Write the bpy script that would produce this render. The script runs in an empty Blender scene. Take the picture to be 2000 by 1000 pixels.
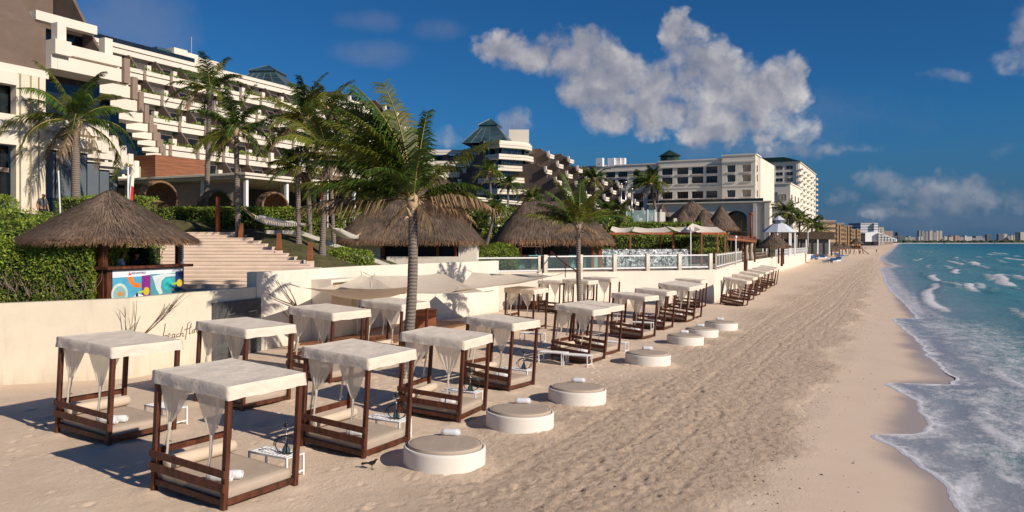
import bpy, math, random
import numpy as np
from mathutils import Vector, Matrix, noise as mnoise
random.seed(7)
RNG = np.random.default_rng(7)
SC = bpy.context.scene
COL = SC.collection
R = math.radians
F, HX, HY, H = 1556.0, 1000.0, 473.0, 5.0     # focal length in px, principal column, horizon row, camera height
SA = R(26.0)                                   # the shore runs 26 degrees to the right of the view axis
CS, SN = math.cos(SA), math.sin(SA)
SEA = -0.45

# ------------------------------------------------------------------ measuring helpers
def W(px, py, Y):
    return Vector(((px - HX) * Y / F, Y, H - (py - HY) * Y / F))
def uv(X, Y): return (X * CS - Y * SN, X * SN + Y * CS)
def xy(u, v): return (u * CS + v * SN, -u * SN + v * CS)
def sand_z(u):
    u = np.asarray(u, dtype=float)
    return np.interp(u, [-60, -21, -16, -10, -2, 1, 30, 4000], [0.32, 0.32, 0.2, 0.0, -0.26, -0.42, -2.5, -9.0])
def G(px, py, extra=0.0):
    """the point `extra` above the sand that the pixel shows"""
    z = 0.0
    for _ in range(12):
        Y = (H - z - extra) * F / (py - HY)
        X = (px - HX) * Y / F
        z = float(sand_z(uv(X, Y)[0]))
    return Vector((X, Y, z))
def on_u(px, u):
    """depth at which the ray of column px meets the shore-parallel plane u"""
    k = (px - HX) / F
    return u / (k * CS - SN)
def on_v(px, v):
    k = (px - HX) / F
    return v / (k * SN + CS)
def stair_right(Y):
    return min(-10.9 + 0.3563 * (Y - 34) - 0.42, -9.2 - 0.845 * (Y - 39.1)) if Y > 38 else -10.9 + 0.3563 * (Y - 34) - 0.42
def ground(X, Y):
    u, v = uv(X, Y)
    plane = min(max(2.4 + 0.24 * (Y - 33.5), 2.72), 5.8)
    z1 = min(plane, 3.2 + 0.42 * max(0, -26.0 - u)) if Y > 34 else min(plane, 2.72)
    if X < -18.5: z1 = max(z1, min(6.35, 2.72 + 0.45 * max(0, -31 - u)))
    if u < -43.5: z1 = 6.35
    if 33 < Y < 48.2 and -25 < X < stair_right(Y) + .1: z1 = min(z1, 2.4 + 0.24 * (Y - 33.5) - 0.45)
    z2 = min(6.35, 2.82 + 0.32 * max(0, -35 - u))
    t = min(max((v - 41.5) / 6, 0), 1)
    z = z1 * (1 - t) + z2 * t
    if Y > 47 and X > -14: z = min(z, 3.1 + 1.1 * max(0, -12.3 - X) + max(0, 49 - Y) * .9)
    return z

# ------------------------------------------------------------------ materials
def new_mat(name):
    m = bpy.data.materials.new(name); m.use_nodes = True
    nt = m.node_tree
    return m, nt, nt.nodes['Principled BSDF']
def N(nt, t, **kw):
    n = nt.nodes.new(t)
    for k, v in kw.items():
        if k.startswith('i_'):
            n.inputs[k[2:].replace('_', ' ')].default_value = v
        else:
            setattr(n, k, v)
    return n
def ramp(nt, fac, stops):
    r = nt.nodes.new('ShaderNodeValToRGB')
    e = r.color_ramp.elements
    while len(e) < len(stops): e.new(0.5)
    for i, (p, c) in enumerate(stops):
        e[i].position = p; e[i].color = (*c, 1) if len(c) == 3 else c
    nt.links.new(fac, r.inputs[0]); return r
MATS = {}
def mat(name, c, rough=0.7, var=0.18, scale=3.0, bump=0.0, bscale=20.0, metal=0.0, spec=0.4, attr=False, stretch=None, c2=None, dirt=0.0, trans=0.0):
    m, nt, p = new_mat(name)
    L = nt.links.new
    tc = N(nt, 'ShaderNodeTexCoord'); vec = tc.outputs['Object']
    if stretch:
        mp = N(nt, 'ShaderNodeMapping'); mp.inputs['Scale'].default_value = stretch; L(vec, mp.inputs[0]); vec = mp.outputs[0]
    n1 = N(nt, 'ShaderNodeTexNoise'); n1.inputs['Scale'].default_value = scale; n1.inputs['Detail'].default_value = 6; n1.inputs['Roughness'].default_value = 0.65
    L(vec, n1.inputs['Vector'])
    lo = tuple(x * (1 - var) for x in c); hi = tuple(min(1, x * (1 + var)) for x in (c2 or c))
    r = ramp(nt, n1.outputs['Fac'], [(0.3, lo), (0.7, hi)])
    out = r.outputs[0]
    if dirt:
        n3 = N(nt, 'ShaderNodeTexNoise'); n3.inputs['Scale'].default_value = 0.7; n3.inputs['Detail'].default_value = 8; n3.inputs['Roughness'].default_value = 0.75
        L(tc.outputs['Object'], n3.inputs['Vector'])
        mr = N(nt, 'ShaderNodeMapRange'); mr.inputs[1].default_value = 0.45; mr.inputs[2].default_value = 0.75; mr.inputs[3].default_value = 0; mr.inputs[4].default_value = dirt
        L(n3.outputs['Fac'], mr.inputs[0])
        mx = N(nt, 'ShaderNodeMix', data_type='RGBA'); L(mr.outputs[0], mx.inputs[0]); L(out, mx.inputs[6]); mx.inputs[7].default_value = (c[0]*.5, c[1]*.45, c[2]*.4, 1)
        out = mx.outputs[2]
    if attr:
        a = N(nt, 'ShaderNodeAttribute', attribute_name='col')
        mx = N(nt, 'ShaderNodeMix', data_type='RGBA', blend_type='MULTIPLY'); mx.inputs[0].default_value = 1
        L(out, mx.inputs[6]); L(a.outputs['Color'], mx.inputs[7]); out = mx.outputs[2]
    L(out, p.inputs['Base Color'])
    p.inputs['Roughness'].default_value = rough; p.inputs['Metallic'].default_value = metal
    p.inputs['Specular IOR Level'].default_value = spec
    if bump:
        n2 = N(nt, 'ShaderNodeTexNoise'); n2.inputs['Scale'].default_value = bscale; n2.inputs['Detail'].default_value = 8; n2.inputs['Roughness'].default_value = 0.6
        L(vec, n2.inputs['Vector'])
        b = N(nt, 'ShaderNodeBump'); b.inputs['Strength'].default_value = bump; b.inputs['Distance'].default_value = 0.05
        L(n2.outputs['Fac'], b.inputs['Height']); L(b.outputs[0], p.inputs['Normal'])
    if trans:
        t = N(nt, 'ShaderNodeBsdfTranslucent'); L(out, t.inputs[0])
        ms = N(nt, 'ShaderNodeMixShader'); ms.inputs[0].default_value = trans
        L(p.outputs[0], ms.inputs[1]); L(t.outputs[0], ms.inputs[2]); L(ms.outputs[0], nt.nodes['Material Output'].inputs['Surface'])
    MATS[name] = m
    return m

CREAM = mat('cream_stucco', (0.72, 0.64, 0.50), 0.85, 0.05, 1.5, 0.25, 60, dirt=0.12)
WHITE = mat('white_stucco', (0.76, 0.70, 0.60), 0.85, 0.05, 0.6, 0.2, 30, dirt=0.14)
HOTELW = mat('hotel_white', (0.74, 0.67, 0.57), 0.85, 0.06, 0.35, dirt=0.22)
HOTELC = mat('hotel_cream', (0.78, 0.71, 0.60), 0.85, 0.06, 0.2, dirt=0.15)
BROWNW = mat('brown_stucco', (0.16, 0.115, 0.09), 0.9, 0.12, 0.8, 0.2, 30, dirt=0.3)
BOLT = mat('taupe_concrete', (0.26, 0.19, 0.15), 0.9, 0.1, 1.0)
CLOTH = mat('canvas_cloth', (0.86, 0.765, 0.64), 0.9, 0.06, 2.2, 0.7, 5, dirt=0.10, trans=0.18)
GAUZE = mat('curtain_cloth', (0.88, 0.82, 0.71), 0.95, 0.05, 4.0, trans=0.5)
def sheer(m_, k):
    nt = m_.node_tree; o = nt.nodes['Material Output']; src = o.inputs['Surface'].links[0].from_socket
    t = N(nt, 'ShaderNodeBsdfTransparent'); ms = N(nt, 'ShaderNodeMixShader'); ms.inputs[0].default_value = k
    nt.links.new(src, ms.inputs[1]); nt.links.new(t.outputs[0], ms.inputs[2]); nt.links.new(ms.outputs[0], o.inputs['Surface'])
sheer(GAUZE, .22)
def weathered_foot(m_):
    nt = m_.node_tree; L = nt.links.new; p = nt.nodes['Principled BSDF']; src = p.inputs['Base Color'].links[0].from_socket
    tc = N(nt, 'ShaderNodeTexCoord'); s = N(nt, 'ShaderNodeSeparateXYZ'); L(tc.outputs['Object'], s.inputs[0])
    mp = N(nt, 'ShaderNodeMapping'); mp.inputs['Scale'].default_value = (1.6, 1.6, .22); L(tc.outputs['Object'], mp.inputs[0])
    n = N(nt, 'ShaderNodeTexNoise'); n.inputs['Scale'].default_value = 2.2; n.inputs['Detail'].default_value = 9; n.inputs['Roughness'].default_value = .7; L(mp.outputs[0], n.inputs['Vector'])
    a = N(nt, 'ShaderNodeMath', operation='MULTIPLY_ADD'); L(n.outputs['Fac'], a.inputs[0]); a.inputs[1].default_value = -2.6; L(s.outputs[2], a.inputs[2])
    r = N(nt, 'ShaderNodeMapRange', interpolation_type='SMOOTHSTEP'); L(a.outputs[0], r.inputs[0]); r.inputs[1].default_value = -.2; r.inputs[2].default_value = -1.5; r.inputs[3].default_value = 0; r.inputs[4].default_value = .5
    st = N(nt, 'ShaderNodeMapRange', interpolation_type='SMOOTHSTEP'); L(n.outputs['Fac'], st.inputs[0]); st.inputs[1].default_value = .52; st.inputs[2].default_value = .75; st.inputs[3].default_value = 0; st.inputs[4].default_value = .22
    mxx = N(nt, 'ShaderNodeMath', operation='MAXIMUM'); L(r.outputs[0], mxx.inputs[0]); L(st.outputs[0], mxx.inputs[1])
    x = N(nt, 'ShaderNodeMix', data_type='RGBA'); L(mxx.outputs[0], x.inputs[0]); L(src, x.inputs[6]); x.inputs[7].default_value = (.40, .32, .24, 1); L(x.outputs[2], p.inputs['Base Color'])
weathered_foot(CREAM); weathered_foot(WHITE)
CUSH = mat('taupe_cushion', (0.43, 0.345, 0.27), 0.9, 0.06, 2.0, 0.3, 5, dirt=0.12)
CUSHL = mat('bolster_cloth', (0.58, 0.47, 0.36), 0.9, 0.06, 2.0, 0.2, 6)
TOWEL = mat('towel_cotton', (0.80, 0.80, 0.82), 0.95, 0.04, 8, 0.5, 120)
WOOD = mat('dark_wood', (0.055, 0.017, 0.009), 0.5, 0.6, 5.0, 0.25, 30, stretch=(1, 1, 0.25), c2=(0.105, 0.032, 0.015), dirt=0.1)
DECK = mat('deck_wood', (0.20, 0.085, 0.04), 0.6, 0.4, 2.0, stretch=(0.3, 3, 1))
CLAD = mat('wood_cladding', (0.24, 0.085, 0.035), 0.6, 0.55, 1.6, stretch=(0.25, 0.25, 5))
ORANGE = mat('orange_wood', (0.30, 0.07, 0.02), 0.55, 0.4, 3.0, stretch=(1, 1, 0.2))
WMETAL = mat('white_metal', (0.80, 0.80, 0.80), 0.4, 0.03)
BEDW = mat('white_plaster', (0.76, 0.71, 0.64), 0.8, 0.04, 1.5, 0.2, 40, dirt=0.1)
BLACK = mat('black_plastic', (0.012, 0.012, 0.013), 0.35, 0.2)
STEEL = mat('brushed_steel', (0.5, 0.5, 0.5), 0.3, 0.1, metal=0.9)
GLASSD = mat('dark_glass', (0.012, 0.017, 0.022), 0.08, 0.5, 0.25, spec=0.7)
GLASSB = mat('blue_pane_glass', (0.05, 0.085, 0.10), 0.15, 0.4, 0.2, spec=0.6)
BLIND = mat('grey_blind', (0.11, 0.13, 0.15), 0.5, 0.12, 0.5, spec=0.5)
STONE = mat('travertine', (0.72, 0.585, 0.47), 0.8, 0.1, 1.2, 0.2, 20, dirt=0.12)
SLATE = mat('dark_slate', (0.085, 0.085, 0.085), 0.7, 0.4, 3.0, 0.4, 14)
TWIG = mat('dry_twig', (0.085, 0.05, 0.03), 0.9, 0.3)
STRAW = mat('thatch_straw', (0.205, 0.155, 0.12), 0.95, 0.3, 1.2, attr=True)
STRAWB = mat('thatch_under', (0.075, 0.052, 0.038), 1.0, 0.4, 2.0, 0.6, 20)
WICKER = mat('wicker', (0.22, 0.135, 0.075), 0.9, 0.5, 9, 1.0, 14)
SAIL = mat('sail_cloth', (0.80, 0.70, 0.56), 0.9, 0.06, 1.2, 0.4, 5, dirt=0.15, trans=0.2)
CURT = mat('curtained_glass', (0.11, 0.10, 0.09), 0.3, 0.4, 0.8, spec=0.6)
LEAF = mat('hedge_leaf', (0.20, 0.27, 0.036), 0.55, 0.35, 1.5, attr=True, trans=0.2)
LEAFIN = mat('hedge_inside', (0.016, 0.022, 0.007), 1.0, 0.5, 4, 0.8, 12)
FROND = mat('palm_leaflet', (0.082, 0.118, 0.018), 0.5, 0.3, 0.7, attr=True, trans=0.22)
FROND2 = mat('palm_midrib', (0.32, 0.24, 0.055), 0.5, 0.3, 3, attr=True)
DRYF = mat('dead_frond', (0.24, 0.17, 0.11), 0.9, 0.3, 2, attr=True)
GRASS = mat('lawn', (0.055, 0.062, 0.016), 0.95, 0.4, 1.4, 0.8, 25, c2=(0.10, 0.085, 0.035))
PAVE = mat('stone_paving', (0.45, 0.37, 0.29), 0.9, 0.15, 1.0, 0.3, 18)
SKIN = mat('skin', (0.33, 0.17, 0.11), 0.6, 0.08)
HAIR = mat('dark_hair', (0.018, 0.012, 0.01), 0.7, 0.3)
HAIRG = mat('grey_hair', (0.16, 0.14, 0.13), 0.8, 0.3)
SHIRTG = mat('grey_shirt', (0.075, 0.08, 0.09), 0.9, 0.15)
SHIRTW = mat('pale_shirt', (0.62, 0.64, 0.72), 0.9, 0.08)
SHORTS = mat('dark_shorts', (0.02, 0.022, 0.03), 0.9, 0.2)
REDC = mat('red_cloth', (0.55, 0.02, 0.02), 0.85, 0.1)
BLUEC = mat('blue_lounger', (0.05, 0.13, 0.33), 0.7, 0.2)
TEAL = mat('teal_paint', (0.22, 0.52, 0.50), 0.5, 0.1)
PURPLE = mat('plum_fabric', (0.075, 0.012, 0.03), 0.9, 0.2)
GREENR = mat('green_roof_tiles', (0.012, 0.035, 0.028), 0.6, 0.25, 1.0)
GREYR = mat('grey_roof', (0.30, 0.30, 0.31), 0.7, 0.08, 0.5, dirt=0.1)
GAZR = mat('gazebo_sheet', (0.62, 0.64, 0.70), 0.6, 0.05)
BRASS = mat('brass', (0.6, 0.4, 0.08), 0.3, 0.1, metal=0.8)
ROPE = mat('rope', (0.45, 0.33, 0.20), 0.95, 0.2)
HAMM = mat('hammock_cotton', (0.78, 0.74, 0.66), 0.95, 0.06)
TERRA = mat('brown_tile', (0.19, 0.12, 0.085), 0.8, 0.25, 2)
def trunk_mat():
    m, nt, p = new_mat('palm_bark'); L = nt.links.new
    tc = N(nt, 'ShaderNodeTexCoord')
    w = N(nt, 'ShaderNodeTexWave', wave_type='BANDS', bands_direction='Z'); w.inputs['Scale'].default_value = 2.6; w.inputs['Distortion'].default_value = 3.0; w.inputs['Detail'].default_value = 3; w.inputs['Detail Scale'].default_value = 2
    L(tc.outputs['Object'], w.inputs[0])
    n = N(nt, 'ShaderNodeTexNoise'); n.inputs['Scale'].default_value = 5; n.inputs['Detail'].default_value = 8; L(tc.outputs['Object'], n.inputs['Vector'])
    mx = N(nt, 'ShaderNodeMath', operation='MULTIPLY'); L(w.outputs['Fac'], mx.inputs[0]); L(n.outputs['Fac'], mx.inputs[1])
    r = ramp(nt, mx.outputs[0], [(0.02, (0.13, 0.105, 0.088)), (0.3, (0.215, 0.175, 0.148)), (0.7, (0.26, 0.215, 0.185))])
    L(r.outputs[0], p.inputs['Base Color']); p.inputs['Roughness'].default_value = 0.95
    b = N(nt, 'ShaderNodeBump'); b.inputs['Strength'].default_value = 0.9; b.inputs['Distance'].default_value = 0.04; L(mx.outputs[0], b.inputs['Height']); L(b.outputs[0], p.inputs['Normal'])
    return m
BARK = trunk_mat()
def glass_mat(name, tint, alpha):
    m, nt, p = new_mat(name); L = nt.links.new
    t = N(nt, 'ShaderNodeBsdfTransparent'); t.inputs[0].default_value = (0.90, 0.95, 0.94, 1)
    p.inputs['Base Color'].default_value = (*tint, 1); p.inputs['Roughness'].default_value = 0.05; p.inputs['Specular IOR Level'].default_value = 0.8
    ms = N(nt, 'ShaderNodeMixShader'); ms.inputs[0].default_value = alpha
    L(t.outputs[0], ms.inputs[1]); L(p.outputs[0], ms.inputs[2]); L(ms.outputs[0], nt.nodes['Material Output'].inputs['Surface'])
    return m
PANE = glass_mat('clear_green_pane', (0.25, 0.30, 0.30), 0.12)
PANEC = glass_mat('clear_pane', (0.45, 0.60, 0.60), 0.35)
def facade_mat(name, wall, glass, fh, bay, horiz=True, wf=0.6, hf=0.55):
    """far-off facades only: rows of openings on a wall, too small to be meshes (object coordinates in metres)"""
    m, nt, p = new_mat(name); L = nt.links.new
    tc = N(nt, 'ShaderNodeTexCoord'); s = N(nt, 'ShaderNodeSeparateXYZ'); L(tc.outputs['Object'], s.inputs[0])
    ad = N(nt, 'ShaderNodeMath', operation='ADD'); L(s.outputs[0], ad.inputs[0]); L(s.outputs[1], ad.inputs[1])
    def band(src, per, frac):
        d = N(nt, 'ShaderNodeMath', operation='DIVIDE'); L(src, d.inputs[0]); d.inputs[1].default_value = per
        fr = N(nt, 'ShaderNodeMath', operation='FRACT'); L(d.outputs[0], fr.inputs[0])
        g = N(nt, 'ShaderNodeMath', operation='LESS_THAN'); L(fr.outputs[0], g.inputs[0]); g.inputs[1].default_value = frac
        return g.outputs[0]
    a = band(s.outputs[2], fh, hf); b = band(ad.outputs[0], bay, wf)
    mu = N(nt, 'ShaderNodeMath', operation='MULTIPLY'); L(a, mu.inputs[0])
    if horiz: mu.inputs[1].default_value = 1.0
    else: L(b, mu.inputs[1])
    n = N(nt, 'ShaderNodeTexNoise'); n.inputs['Scale'].default_value = 0.12; n.inputs['Detail'].default_value = 4; L(tc.outputs['Object'], n.inputs['Vector'])
    r = ramp(nt, n.outputs['Fac'], [(0.3, tuple(x * .85 for x in wall)), (0.7, wall)])
    mx = N(nt, 'ShaderNodeMix', data_type='RGBA'); L(mu.outputs[0], mx.inputs[0]); L(r.outputs[0], mx.inputs[6]); mx.inputs[7].default_value = (*glass, 1)
    L(mx.outputs[2], p.inputs['Base Color']); p.inputs['Roughness'].default_value = 0.7
    return m

# ------------------------------------------------------------------ mesh building
class MB:
    def __init__(s): s.v = []; s.f = []; s.m = []; s.mi = 0
    def add(s, vs, fs):
        o = len(s.v); s.v.extend([tuple(p) for p in vs])
        for f in fs: s.f.append(tuple(i + o for i in f)); s.m.append(s.mi)
    def box(s, c, d, rz=0.0, M=None):
        hx, hy, hz = d[0] / 2, d[1] / 2, d[2] / 2
        P = [Vector((x, y, z)) for z in (-hz, hz) for y in (-hy, hy) for x in (-hx, hx)]
        if rz: M = Matrix.Rotation(rz, 3, 'Z')
        if M: P = [M @ p for p in P]
        c = Vector(c)
        s.add([p + c for p in P], [(0, 2, 3, 1), (4, 5, 7, 6), (0, 1, 5, 4), (1, 3, 7, 5), (3, 2, 6, 7), (2, 0, 4, 6)])
        return s
    def b2(s, lo, hi):
        return s.box([(a + b) / 2 for a, b in zip(lo, hi)], [abs(b - a) for a, b in zip(lo, hi)])
    def bar(s, p, q, w, h, up=(0, 0, 1)):
        p, q = Vector(p), Vector(q); d = (q - p); L = d.length; d.normalize()
        up = Vector(up)
        if abs(d.dot(up)) > 0.99: up = Vector((0, 1, 0))
        x = d.cross(up).normalized(); y = x.cross(d)
        M = Matrix((x, d, y)).transposed()
        return s.box((p + q) / 2, (w, L, h), M=M)
    def tube(s, pts, r, n=8, cap=True):
        pts = [Vector(p) for p in pts]; k = len(pts)
        rs = r if hasattr(r, '__len__') else [r] * k
        vs = []; fs = []
        prev = None
        for i, p in enumerate(pts):
            t = (pts[min(i + 1, k - 1)] - pts[max(i - 1, 0)]).normalized()
            if prev is None:
                a = Vector((1, 0, 0)) if abs(t.x) < 0.9 else Vector((0, 1, 0))
                x = (a - t * a.dot(t)).normalized()
            else:
                x = (prev - t * prev.dot(t)).normalized()
            prev = x; y = t.cross(x)
            for j in range(n):
                a = 2 * math.pi * j / n
                vs.append(p + (x * math.cos(a) + y * math.sin(a)) * rs[i])
        for i in range(k - 1):
            for j in range(n):
                fs.append((i * n + j, i * n + (j + 1) % n, (i + 1) * n + (j + 1) % n, (i + 1) * n + j))
        if cap:
            fs.append(tuple(range(n - 1, -1, -1))); fs.append(tuple((k - 1) * n + j for j in range(n)))
        s.add(vs, fs); return s
    def lathe(s, prof, n=24, c=(0, 0, 0), sx=1, sy=1, cap=True, ph=0.0):
        vs = []; fs = []; k = len(prof)
        for r, z in prof:
            for j in range(n):
                a = 2 * math.pi * j / n + ph
                vs.append((c[0] + r * math.cos(a) * sx, c[1] + r * math.sin(a) * sy, c[2] + z))
        for i in range(k - 1):
            for j in range(n):
                fs.append((i * n + j, i * n + (j + 1) % n, (i + 1) * n + (j + 1) % n, (i + 1) * n + j))
        if cap:
            fs.append(tuple(range(n - 1, -1, -1))); fs.append(tuple((k - 1) * n + j for j in range(n)))
        s.add(vs, fs); return s
    def prism(s, poly, z0, z1):
        """plan polygon (counter-clockwise) pulled up from z0 to z1"""
        n = len(poly)
        vs = [(x, y, z0) for x, y in poly] + [(x, y, z1) for x, y in poly]
        fs = [tuple(range(n - 1, -1, -1)), tuple(range(n, 2 * n))] + [(i, (i + 1) % n, n + (i + 1) % n, n + i) for i in range(n)]
        s.add(vs, fs); return s
    def slab(s, prof, y0, y1):
        """(x, z) profile pulled along y"""
        n = len(prof)
        vs = [(x, y0, z) for x, z in prof] + [(x, y1, z) for x, z in prof]
        fs = [tuple(range(n)), tuple(range(2 * n - 1, n - 1, -1))] + [(i, n + i, n + (i + 1) % n, (i + 1) % n) for i in range(n)]
        s.add(vs, fs); return s
    def grid(s, nu, nv, fn):
        vs = [fn(i / nu, j / nv) for j in range(nv + 1) for i in range(nu + 1)]
        fs = [(j * (nu + 1) + i, j * (nu + 1) + i + 1, (j + 1) * (nu + 1) + i + 1, (j + 1) * (nu + 1) + i) for j in range(nv) for i in range(nu)]
        s.add(vs, fs); return s
    def build(s, name, mats, parent=None, smooth=False, bevel=0.0, loc=None):
        me = bpy.data.meshes.new(name)
        me.from_pydata(s.v, [], s.f)
        if not isinstance(mats, (list, tuple)): mats = [mats]
        for m in mats: me.materials.append(m)
        if len(mats) > 1: me.polygons.foreach_set('material_index', s.m)
        if smooth: me.polygons.foreach_set('use_smooth', [True] * len(s.f))
        me.update()
        return link(name, me, parent, bevel, loc)
def link(name, me, parent=None, bevel=0.0, loc=None):
    o = bpy.data.objects.new(name, me); COL.objects.link(o)
    if parent: o.parent = parent
    if loc is not None: o.location = loc
    if bevel:
        b = o.modifiers.new('bevel', 'BEVEL'); b.width = bevel; b.segments = 2; b.limit_method = 'ANGLE'
    return o
def arrays(name, V, Fc, mats, parent=None, col=None, mi=None, smooth=False):
    """mesh from numpy arrays; col = one colour per vertex"""
    me = bpy.data.meshes.new(name)
    V = np.ascontiguousarray(V, dtype=np.float32); Fc = np.ascontiguousarray(Fc, dtype=np.int32)
    k = Fc.shape[1]
    me.vertices.add(len(V)); me.vertices.foreach_set('co', V.ravel())
    me.loops.add(Fc.size); me.loops.foreach_set('vertex_index', Fc.ravel())
    me.polygons.add(len(Fc)); me.polygons.foreach_set('loop_start', np.arange(0, Fc.size, k, dtype=np.int32))
    me.polygons.foreach_set('loop_total', np.full(len(Fc), k, dtype=np.int32))
    if not isinstance(mats, (list, tuple)): mats = [mats]
    for m in mats: me.materials.append(m)
    if mi is not None: me.polygons.foreach_set('material_index', np.asarray(mi, dtype=np.int32))
    if smooth: me.polygons.foreach_set('use_smooth', np.ones(len(Fc), dtype=bool))
    me.update(calc_edges=True)
    if col is not None:
        a = me.attributes.new('col', 'FLOAT_COLOR', 'POINT')
        c = np.ones((len(V), 4), dtype=np.float32); c[:, :3] = col
        a.data.foreach_set('color', c.ravel())
    return link(name, me, parent)
def add_attr(me, name, vals):
    a = me.attributes.new(name, 'FLOAT', 'POINT'); a.data.foreach_set('value', np.asarray(vals, dtype=np.float32).ravel())
def tag(o, label, cat, group=None, kind=None):
    o['label'] = label; o['category'] = cat
    if group: o['group'] = group
    if kind: o['kind'] = kind
    return o
def structure(o):
    o['kind'] = 'structure'; return o
def thing(name, label, cat, loc=(0, 0, 0), rz=0.0, group=None):
    o = bpy.data.objects.new(name, None); COL.objects.link(o); o.empty_display_size = 0.2
    o.location = loc; o.rotation_euler = (0, 0, rz)
    return tag(o, label, cat, group)
def kids(o): return KID.setdefault(o.name, [c for c in bpy.data.objects if c.parent == o])
KID = {}
def dup(o, loc, rot=None, scale=1.0, label=None, group=None):
    """a copy of a thing with copies of its parts and sub-parts"""
    r = o.copy(); COL.objects.link(r); r.location = loc
    if rot is not None: r.rotation_euler = rot
    r.scale = (scale,) * 3 if not hasattr(scale, '__len__') else scale
    if label: r['label'] = label
    if group: r['group'] = group
    def sub(src, dst):
        for ch in kids(src):
            c = ch.copy(); COL.objects.link(c); c.parent = dst
            sub(ch, c)
    sub(o, r)
    return r
def nz(x, y, z=0.0): return mnoise.noise(Vector((x, y, z)))

# ------------------------------------------------------------------ camera, sun, sky
cam = bpy.data.cameras.new('camera'); co = bpy.data.objects.new('camera', cam); COL.objects.link(co)
cam.sensor_width = 36; cam.lens = 36 * F / 2000; cam.shift_y = -0.0135; cam.clip_end = 20000; cam.clip_start = 0.2
co.location = (0, 0, H); co.rotation_euler = (R(90), 0, 0)
SC.camera = co
SUN_EL = R(28); SUN_DIR = Vector((0.81, -0.586, 0)).normalized()
sd = Vector((SUN_DIR.x * math.cos(SUN_EL), SUN_DIR.y * math.cos(SUN_EL), math.sin(SUN_EL)))
sl = bpy.data.lights.new('sun', 'SUN'); so = bpy.data.objects.new('sun', sl); COL.objects.link(so)
sl.energy = 5.0; sl.angle = R(0.53); sl.color = (1.0, 0.88, 0.74)
so.rotation_euler = sd.to_track_quat('Z', 'Y').to_euler(); so.location = (40, -30, 40)
SC.view_settings.view_transform = 'Standard'; SC.view_settings.look = 'None'; SC.view_settings.exposure = 0
SC.cycles.max_bounces = 6; SC.cycles.transparent_max_bounces = 12; SC.cycles.use_denoising = True
SC.cycles.sample_clamp_indirect = 4.0
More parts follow.
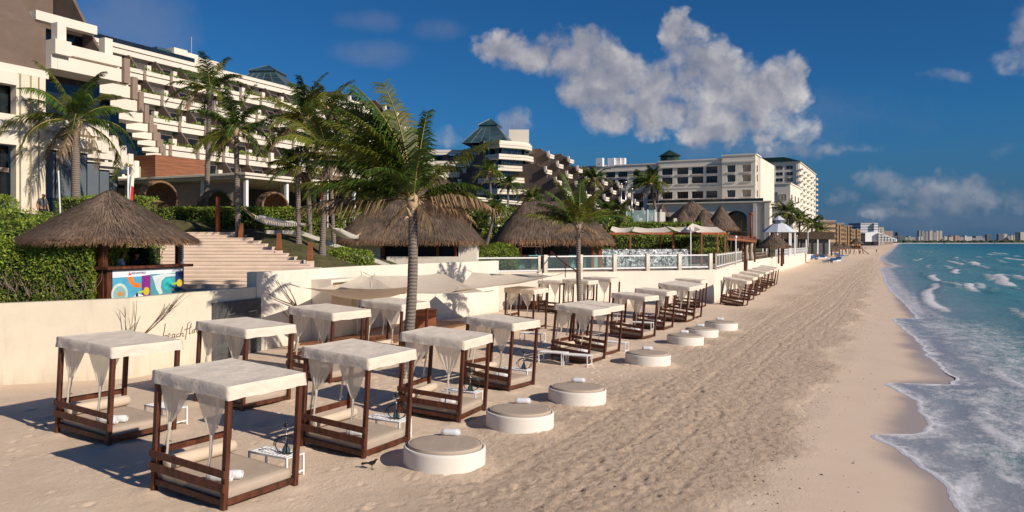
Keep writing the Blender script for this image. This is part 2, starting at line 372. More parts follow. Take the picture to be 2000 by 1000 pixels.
def make_world():
    w = bpy.data.worlds.new('World'); SC.world = w; w.use_nodes = True
    w.cycles.sampling_method = 'MANUAL'; w.cycles.sample_map_resolution = 256
    nt = w.node_tree; L = nt.links.new
    bg = nt.nodes['Background']; bg.inputs[1].default_value = 0.1
    sky = N(nt, 'ShaderNodeTexSky', sky_type='NISHITA', sun_disc=False)
    sky.sun_elevation = SUN_EL; sky.sun_rotation = math.atan2(SUN_DIR.x, SUN_DIR.y)
    sky.air_density = 1.0; sky.dust_density = 0.4; sky.ozone_density = 4.0; sky.altitude = 0
    tc = N(nt, 'ShaderNodeTexCoord'); D = tc.outputs['Generated']
    s = N(nt, 'ShaderNodeSeparateXYZ'); L(D, s.inputs[0])
    def m(op, a, b=None, c=None, clamp=False):
        n = N(nt, 'ShaderNodeMath', operation=op, use_clamp=clamp)
        for i, x in enumerate((a, b, c)):
            if x is None: continue
            if isinstance(x, (int, float)): n.inputs[i].default_value = x
            else: L(x, n.inputs[i])
        return n.outputs[0]
    az = m('ARCTAN2', s.outputs[0], s.outputs[1]); el = m('ARCSINE', s.outputs[2])
    def ang(px, py):
        v = Vector(((px - HX) / F, 1, (HY - py) / F)).normalized()
        return math.atan2(v.x, v.y), math.asin(v.z)
    ALL = {
     'big': [(990, 82, 60, 34), (1075, 105, 95, 52), (1150, 120, 95, 60), (1200, 155, 105, 66), (1140, 82, 40, 38), (1290, 165, 105, 66), (1318, 62, 30, 40), (1338, 120, 52, 66),
             (1392, 150, 56, 80), (1440, 190, 135, 80), (1510, 180, 72, 74), (1562, 150, 22, 44), (1290, 236, 120, 46), (1430, 248, 155, 42), (1230, 205, 110, 62), (1180, 165, 90, 50)],
     'low': [(1010, 250, 36, 34, 1.0), (890, 264, 70, 24, 0.45), (1715, 362, 56, 32, 0.75), (1650, 392, 60, 22, .5), (1810, 368, 95, 36, 0.8), (1925, 360, 80, 30, 0.72), (1970, 385, 95, 32, 0.8), (1850, 395, 190, 26, 0.75), (1950, 302, 76, 26, 0.4),
             (2000, 62, 46, 66, 0.85), (1985, 115, 60, 40, .45), (1850, 147, 70, 20, 0.3), (1560, 296, 160, 28, 0.35), (1790, 415, 160, 16, .55), (1650, 300, 60, 16, .2)]}
    wn = N(nt, 'ShaderNodeTexNoise'); wn.inputs['Scale'].default_value = 14; wn.inputs['Detail'].default_value = 4; wn.inputs['Roughness'].default_value = .62; L(D, wn.inputs['Vector'])
    ws = N(nt, 'ShaderNodeSeparateColor'); L(wn.outputs['Color'], ws.inputs[0])
    azw = m('ADD', az, m('MULTIPLY', m('SUBTRACT', ws.outputs[0], 0.5), 0.055)); elw = m('ADD', el, m('MULTIPLY', m('SUBTRACT', ws.outputs[1], 0.5), 0.05))
    def env(lst):
        o = None
        for e in lst:
            px, py, rx, ry = e[:4]; amp = e[4] if len(e) > 4 else 1.0
            a0, e0 = ang(px, py); ra = rx / F * math.cos(a0) ** 2; re = ry / F * math.cos(a0)
            x = m('MULTIPLY_ADD', azw, 1 / ra, -a0 / ra); y = m('MULTIPLY_ADD', elw, 1 / re, -e0 / re)
            q = m('SUBTRACT', amp, m('MINIMUM', m('MULTIPLY_ADD', x, x, m('MULTIPLY', y, y)), 3.0))
            o = q if o is None else m('SMOOTH_MAX', o, q, 0.3)
        return o
    def puffs(vec):
        v = N(nt, 'ShaderNodeTexVoronoi', feature='F1'); v.inputs['Scale'].default_value = 26; v.inputs['Detail'].default_value = 1.5; v.inputs['Roughness'].default_value = .55
        wv = N(nt, 'ShaderNodeVectorMath', operation='MULTIPLY_ADD'); L(wn.outputs['Color'], wv.inputs[0]); wv.inputs[1].default_value = (.06, .06, .06); L(vec, wv.inputs[2]); L(wv.outputs[0], v.inputs['Vector'])
        n = N(nt, 'ShaderNodeTexNoise'); n.inputs['Scale'].default_value = 24; n.inputs['Detail'].default_value = 6; n.inputs['Roughness'].default_value = .64; L(vec, n.inputs['Vector'])
        return m('MULTIPLY_ADD', n.outputs['Fac'], 1.7, m('SUBTRACT', .92 - .85, v.outputs['Distance']))
    off = N(nt, 'ShaderNodeVectorMath', operation='ADD'); L(D, off.inputs[0]); off.inputs[1].default_value = (0.011, 0.0, 0.013)
    q1, q2 = puffs(D), puffs(off.outputs[0])
    lit = m('MULTIPLY', m('SUBTRACT', q1, q2), .46)
    def layer(lst, lo, hi, top):
        f1 = m('ADD', env(lst), q1)
        mr = N(nt, 'ShaderNodeMapRange', interpolation_type='SMOOTHSTEP'); L(f1, mr.inputs[0]); mr.inputs[1].default_value = lo; mr.inputs[2].default_value = hi; mr.inputs[4].default_value = top
        core = N(nt, 'ShaderNodeMapRange'); L(f1, core.inputs[0]); core.inputs[1].default_value = 0; core.inputs[2].default_value = 1.6; core.inputs[3].default_value = .12; core.inputs[4].default_value = -.1
        return mr.outputs[0], m('ADD', m('MULTIPLY_ADD', m('SUBTRACT', ws.outputs[2], .5), .9, lit), core.outputs[0])
    dB, sB = layer(ALL['big'], -.1, .95, .95); dL, sL = layer(ALL['low'], -.15, 1.25, .52)
    def ell(px, py, rx, ry, amp=1.0):
        a0, e0 = ang(px, py); ra = rx / F * math.cos(a0) ** 2; re = ry / F * math.cos(a0)
        x = m('DIVIDE', m('SUBTRACT', az, a0), ra); y = m('DIVIDE', m('SUBTRACT', el, e0), re)
        return m('MULTIPLY', m('MAXIMUM', m('SUBTRACT', 1.0, m('ADD', m('MULTIPLY', x, x), m('MULTIPLY', y, y))), -1.5), amp)
    fa = None
    for e in [(260, 50, 150, 90, 0.9), (720, 42, 80, 26, 0.6), (725, 104, 100, 32, 0.65), (852, 58, 60, 24, 0.5), (1650, 230, 220, 60, 0.3), (1480, 290, 220, 36, 0.55), (1800, 430, 300, 40, .4)]:
        q = ell(*e); fa = q if fa is None else m('SMOOTH_MAX', fa, q, .3)
    nf = N(nt, 'ShaderNodeTexNoise'); nf.inputs['Scale'].default_value = 15; nf.inputs['Detail'].default_value = 8; nf.inputs['Roughness'].default_value = .6; L(D, nf.inputs['Vector'])
    mf = N(nt, 'ShaderNodeMapRange', interpolation_type='SMOOTHSTEP'); L(m('ADD', fa, m('MULTIPLY', m('SUBTRACT', nf.outputs['Fac'], .5), 1.3)), mf.inputs[0]); mf.inputs[1].default_value = 0; mf.inputs[2].default_value = 1.1; mf.inputs[4].default_value = .36
    dF = mf.outputs[0]
    bw = N(nt, 'ShaderNodeMapRange', interpolation_type='SMOOTHSTEP'); L(az, bw.inputs[0]); bw.inputs[1].default_value = ang(1050, 0)[0]; bw.inputs[2].default_value = ang(1480, 0)[0]; bw.inputs[3].default_value = 0.30; bw.inputs[4].default_value = 0.52
    stops = [(0.0, (2.2, 2.35, 3.0)), (0.35, (3.1, 3.15, 3.7)), (0.7, (4.9, 4.8, 5.0)), (1.0, (7.2, 6.9, 6.8))]
    crB = ramp(nt, m('ADD', bw.outputs[0], sB, None, True), stops); crL = ramp(nt, m('ADD', .42, sL, None, True), stops)
    # sky colour: the air is clear and deep blue, a slight grey haze toward the sea horizon
    tint = N(nt, 'ShaderNodeMix', data_type='RGBA', blend_type='MULTIPLY'); tint.inputs[0].default_value = 1; L(sky.outputs[0], tint.inputs[6]); tint.inputs[7].default_value = (0.125, 0.405, 0.66, 1)
    hz = N(nt, 'ShaderNodeMapRange', interpolation_type='SMOOTHSTEP'); L(el, hz.inputs[0]); hz.inputs[1].default_value = 0.16; hz.inputs[2].default_value = 0.0; hz.inputs[3].default_value = 0; hz.inputs[4].default_value = 0.85
    mh = N(nt, 'ShaderNodeMix', data_type='RGBA'); L(hz.outputs[0], mh.inputs[0]); L(tint.outputs[2], mh.inputs[6]); mh.inputs[7].default_value = (0.52, 1.12, 2.2, 1)
    def over(base, fac, colr):
        x = N(nt, 'ShaderNodeMix', data_type='RGBA'); L(fac, x.inputs[0]); L(base, x.inputs[6])
        if isinstance(colr, tuple): x.inputs[7].default_value = (*colr, 1)
        else: L(colr, x.inputs[7])
        return x.outputs[2]
    c = over(mh.outputs[2], dF, (2.6, 2.7, 3.4)); c = over(c, dL, crL.outputs[0]); c = over(c, dB, crB.outputs[0])
    L(c, bg.inputs[0])
make_world()
# ------------------------------------------------------------------ beach sand (mesh in the shore frame: x = seaward, y = along the shore)
FRAME_RZ = -SA
def edge_u(v):
    """run-up line of the water along the shore, with its pointed tongues"""
    v = np.asarray(v, dtype=float)
    base = np.interp(v, [4, 14, 17.4, 19.2, 21, 23, 24.2, 25.0, 26.0, 28, 30.5, 33.4, 34.6, 36.0, 39, 43, 48, 54, 59, 61.5, 63.8, 66, 80, 95, 112, 135, 172, 185, 196, 230, 290, 500, 1200],
                     [1.9, 1.5, 1.15, .98, .62, -.05, -1.05, .45, .72, .62, .35, -.6, 1.6, 2.0, 1.55, 1.1, .9, .2, -.35, -.6, 1.0, .9, .1, -1.0, -1.8, -2.4, -3.6, -3.0, -1.3, -4.5, -6.5, -6, -6])
    return base
_VV = np.arange(0, 130, .1); _EE = np.convolve(np.pad(edge_u(_VV), 8, 'edge'), np.hanning(17) / np.hanning(17).sum(), 'valid')
def edge_s(v): return np.where(np.asarray(v) < 125, np.interp(v, _VV, _EE), edge_u(v))
def edge_fine(v):
    v = np.asarray(v, dtype=float)
    w = 0.07 * np.sin(v * 1.9 + 1.3 * np.sin(v * .7)) + 0.035 * np.sin(v * 4.3 + 2 + 1.5 * np.sin(v * 1.1)) + 0.018 * np.sin(v * 9.1 + 2 * np.sin(v * 2.3))
    return edge_s(v) + w * np.clip((200 - v) / 160, .2, 1)
def fnoise(U, V, seed, octs):
    """sum of cheap value noises by bilinear lookup"""
    rng = np.random.default_rng(seed); out = np.zeros_like(U)
    for sc, amp in octs:
        T = rng.standard_normal((257, 257)); T[256] = T[0]; T[:, 256] = T[:, 0]
        x = np.mod(U * sc, 256); y = np.mod(V * sc, 256)
        i = x.astype(int) % 256; j = y.astype(int) % 256; fx = x - np.floor(x); fy = y - np.floor(y)
        fx = fx * fx * (3 - 2 * fx); fy = fy * fy * (3 - 2 * fy)
        out += amp * ((T[i, j] * (1 - fx) + T[i + 1, j] * fx) * (1 - fy) + (T[i, j + 1] * (1 - fx) + T[i + 1, j + 1] * fx) * fy)
    return out
def smooth(a, b, x):
    t = np.clip((x - a) / (b - a), 0, 1); return t * t * (3 - 2 * t)
DEEP = []     # (u, v, radius) of things that stand in the sand: a little heap round their foot
def make_sand():
    us = np.concatenate([np.arange(-60, -24, 0.5), np.arange(-24, 2.2, 0.06), np.linspace(2.2, 12, 30)])
    vs = [4.0]
    d = 0.06
    while vs[-1] < 420:
        if vs[-1] > 30: d *= 1.014
        vs.append(vs[-1] + d)
    vs = np.array(vs + [600, 900, 1400, 2600])
    U, V = np.meshgrid(us, vs)
    Z = sand_z(U)
    zone = smooth(-10.6, -7.6, U + 0.8 * np.sin(V * .35)) * (1 - smooth(-3.2, -2.2, U + 0.5 * np.sin(V * .5) + .25 * np.sin(V * 1.7)))   # churned tracks
    wet0 = smooth(-3.0, -1.6, U)
    loose = (1 - zone) * (1 - wet0)
    far = np.clip(40 / np.maximum(V, 40), .25, 1)
    Z = Z + loose * fnoise(U, V, 1, [(0.3, .022), (1.1, .007), (3.0, .004), (8, .003)]) + zone * fnoise(U, V * .55, 2, [(0.5, .012), (1.9, .008), (4.5, .010), (9, .008)])
    # tyre ruts and raked lines running along the beach
    for c, w, a in ((-9.3, .1, .035), (-9.0, .1, .035), (-7.9, .12, .05), (-7.6, .1, .03), (-6.6, .14, .05), (-6.25, .1, .03), (-5.2, .12, .04), (-4.8, .1, .03), (-4.0, .1, .025)):
        cc = c + .25 * np.sin(V * .09 + c); Z -= zone * a * np.exp(-((U - cc) / w) ** 2) * (0.6 + .4 * np.sin(V * 9))
    # footprints: a dent with a pushed-up rim
    rng = np.random.default_rng(5); k = 0
    prints = []
    for i in range(6500):
        v = 8 + 66 * rng.random() ** 1.4; u = rng.normal(-5.9, 1.8) if rng.random() < .9 else rng.uniform(-22, -8)
        if not (-23 < u < -2.4): continue
        prints.append((u, v, rng.normal(0, .5), rng.uniform(.4, .85)))
    for tr in range(16):      # walked trails
        u = rng.uniform(-20, -3); v = rng.uniform(9, 40); a = rng.normal(0, .5) + (0 if rng.random() < .7 else 1.4)
        for s in range(30):
            u += .62 * math.sin(a); v += .62 * math.cos(a); a += rng.normal(0, .07)
            if -23 < u < -2.6: prints.append((u + .12 * (-1) ** s, v, a, .85))
    for u, v, a, s in prints:
        if v > 75: continue
        i0, i1 = np.searchsorted(us, [u - .42, u + .42]); j0, j1 = np.searchsorted(vs, [v - .42, v + .42])
        uu = U[j0:j1, i0:i1] - u; vv = V[j0:j1, i0:i1] - v
        x = (uu * math.cos(a) - vv * math.sin(a)) / (.075 * s); y = (uu * math.sin(a) + vv * math.cos(a)) / (.155 * s)
        r2 = x * x + y * y
        Z[j0:j1, i0:i1] += -.034 * s * np.exp(-r2 * .8) + .013 * np.exp(-(np.sqrt(r2) - 1.75) ** 2 / .2)
    for u, v, r, h in DEEP:
        i0, i1 = np.searchsorted(us, [u - r - 1, u + r + 1]); j0, j1 = np.searchsorted(vs, [v - r - 1, v + r + 1])
        rr = np.hypot(U[j0:j1, i0:i1] - u, V[j0:j1, i0:i1] - v)
        Z[j0:j1, i0:i1] += h * np.exp(-((rr - r) / .22) ** 2)
    tip = np.interp(V[:, 0], [4, 17, 24, 34, 61, 112, 300, 3000], [.4, -.4, -1.0, -.6, -.6, -1.9, -6.6, -6.6])[:, None] * np.ones_like(U)
    wt = fnoise(U, V, 9, [(.5, .15), (2.2, .06)]); wet = smooth(.1, 1.3, U - tip + wt) * smooth(-1.7, -.1, U - edge_s(V) + wt)
    damp = smooth(-2.2, -.4, U - tip)
    nu = len(us)
    idx = np.arange(len(vs) * nu).reshape(len(vs), nu)
    Fc = np.stack([idx[:-1, :-1], idx[:-1, 1:], idx[1:, 1:], idx[1:, :-1]], -1).reshape(-1, 4)
    o = arrays('beach_sand', np.stack([U, V, Z], -1).reshape(-1, 3), Fc, SANDM, smooth=True)
    add_attr(o.data, 'wet', wet); add_attr(o.data, 'zone', zone); add_attr(o.data, 'damp', damp)
    o.rotation_euler = (0, 0, FRAME_RZ)
    return structure(o)
def sand_material():
    m, nt, p = new_mat('sand'); L = nt.links.new
    tc = N(nt, 'ShaderNodeTexCoord')
    def noise(sc, det, ro, st=None):
        v = tc.outputs['Object']
        if st:
            mp = N(nt, 'ShaderNodeMapping'); mp.inputs['Scale'].default_value = st; L(v, mp.inputs[0]); v = mp.outputs[0]
        n = N(nt, 'ShaderNodeTexNoise'); n.inputs['Scale'].default_value = sc; n.inputs['Detail'].default_value = det; n.inputs['Roughness'].default_value = ro; L(v, n.inputs['Vector']); return n.outputs['Fac']
    a = noise(0.6, 8, .7); r1 = ramp(nt, a, [(0.3, (0.68, 0.52, 0.38)), (0.7, (0.77, 0.605, 0.455))])
    # churned zone: darker specks painted in as the shade of footprints
    b = noise(5.0, 10, .78, (1, .6, 1)); r2 = ramp(nt, b, [(0.35, (0.42, 0.295, 0.205)), (0.47, (0.68, 0.515, 0.375)), (0.7, (0.79, 0.615, 0.465))])
    z = N(nt, 'ShaderNodeAttribute', attribute_name='zone'); w = N(nt, 'ShaderNodeAttribute', attribute_name='wet'); dm = N(nt, 'ShaderNodeAttribute', attribute_name='damp')
    m1 = N(nt, 'ShaderNodeMix', data_type='RGBA'); L(z.outputs['Fac'], m1.inputs[0]); L(r1.outputs[0], m1.inputs[6]); L(r2.outputs[0], m1.inputs[7])
    # flecks of weed
    sp = noise(7.0, 4, .6, (1, .45, 1)); rs = ramp(nt, sp, [(0.69, (0, 0, 0)), (0.73, (1, 1, 1))])
    big = noise(.5, 3, .6); rb = ramp(nt, big, [(.45, (0, 0, 0)), (.62, (1, 1, 1))])
    mm = N(nt, 'ShaderNodeMath', operation='MULTIPLY'); L(rs.outputs[0], mm.inputs[0]); L(rb.outputs[0], mm.inputs[1])
    mm2 = N(nt, 'ShaderNodeMath', operation='MULTIPLY'); L(mm.outputs[0], mm2.inputs[0]); mm2.inputs[1].default_value = .75
    mf = N(nt, 'ShaderNodeMix', data_type='RGBA'); L(mm2.outputs[0], mf.inputs[0]); L(m1.outputs[2], mf.inputs[6]); mf.inputs[7].default_value = (.16, .085, .04, 1)
    md = N(nt, 'ShaderNodeMix', data_type='RGBA'); dd = N(nt, 'ShaderNodeMath', operation='MULTIPLY'); L(dm.outputs['Fac'], dd.inputs[0]); dd.inputs[1].default_value = .55
    L(dd.outputs[0], md.inputs[0]); L(mf.outputs[2], md.inputs[6]); md.inputs[7].default_value = (.66, .51, .40, 1)
    m2 = N(nt, 'ShaderNodeMix', data_type='RGBA'); L(w.outputs['Fac'], m2.inputs[0]); L(md.outputs[2], m2.inputs[6]); m2.inputs[7].default_value = (.42, .335, .285, 1)
    L(m2.outputs[2], p.inputs['Base Color'])
    ro = N(nt, 'ShaderNodeMapRange'); L(w.outputs['Fac'], ro.inputs[0]); ro.inputs[3].default_value = .95; ro.inputs[4].default_value = .32; L(ro.outputs[0], p.inputs['Roughness'])
    p.inputs['Specular IOR Level'].default_value = .25
    f1 = noise(12, 9, .75, (1, .6, 1)); f2 = noise(60, 6, .7)
    ad = N(nt, 'ShaderNodeMath', operation='MULTIPLY_ADD'); L(f2, ad.inputs[0]); ad.inputs[1].default_value = .35; L(f1, ad.inputs[2])
    iw = N(nt, 'ShaderNodeMapRange'); L(dm.outputs['Fac'], iw.inputs[0]); iw.inputs[3].default_value = .8; iw.inputs[4].default_value = .10
    zz = N(nt, 'ShaderNodeMath', operation='MULTIPLY_ADD'); L(z.outputs['Fac'], zz.inputs[0]); zz.inputs[1].default_value = 1.7; zz.inputs[2].default_value = .55
    hh = N(nt, 'ShaderNodeMath', operation='MULTIPLY'); L(zz.outputs[0], hh.inputs[0]); L(ad.outputs[0], hh.inputs[1])
    bp = N(nt, 'ShaderNodeBump'); bp.inputs['Distance'].default_value = .075; L(iw.outputs[0], bp.inputs['Strength']); L(hh.outputs[0], bp.inputs['Height']); L(bp.outputs[0], p.inputs['Normal'])
    return m
SANDM = sand_material()

# ------------------------------------------------------------------ sea: a sheet whose near border is the run-up line
def sea_material():
    m, nt, p = new_mat('sea_water'); L = nt.links.new
    tc = N(nt, 'ShaderNodeTexCoord')
    def noise(sc, det, ro, st=None, dist=0.0):
        v = tc.outputs['Object']
        if st:
            mp = N(nt, 'ShaderNodeMapping'); mp.inputs['Scale'].default_value = st; L(v, mp.inputs[0]); v = mp.outputs[0]
        n = N(nt, 'ShaderNodeTexNoise'); n.inputs['Scale'].default_value = sc; n.inputs['Detail'].default_value = det; n.inputs['Roughness'].default_value = ro; n.inputs['Distortion'].default_value = dist; L(v, n.inputs['Vector']); return n.outputs['Fac']
    dp = N(nt, 'ShaderNodeAttribute', attribute_name='depth'); fo = N(nt, 'ShaderNodeAttribute', attribute_name='foam')
    pert = noise(.12, 5, .6)
    ad = N(nt, 'ShaderNodeMath', operation='MULTIPLY_ADD'); L(pert, ad.inputs[0]); ad.inputs[1].default_value = .25; L(dp.outputs['Fac'], ad.inputs[2])
    r = ramp(nt, ad.outputs[0], [(.10, (.33, .31, .335)), (.20, (.27, .29, .30)), (.33, (.12, .24, .225)), (.55, (.045, .205, .20)), (.8, (.003, .145, .165)), (1.0, (.001, .075, .115))])
    # lacy foam: broken by two scales of stretched noise
    l1 = noise(1.5, 9, .75, (1, .55, 1), .5); l2 = noise(7.5, 8, .72, (1, .6, 1), .4)
    mu = N(nt, 'ShaderNodeMath', operation='MULTIPLY_ADD'); L(l2, mu.inputs[0]); mu.inputs[1].default_value = .7; L(l1, mu.inputs[2])
    su = N(nt, 'ShaderNodeMath', operation='ADD'); L(mu.outputs[0], su.inputs[0]); L(fo.outputs['Fac'], su.inputs[1])
    mr = N(nt, 'ShaderNodeMapRange', interpolation_type='SMOOTHSTEP'); L(su.outputs[0], mr.inputs[0]); mr.inputs[1].default_value = 1.18; mr.inputs[2].default_value = 1.66
    fc = N(nt, 'ShaderNodeMix', data_type='RGBA'); L(mr.outputs[0], fc.inputs[0]); L(r.outputs[0], fc.inputs[6]); fc.inputs[7].default_value = (.70, .69, .72, 1)
    L(fc.outputs[2], p.inputs['Base Color'])
    ro = N(nt, 'ShaderNodeMapRange'); L(mr.outputs[0], ro.inputs[0]); ro.inputs[3].default_value = .22; ro.inputs[4].default_value = .8; L(ro.outputs[0], p.inputs['Roughness'])
    p.inputs['Specular IOR Level'].default_value = .14
    b1 = noise(.9, 8, .62, (1, .5, 1)); b2 = noise(.12, 4, .6, (1, .5, 1))
    a2 = N(nt, 'ShaderNodeMath', operation='MULTIPLY_ADD'); L(b2, a2.inputs[0]); a2.inputs[1].default_value = 3; L(b1, a2.inputs[2])
    a3 = N(nt, 'ShaderNodeMath', operation='MULTIPLY_ADD'); L(mr.outputs[0], a3.inputs[0]); a3.inputs[1].default_value = .25; L(a2.outputs[0], a3.inputs[2])
    bs = N(nt, 'ShaderNodeMapRange'); L(dp.outputs['Fac'], bs.inputs[0]); bs.inputs[1].default_value = 0; bs.inputs[2].default_value = .4; bs.inputs[3].default_value = .12; bs.inputs[4].default_value = .6
    bp = N(nt, 'ShaderNodeBump'); bp.inputs['Distance'].default_value = .35; L(bs.outputs[0], bp.inputs['Strength']); L(a3.outputs[0], bp.inputs['Height']); L(bp.outputs[0], p.inputs['Normal'])
    return m
def make_sea():
    w = [0.0]; d = .05
    while w[-1] < 300:
        if w[-1] > 4: d *= 1.03
        if w[-1] > 12: d = min(d, .45 if w[-1] < 70 else 9)
        w.append(w[-1] + d)
    w = np.array(w + [420, 600, 900, 1500, 2600, 5000, 9000])
    v = [-60, -30, -10, 0, 5, 8]; d = .1
    while v[-1] < 700:
        if v[-1] > 45: d *= 1.009
        v.append(v[-1] + d)
    v = np.array(v + [900, 1300, 2000, 3500, 7000])
    OFF, V = np.meshgrid(w, v)
    ue = edge_fine(V[:, 0])[:, None]
    k = np.exp(-OFF / 14)                      # the tongues fade out with distance from the edge
    base = np.interp(V[:, 0], [0, 60, 110, 300, 5000], [0.3, .3, -1.5, -6, -6])[:, None]
    U = OFF + ue * k + base * (1 - k)
    far = np.clip(1 - (V - 60) / 900, .2, 1)
    Z = np.full_like(U, SEA)
    foam = np.zeros_like(U)
    rng = np.random.default_rng(11)
    # breaking crests: (distance u, v from, v to, height, foam)
    crests = [(13.2, 108, 158, .55, .75), (17, 205, 262, .55, .8), (26, 180, 232, .5, .7), (3.2, 64, 112, .28, .55), (5.2, 120, 150, .3, .5), (9.5, 150, 185, .35, .5), (7.5, 62, 80, .2, .3), (31, 120, 150, .5, .45), (22, 96, 120, .4, .35)]
    for i in range(75):
        vv = 90 * math.exp(rng.uniform(0, 1.9)); uu = rng.uniform(2, 16 + vv * .17); ln = rng.uniform(8, 30) * (1 + vv / 220)
        crests.append((uu, vv, vv + ln, rng.uniform(.15, .42), rng.uniform(.12, .5)))
    for u0, va, vb, h, fm in crests:
        mid = (va + vb) / 2; env = smooth(0, 1, 1.25 * (1 - np.abs((V - mid) / ((vb - va) / 2)) ** 2) + .0)
        uc = u0 + .8 * np.sin(V * .09 + u0) + .12 * np.sin(V * .37 + 2 * u0)
        du = U - uc
        prof = np.where(du < 0, np.exp(-(du / .75) ** 2), np.exp(-(du / 2.4) ** 2))
        Z += .36 * h * env * prof
        foam = np.maximum(foam, (.22 + fm) * 1.05 * env * np.where(du < .3, np.exp(-(np.minimum(du, 0) / (.8 + u0 * .035)) ** 2), np.exp(-(du / .7) ** 2)))
    for lam, amp, ang, ph in ((9, .05, .1, 0), (5.3, .03, -.2, 1), (14, .08, .05, 2), (3.1, .015, .35, 3)):
        Z += amp * np.sin((U * math.cos(ang) + V * math.sin(ang)) * 2 * math.pi / lam + ph + .8 * np.sin(V * .05 + ph)) * smooth(3, 12, OFF) * np.clip((1200 - V) / 900, 0, 1)
    film = sand_z(U) + .002 + .012 * smooth(0, .12, OFF) + .014 * np.exp(-((OFF - .12) / .09) ** 2)
    # ridges of old swash lines on the film
    for c, vv, ww in ((2.6, 26, 5), (4.2, 36, 9), (1.7, 20, 3)):
        uc = c + .4 * np.sin(V * .5 + c); Z += .045 * np.exp(-((U - uc) / .3) ** 2) * np.exp(-((V - vv) / ww) ** 2)
        foam = np.maximum(foam, .75 * np.exp(-((U - uc + .15) / .4) ** 2) * np.exp(-((V - vv) / ww) ** 2))
    Z = np.maximum(Z, film)
    # foam carried in the swash
    near = 1 - smooth(58, 75, V)
    sw = near * (.41 * (1 - smooth(3.5, 10.5, OFF)) + .11) + (1 - near) * .55 * (1 - smooth(1.0, 4.0, OFF))
    sw = sw - .16 * smooth(.3, 1.0, OFF) * (1 - smooth(1.0, 2.2, OFF)) * near
    edge = .9 * np.exp(-(OFF / .2) ** 2) + .12 * np.exp(-OFF / .8)
    foam = np.maximum.reduce([foam, sw, edge, .34 * (1 - smooth(20, 70, OFF)) * smooth(90, 160, V), .12 + 0 * U])
    foam *= 1 - .6 * smooth(90, 200, OFF)
    depth = np.clip(.02 + .12 * smooth(0, 4, OFF) + .20 * smooth(3, 12, OFF + V * 0) + .22 * smooth(10, 60, OFF) + .24 * smooth(40, 130, OFF) + .2 * smooth(200, 800, OFF), 0, 1)
    nw = len(w)
    idx = np.arange(len(v) * nw).reshape(len(v), nw)
    Fc = np.stack([idx[:-1, :-1], idx[:-1, 1:], idx[1:, 1:], idx[1:, :-1]], -1).reshape(-1, 4)
    o = arrays('sea_water', np.stack([U, V, Z], -1).reshape(-1, 3), Fc, sea_material(), smooth=True)
    add_attr(o.data, 'foam', foam); add_attr(o.data, 'depth', depth)
    o.rotation_euler = (0, 0, FRAME_RZ)
    return structure(o)
make_sea()

# ------------------------------------------------------------------ raised ground behind the walls
WALL_UV = [uv(-19.5, 28.55), uv(-13.0, 27.3), uv(-10.9, 33.9), uv(-8.05, 42.0), uv(-3.0, 50.2), uv(2.25, 58.6), uv(16.2, 63.9), uv(26.9, 92.5)]
def make_terrain():
    # inner border follows the walls, then the far wall
    vb = np.array([-20, 10.9, 18.6, 18.61, 26, 35, 44, 53.1, 53.2, 64.0, 64.6, 94, 296, 420, 3000])
    ub = np.array([-46, -31.7, -24.3, -23.9, -24.75, -25.95, -24.9, -24.6, -24.6, -14.8, -14.8, -17.3, -27.2, -42, -60])
    vs = np.unique(np.concatenate([np.arange(4, 120, .8), vb[1:], np.arange(120, 400, 8), [500, 800, 1500, 3000]]))
    offs = np.concatenate([np.arange(0, 26, .8), np.arange(26, 90, 4), [100, 140, 200, 400, 900]])
    OFF, V = np.meshgrid(offs, vs)
    ubv = np.interp(V[:, 0], vb, ub)[:, None]
    U = ubv - OFF
    Z = np.zeros_like(U)
    for j in range(U.shape[0]):
        for i in range(U.shape[1]):
            X, Y = xy(U[j, i], V[j, i]); Z[j, i] = ground(X, Y) + .06 * nz(X * .6, Y * .6)
    Z[:, 0] = np.minimum(Z[:, 0], 2.6); Z[V[:, 0] > 110, :1] = 1.6
    nu = len(offs); idx = np.arange(U.size).reshape(U.shape)
    Fc = np.stack([idx[:-1, :-1], idx[1:, :-1], idx[1:, 1:], idx[:-1, 1:]], -1).reshape(-1, 4)
    o = arrays('lawn_ground', np.stack([U, V, Z], -1).reshape(-1, 3), Fc, GRASS, smooth=True)
    o.rotation_euler = (0, 0, FRAME_RZ); structure(o)
    # paved terrace on top of the stepped-out wall
    m = MB(); P = [(2.2, 59.0), (15.95, 64.25), (26.45, 92.7), xy(-38, 93), xy(-42, 56)]
    m.prism(P, 2.6, 2.88); structure(m.build('pool_terrace', PAVE))
make_terrain()

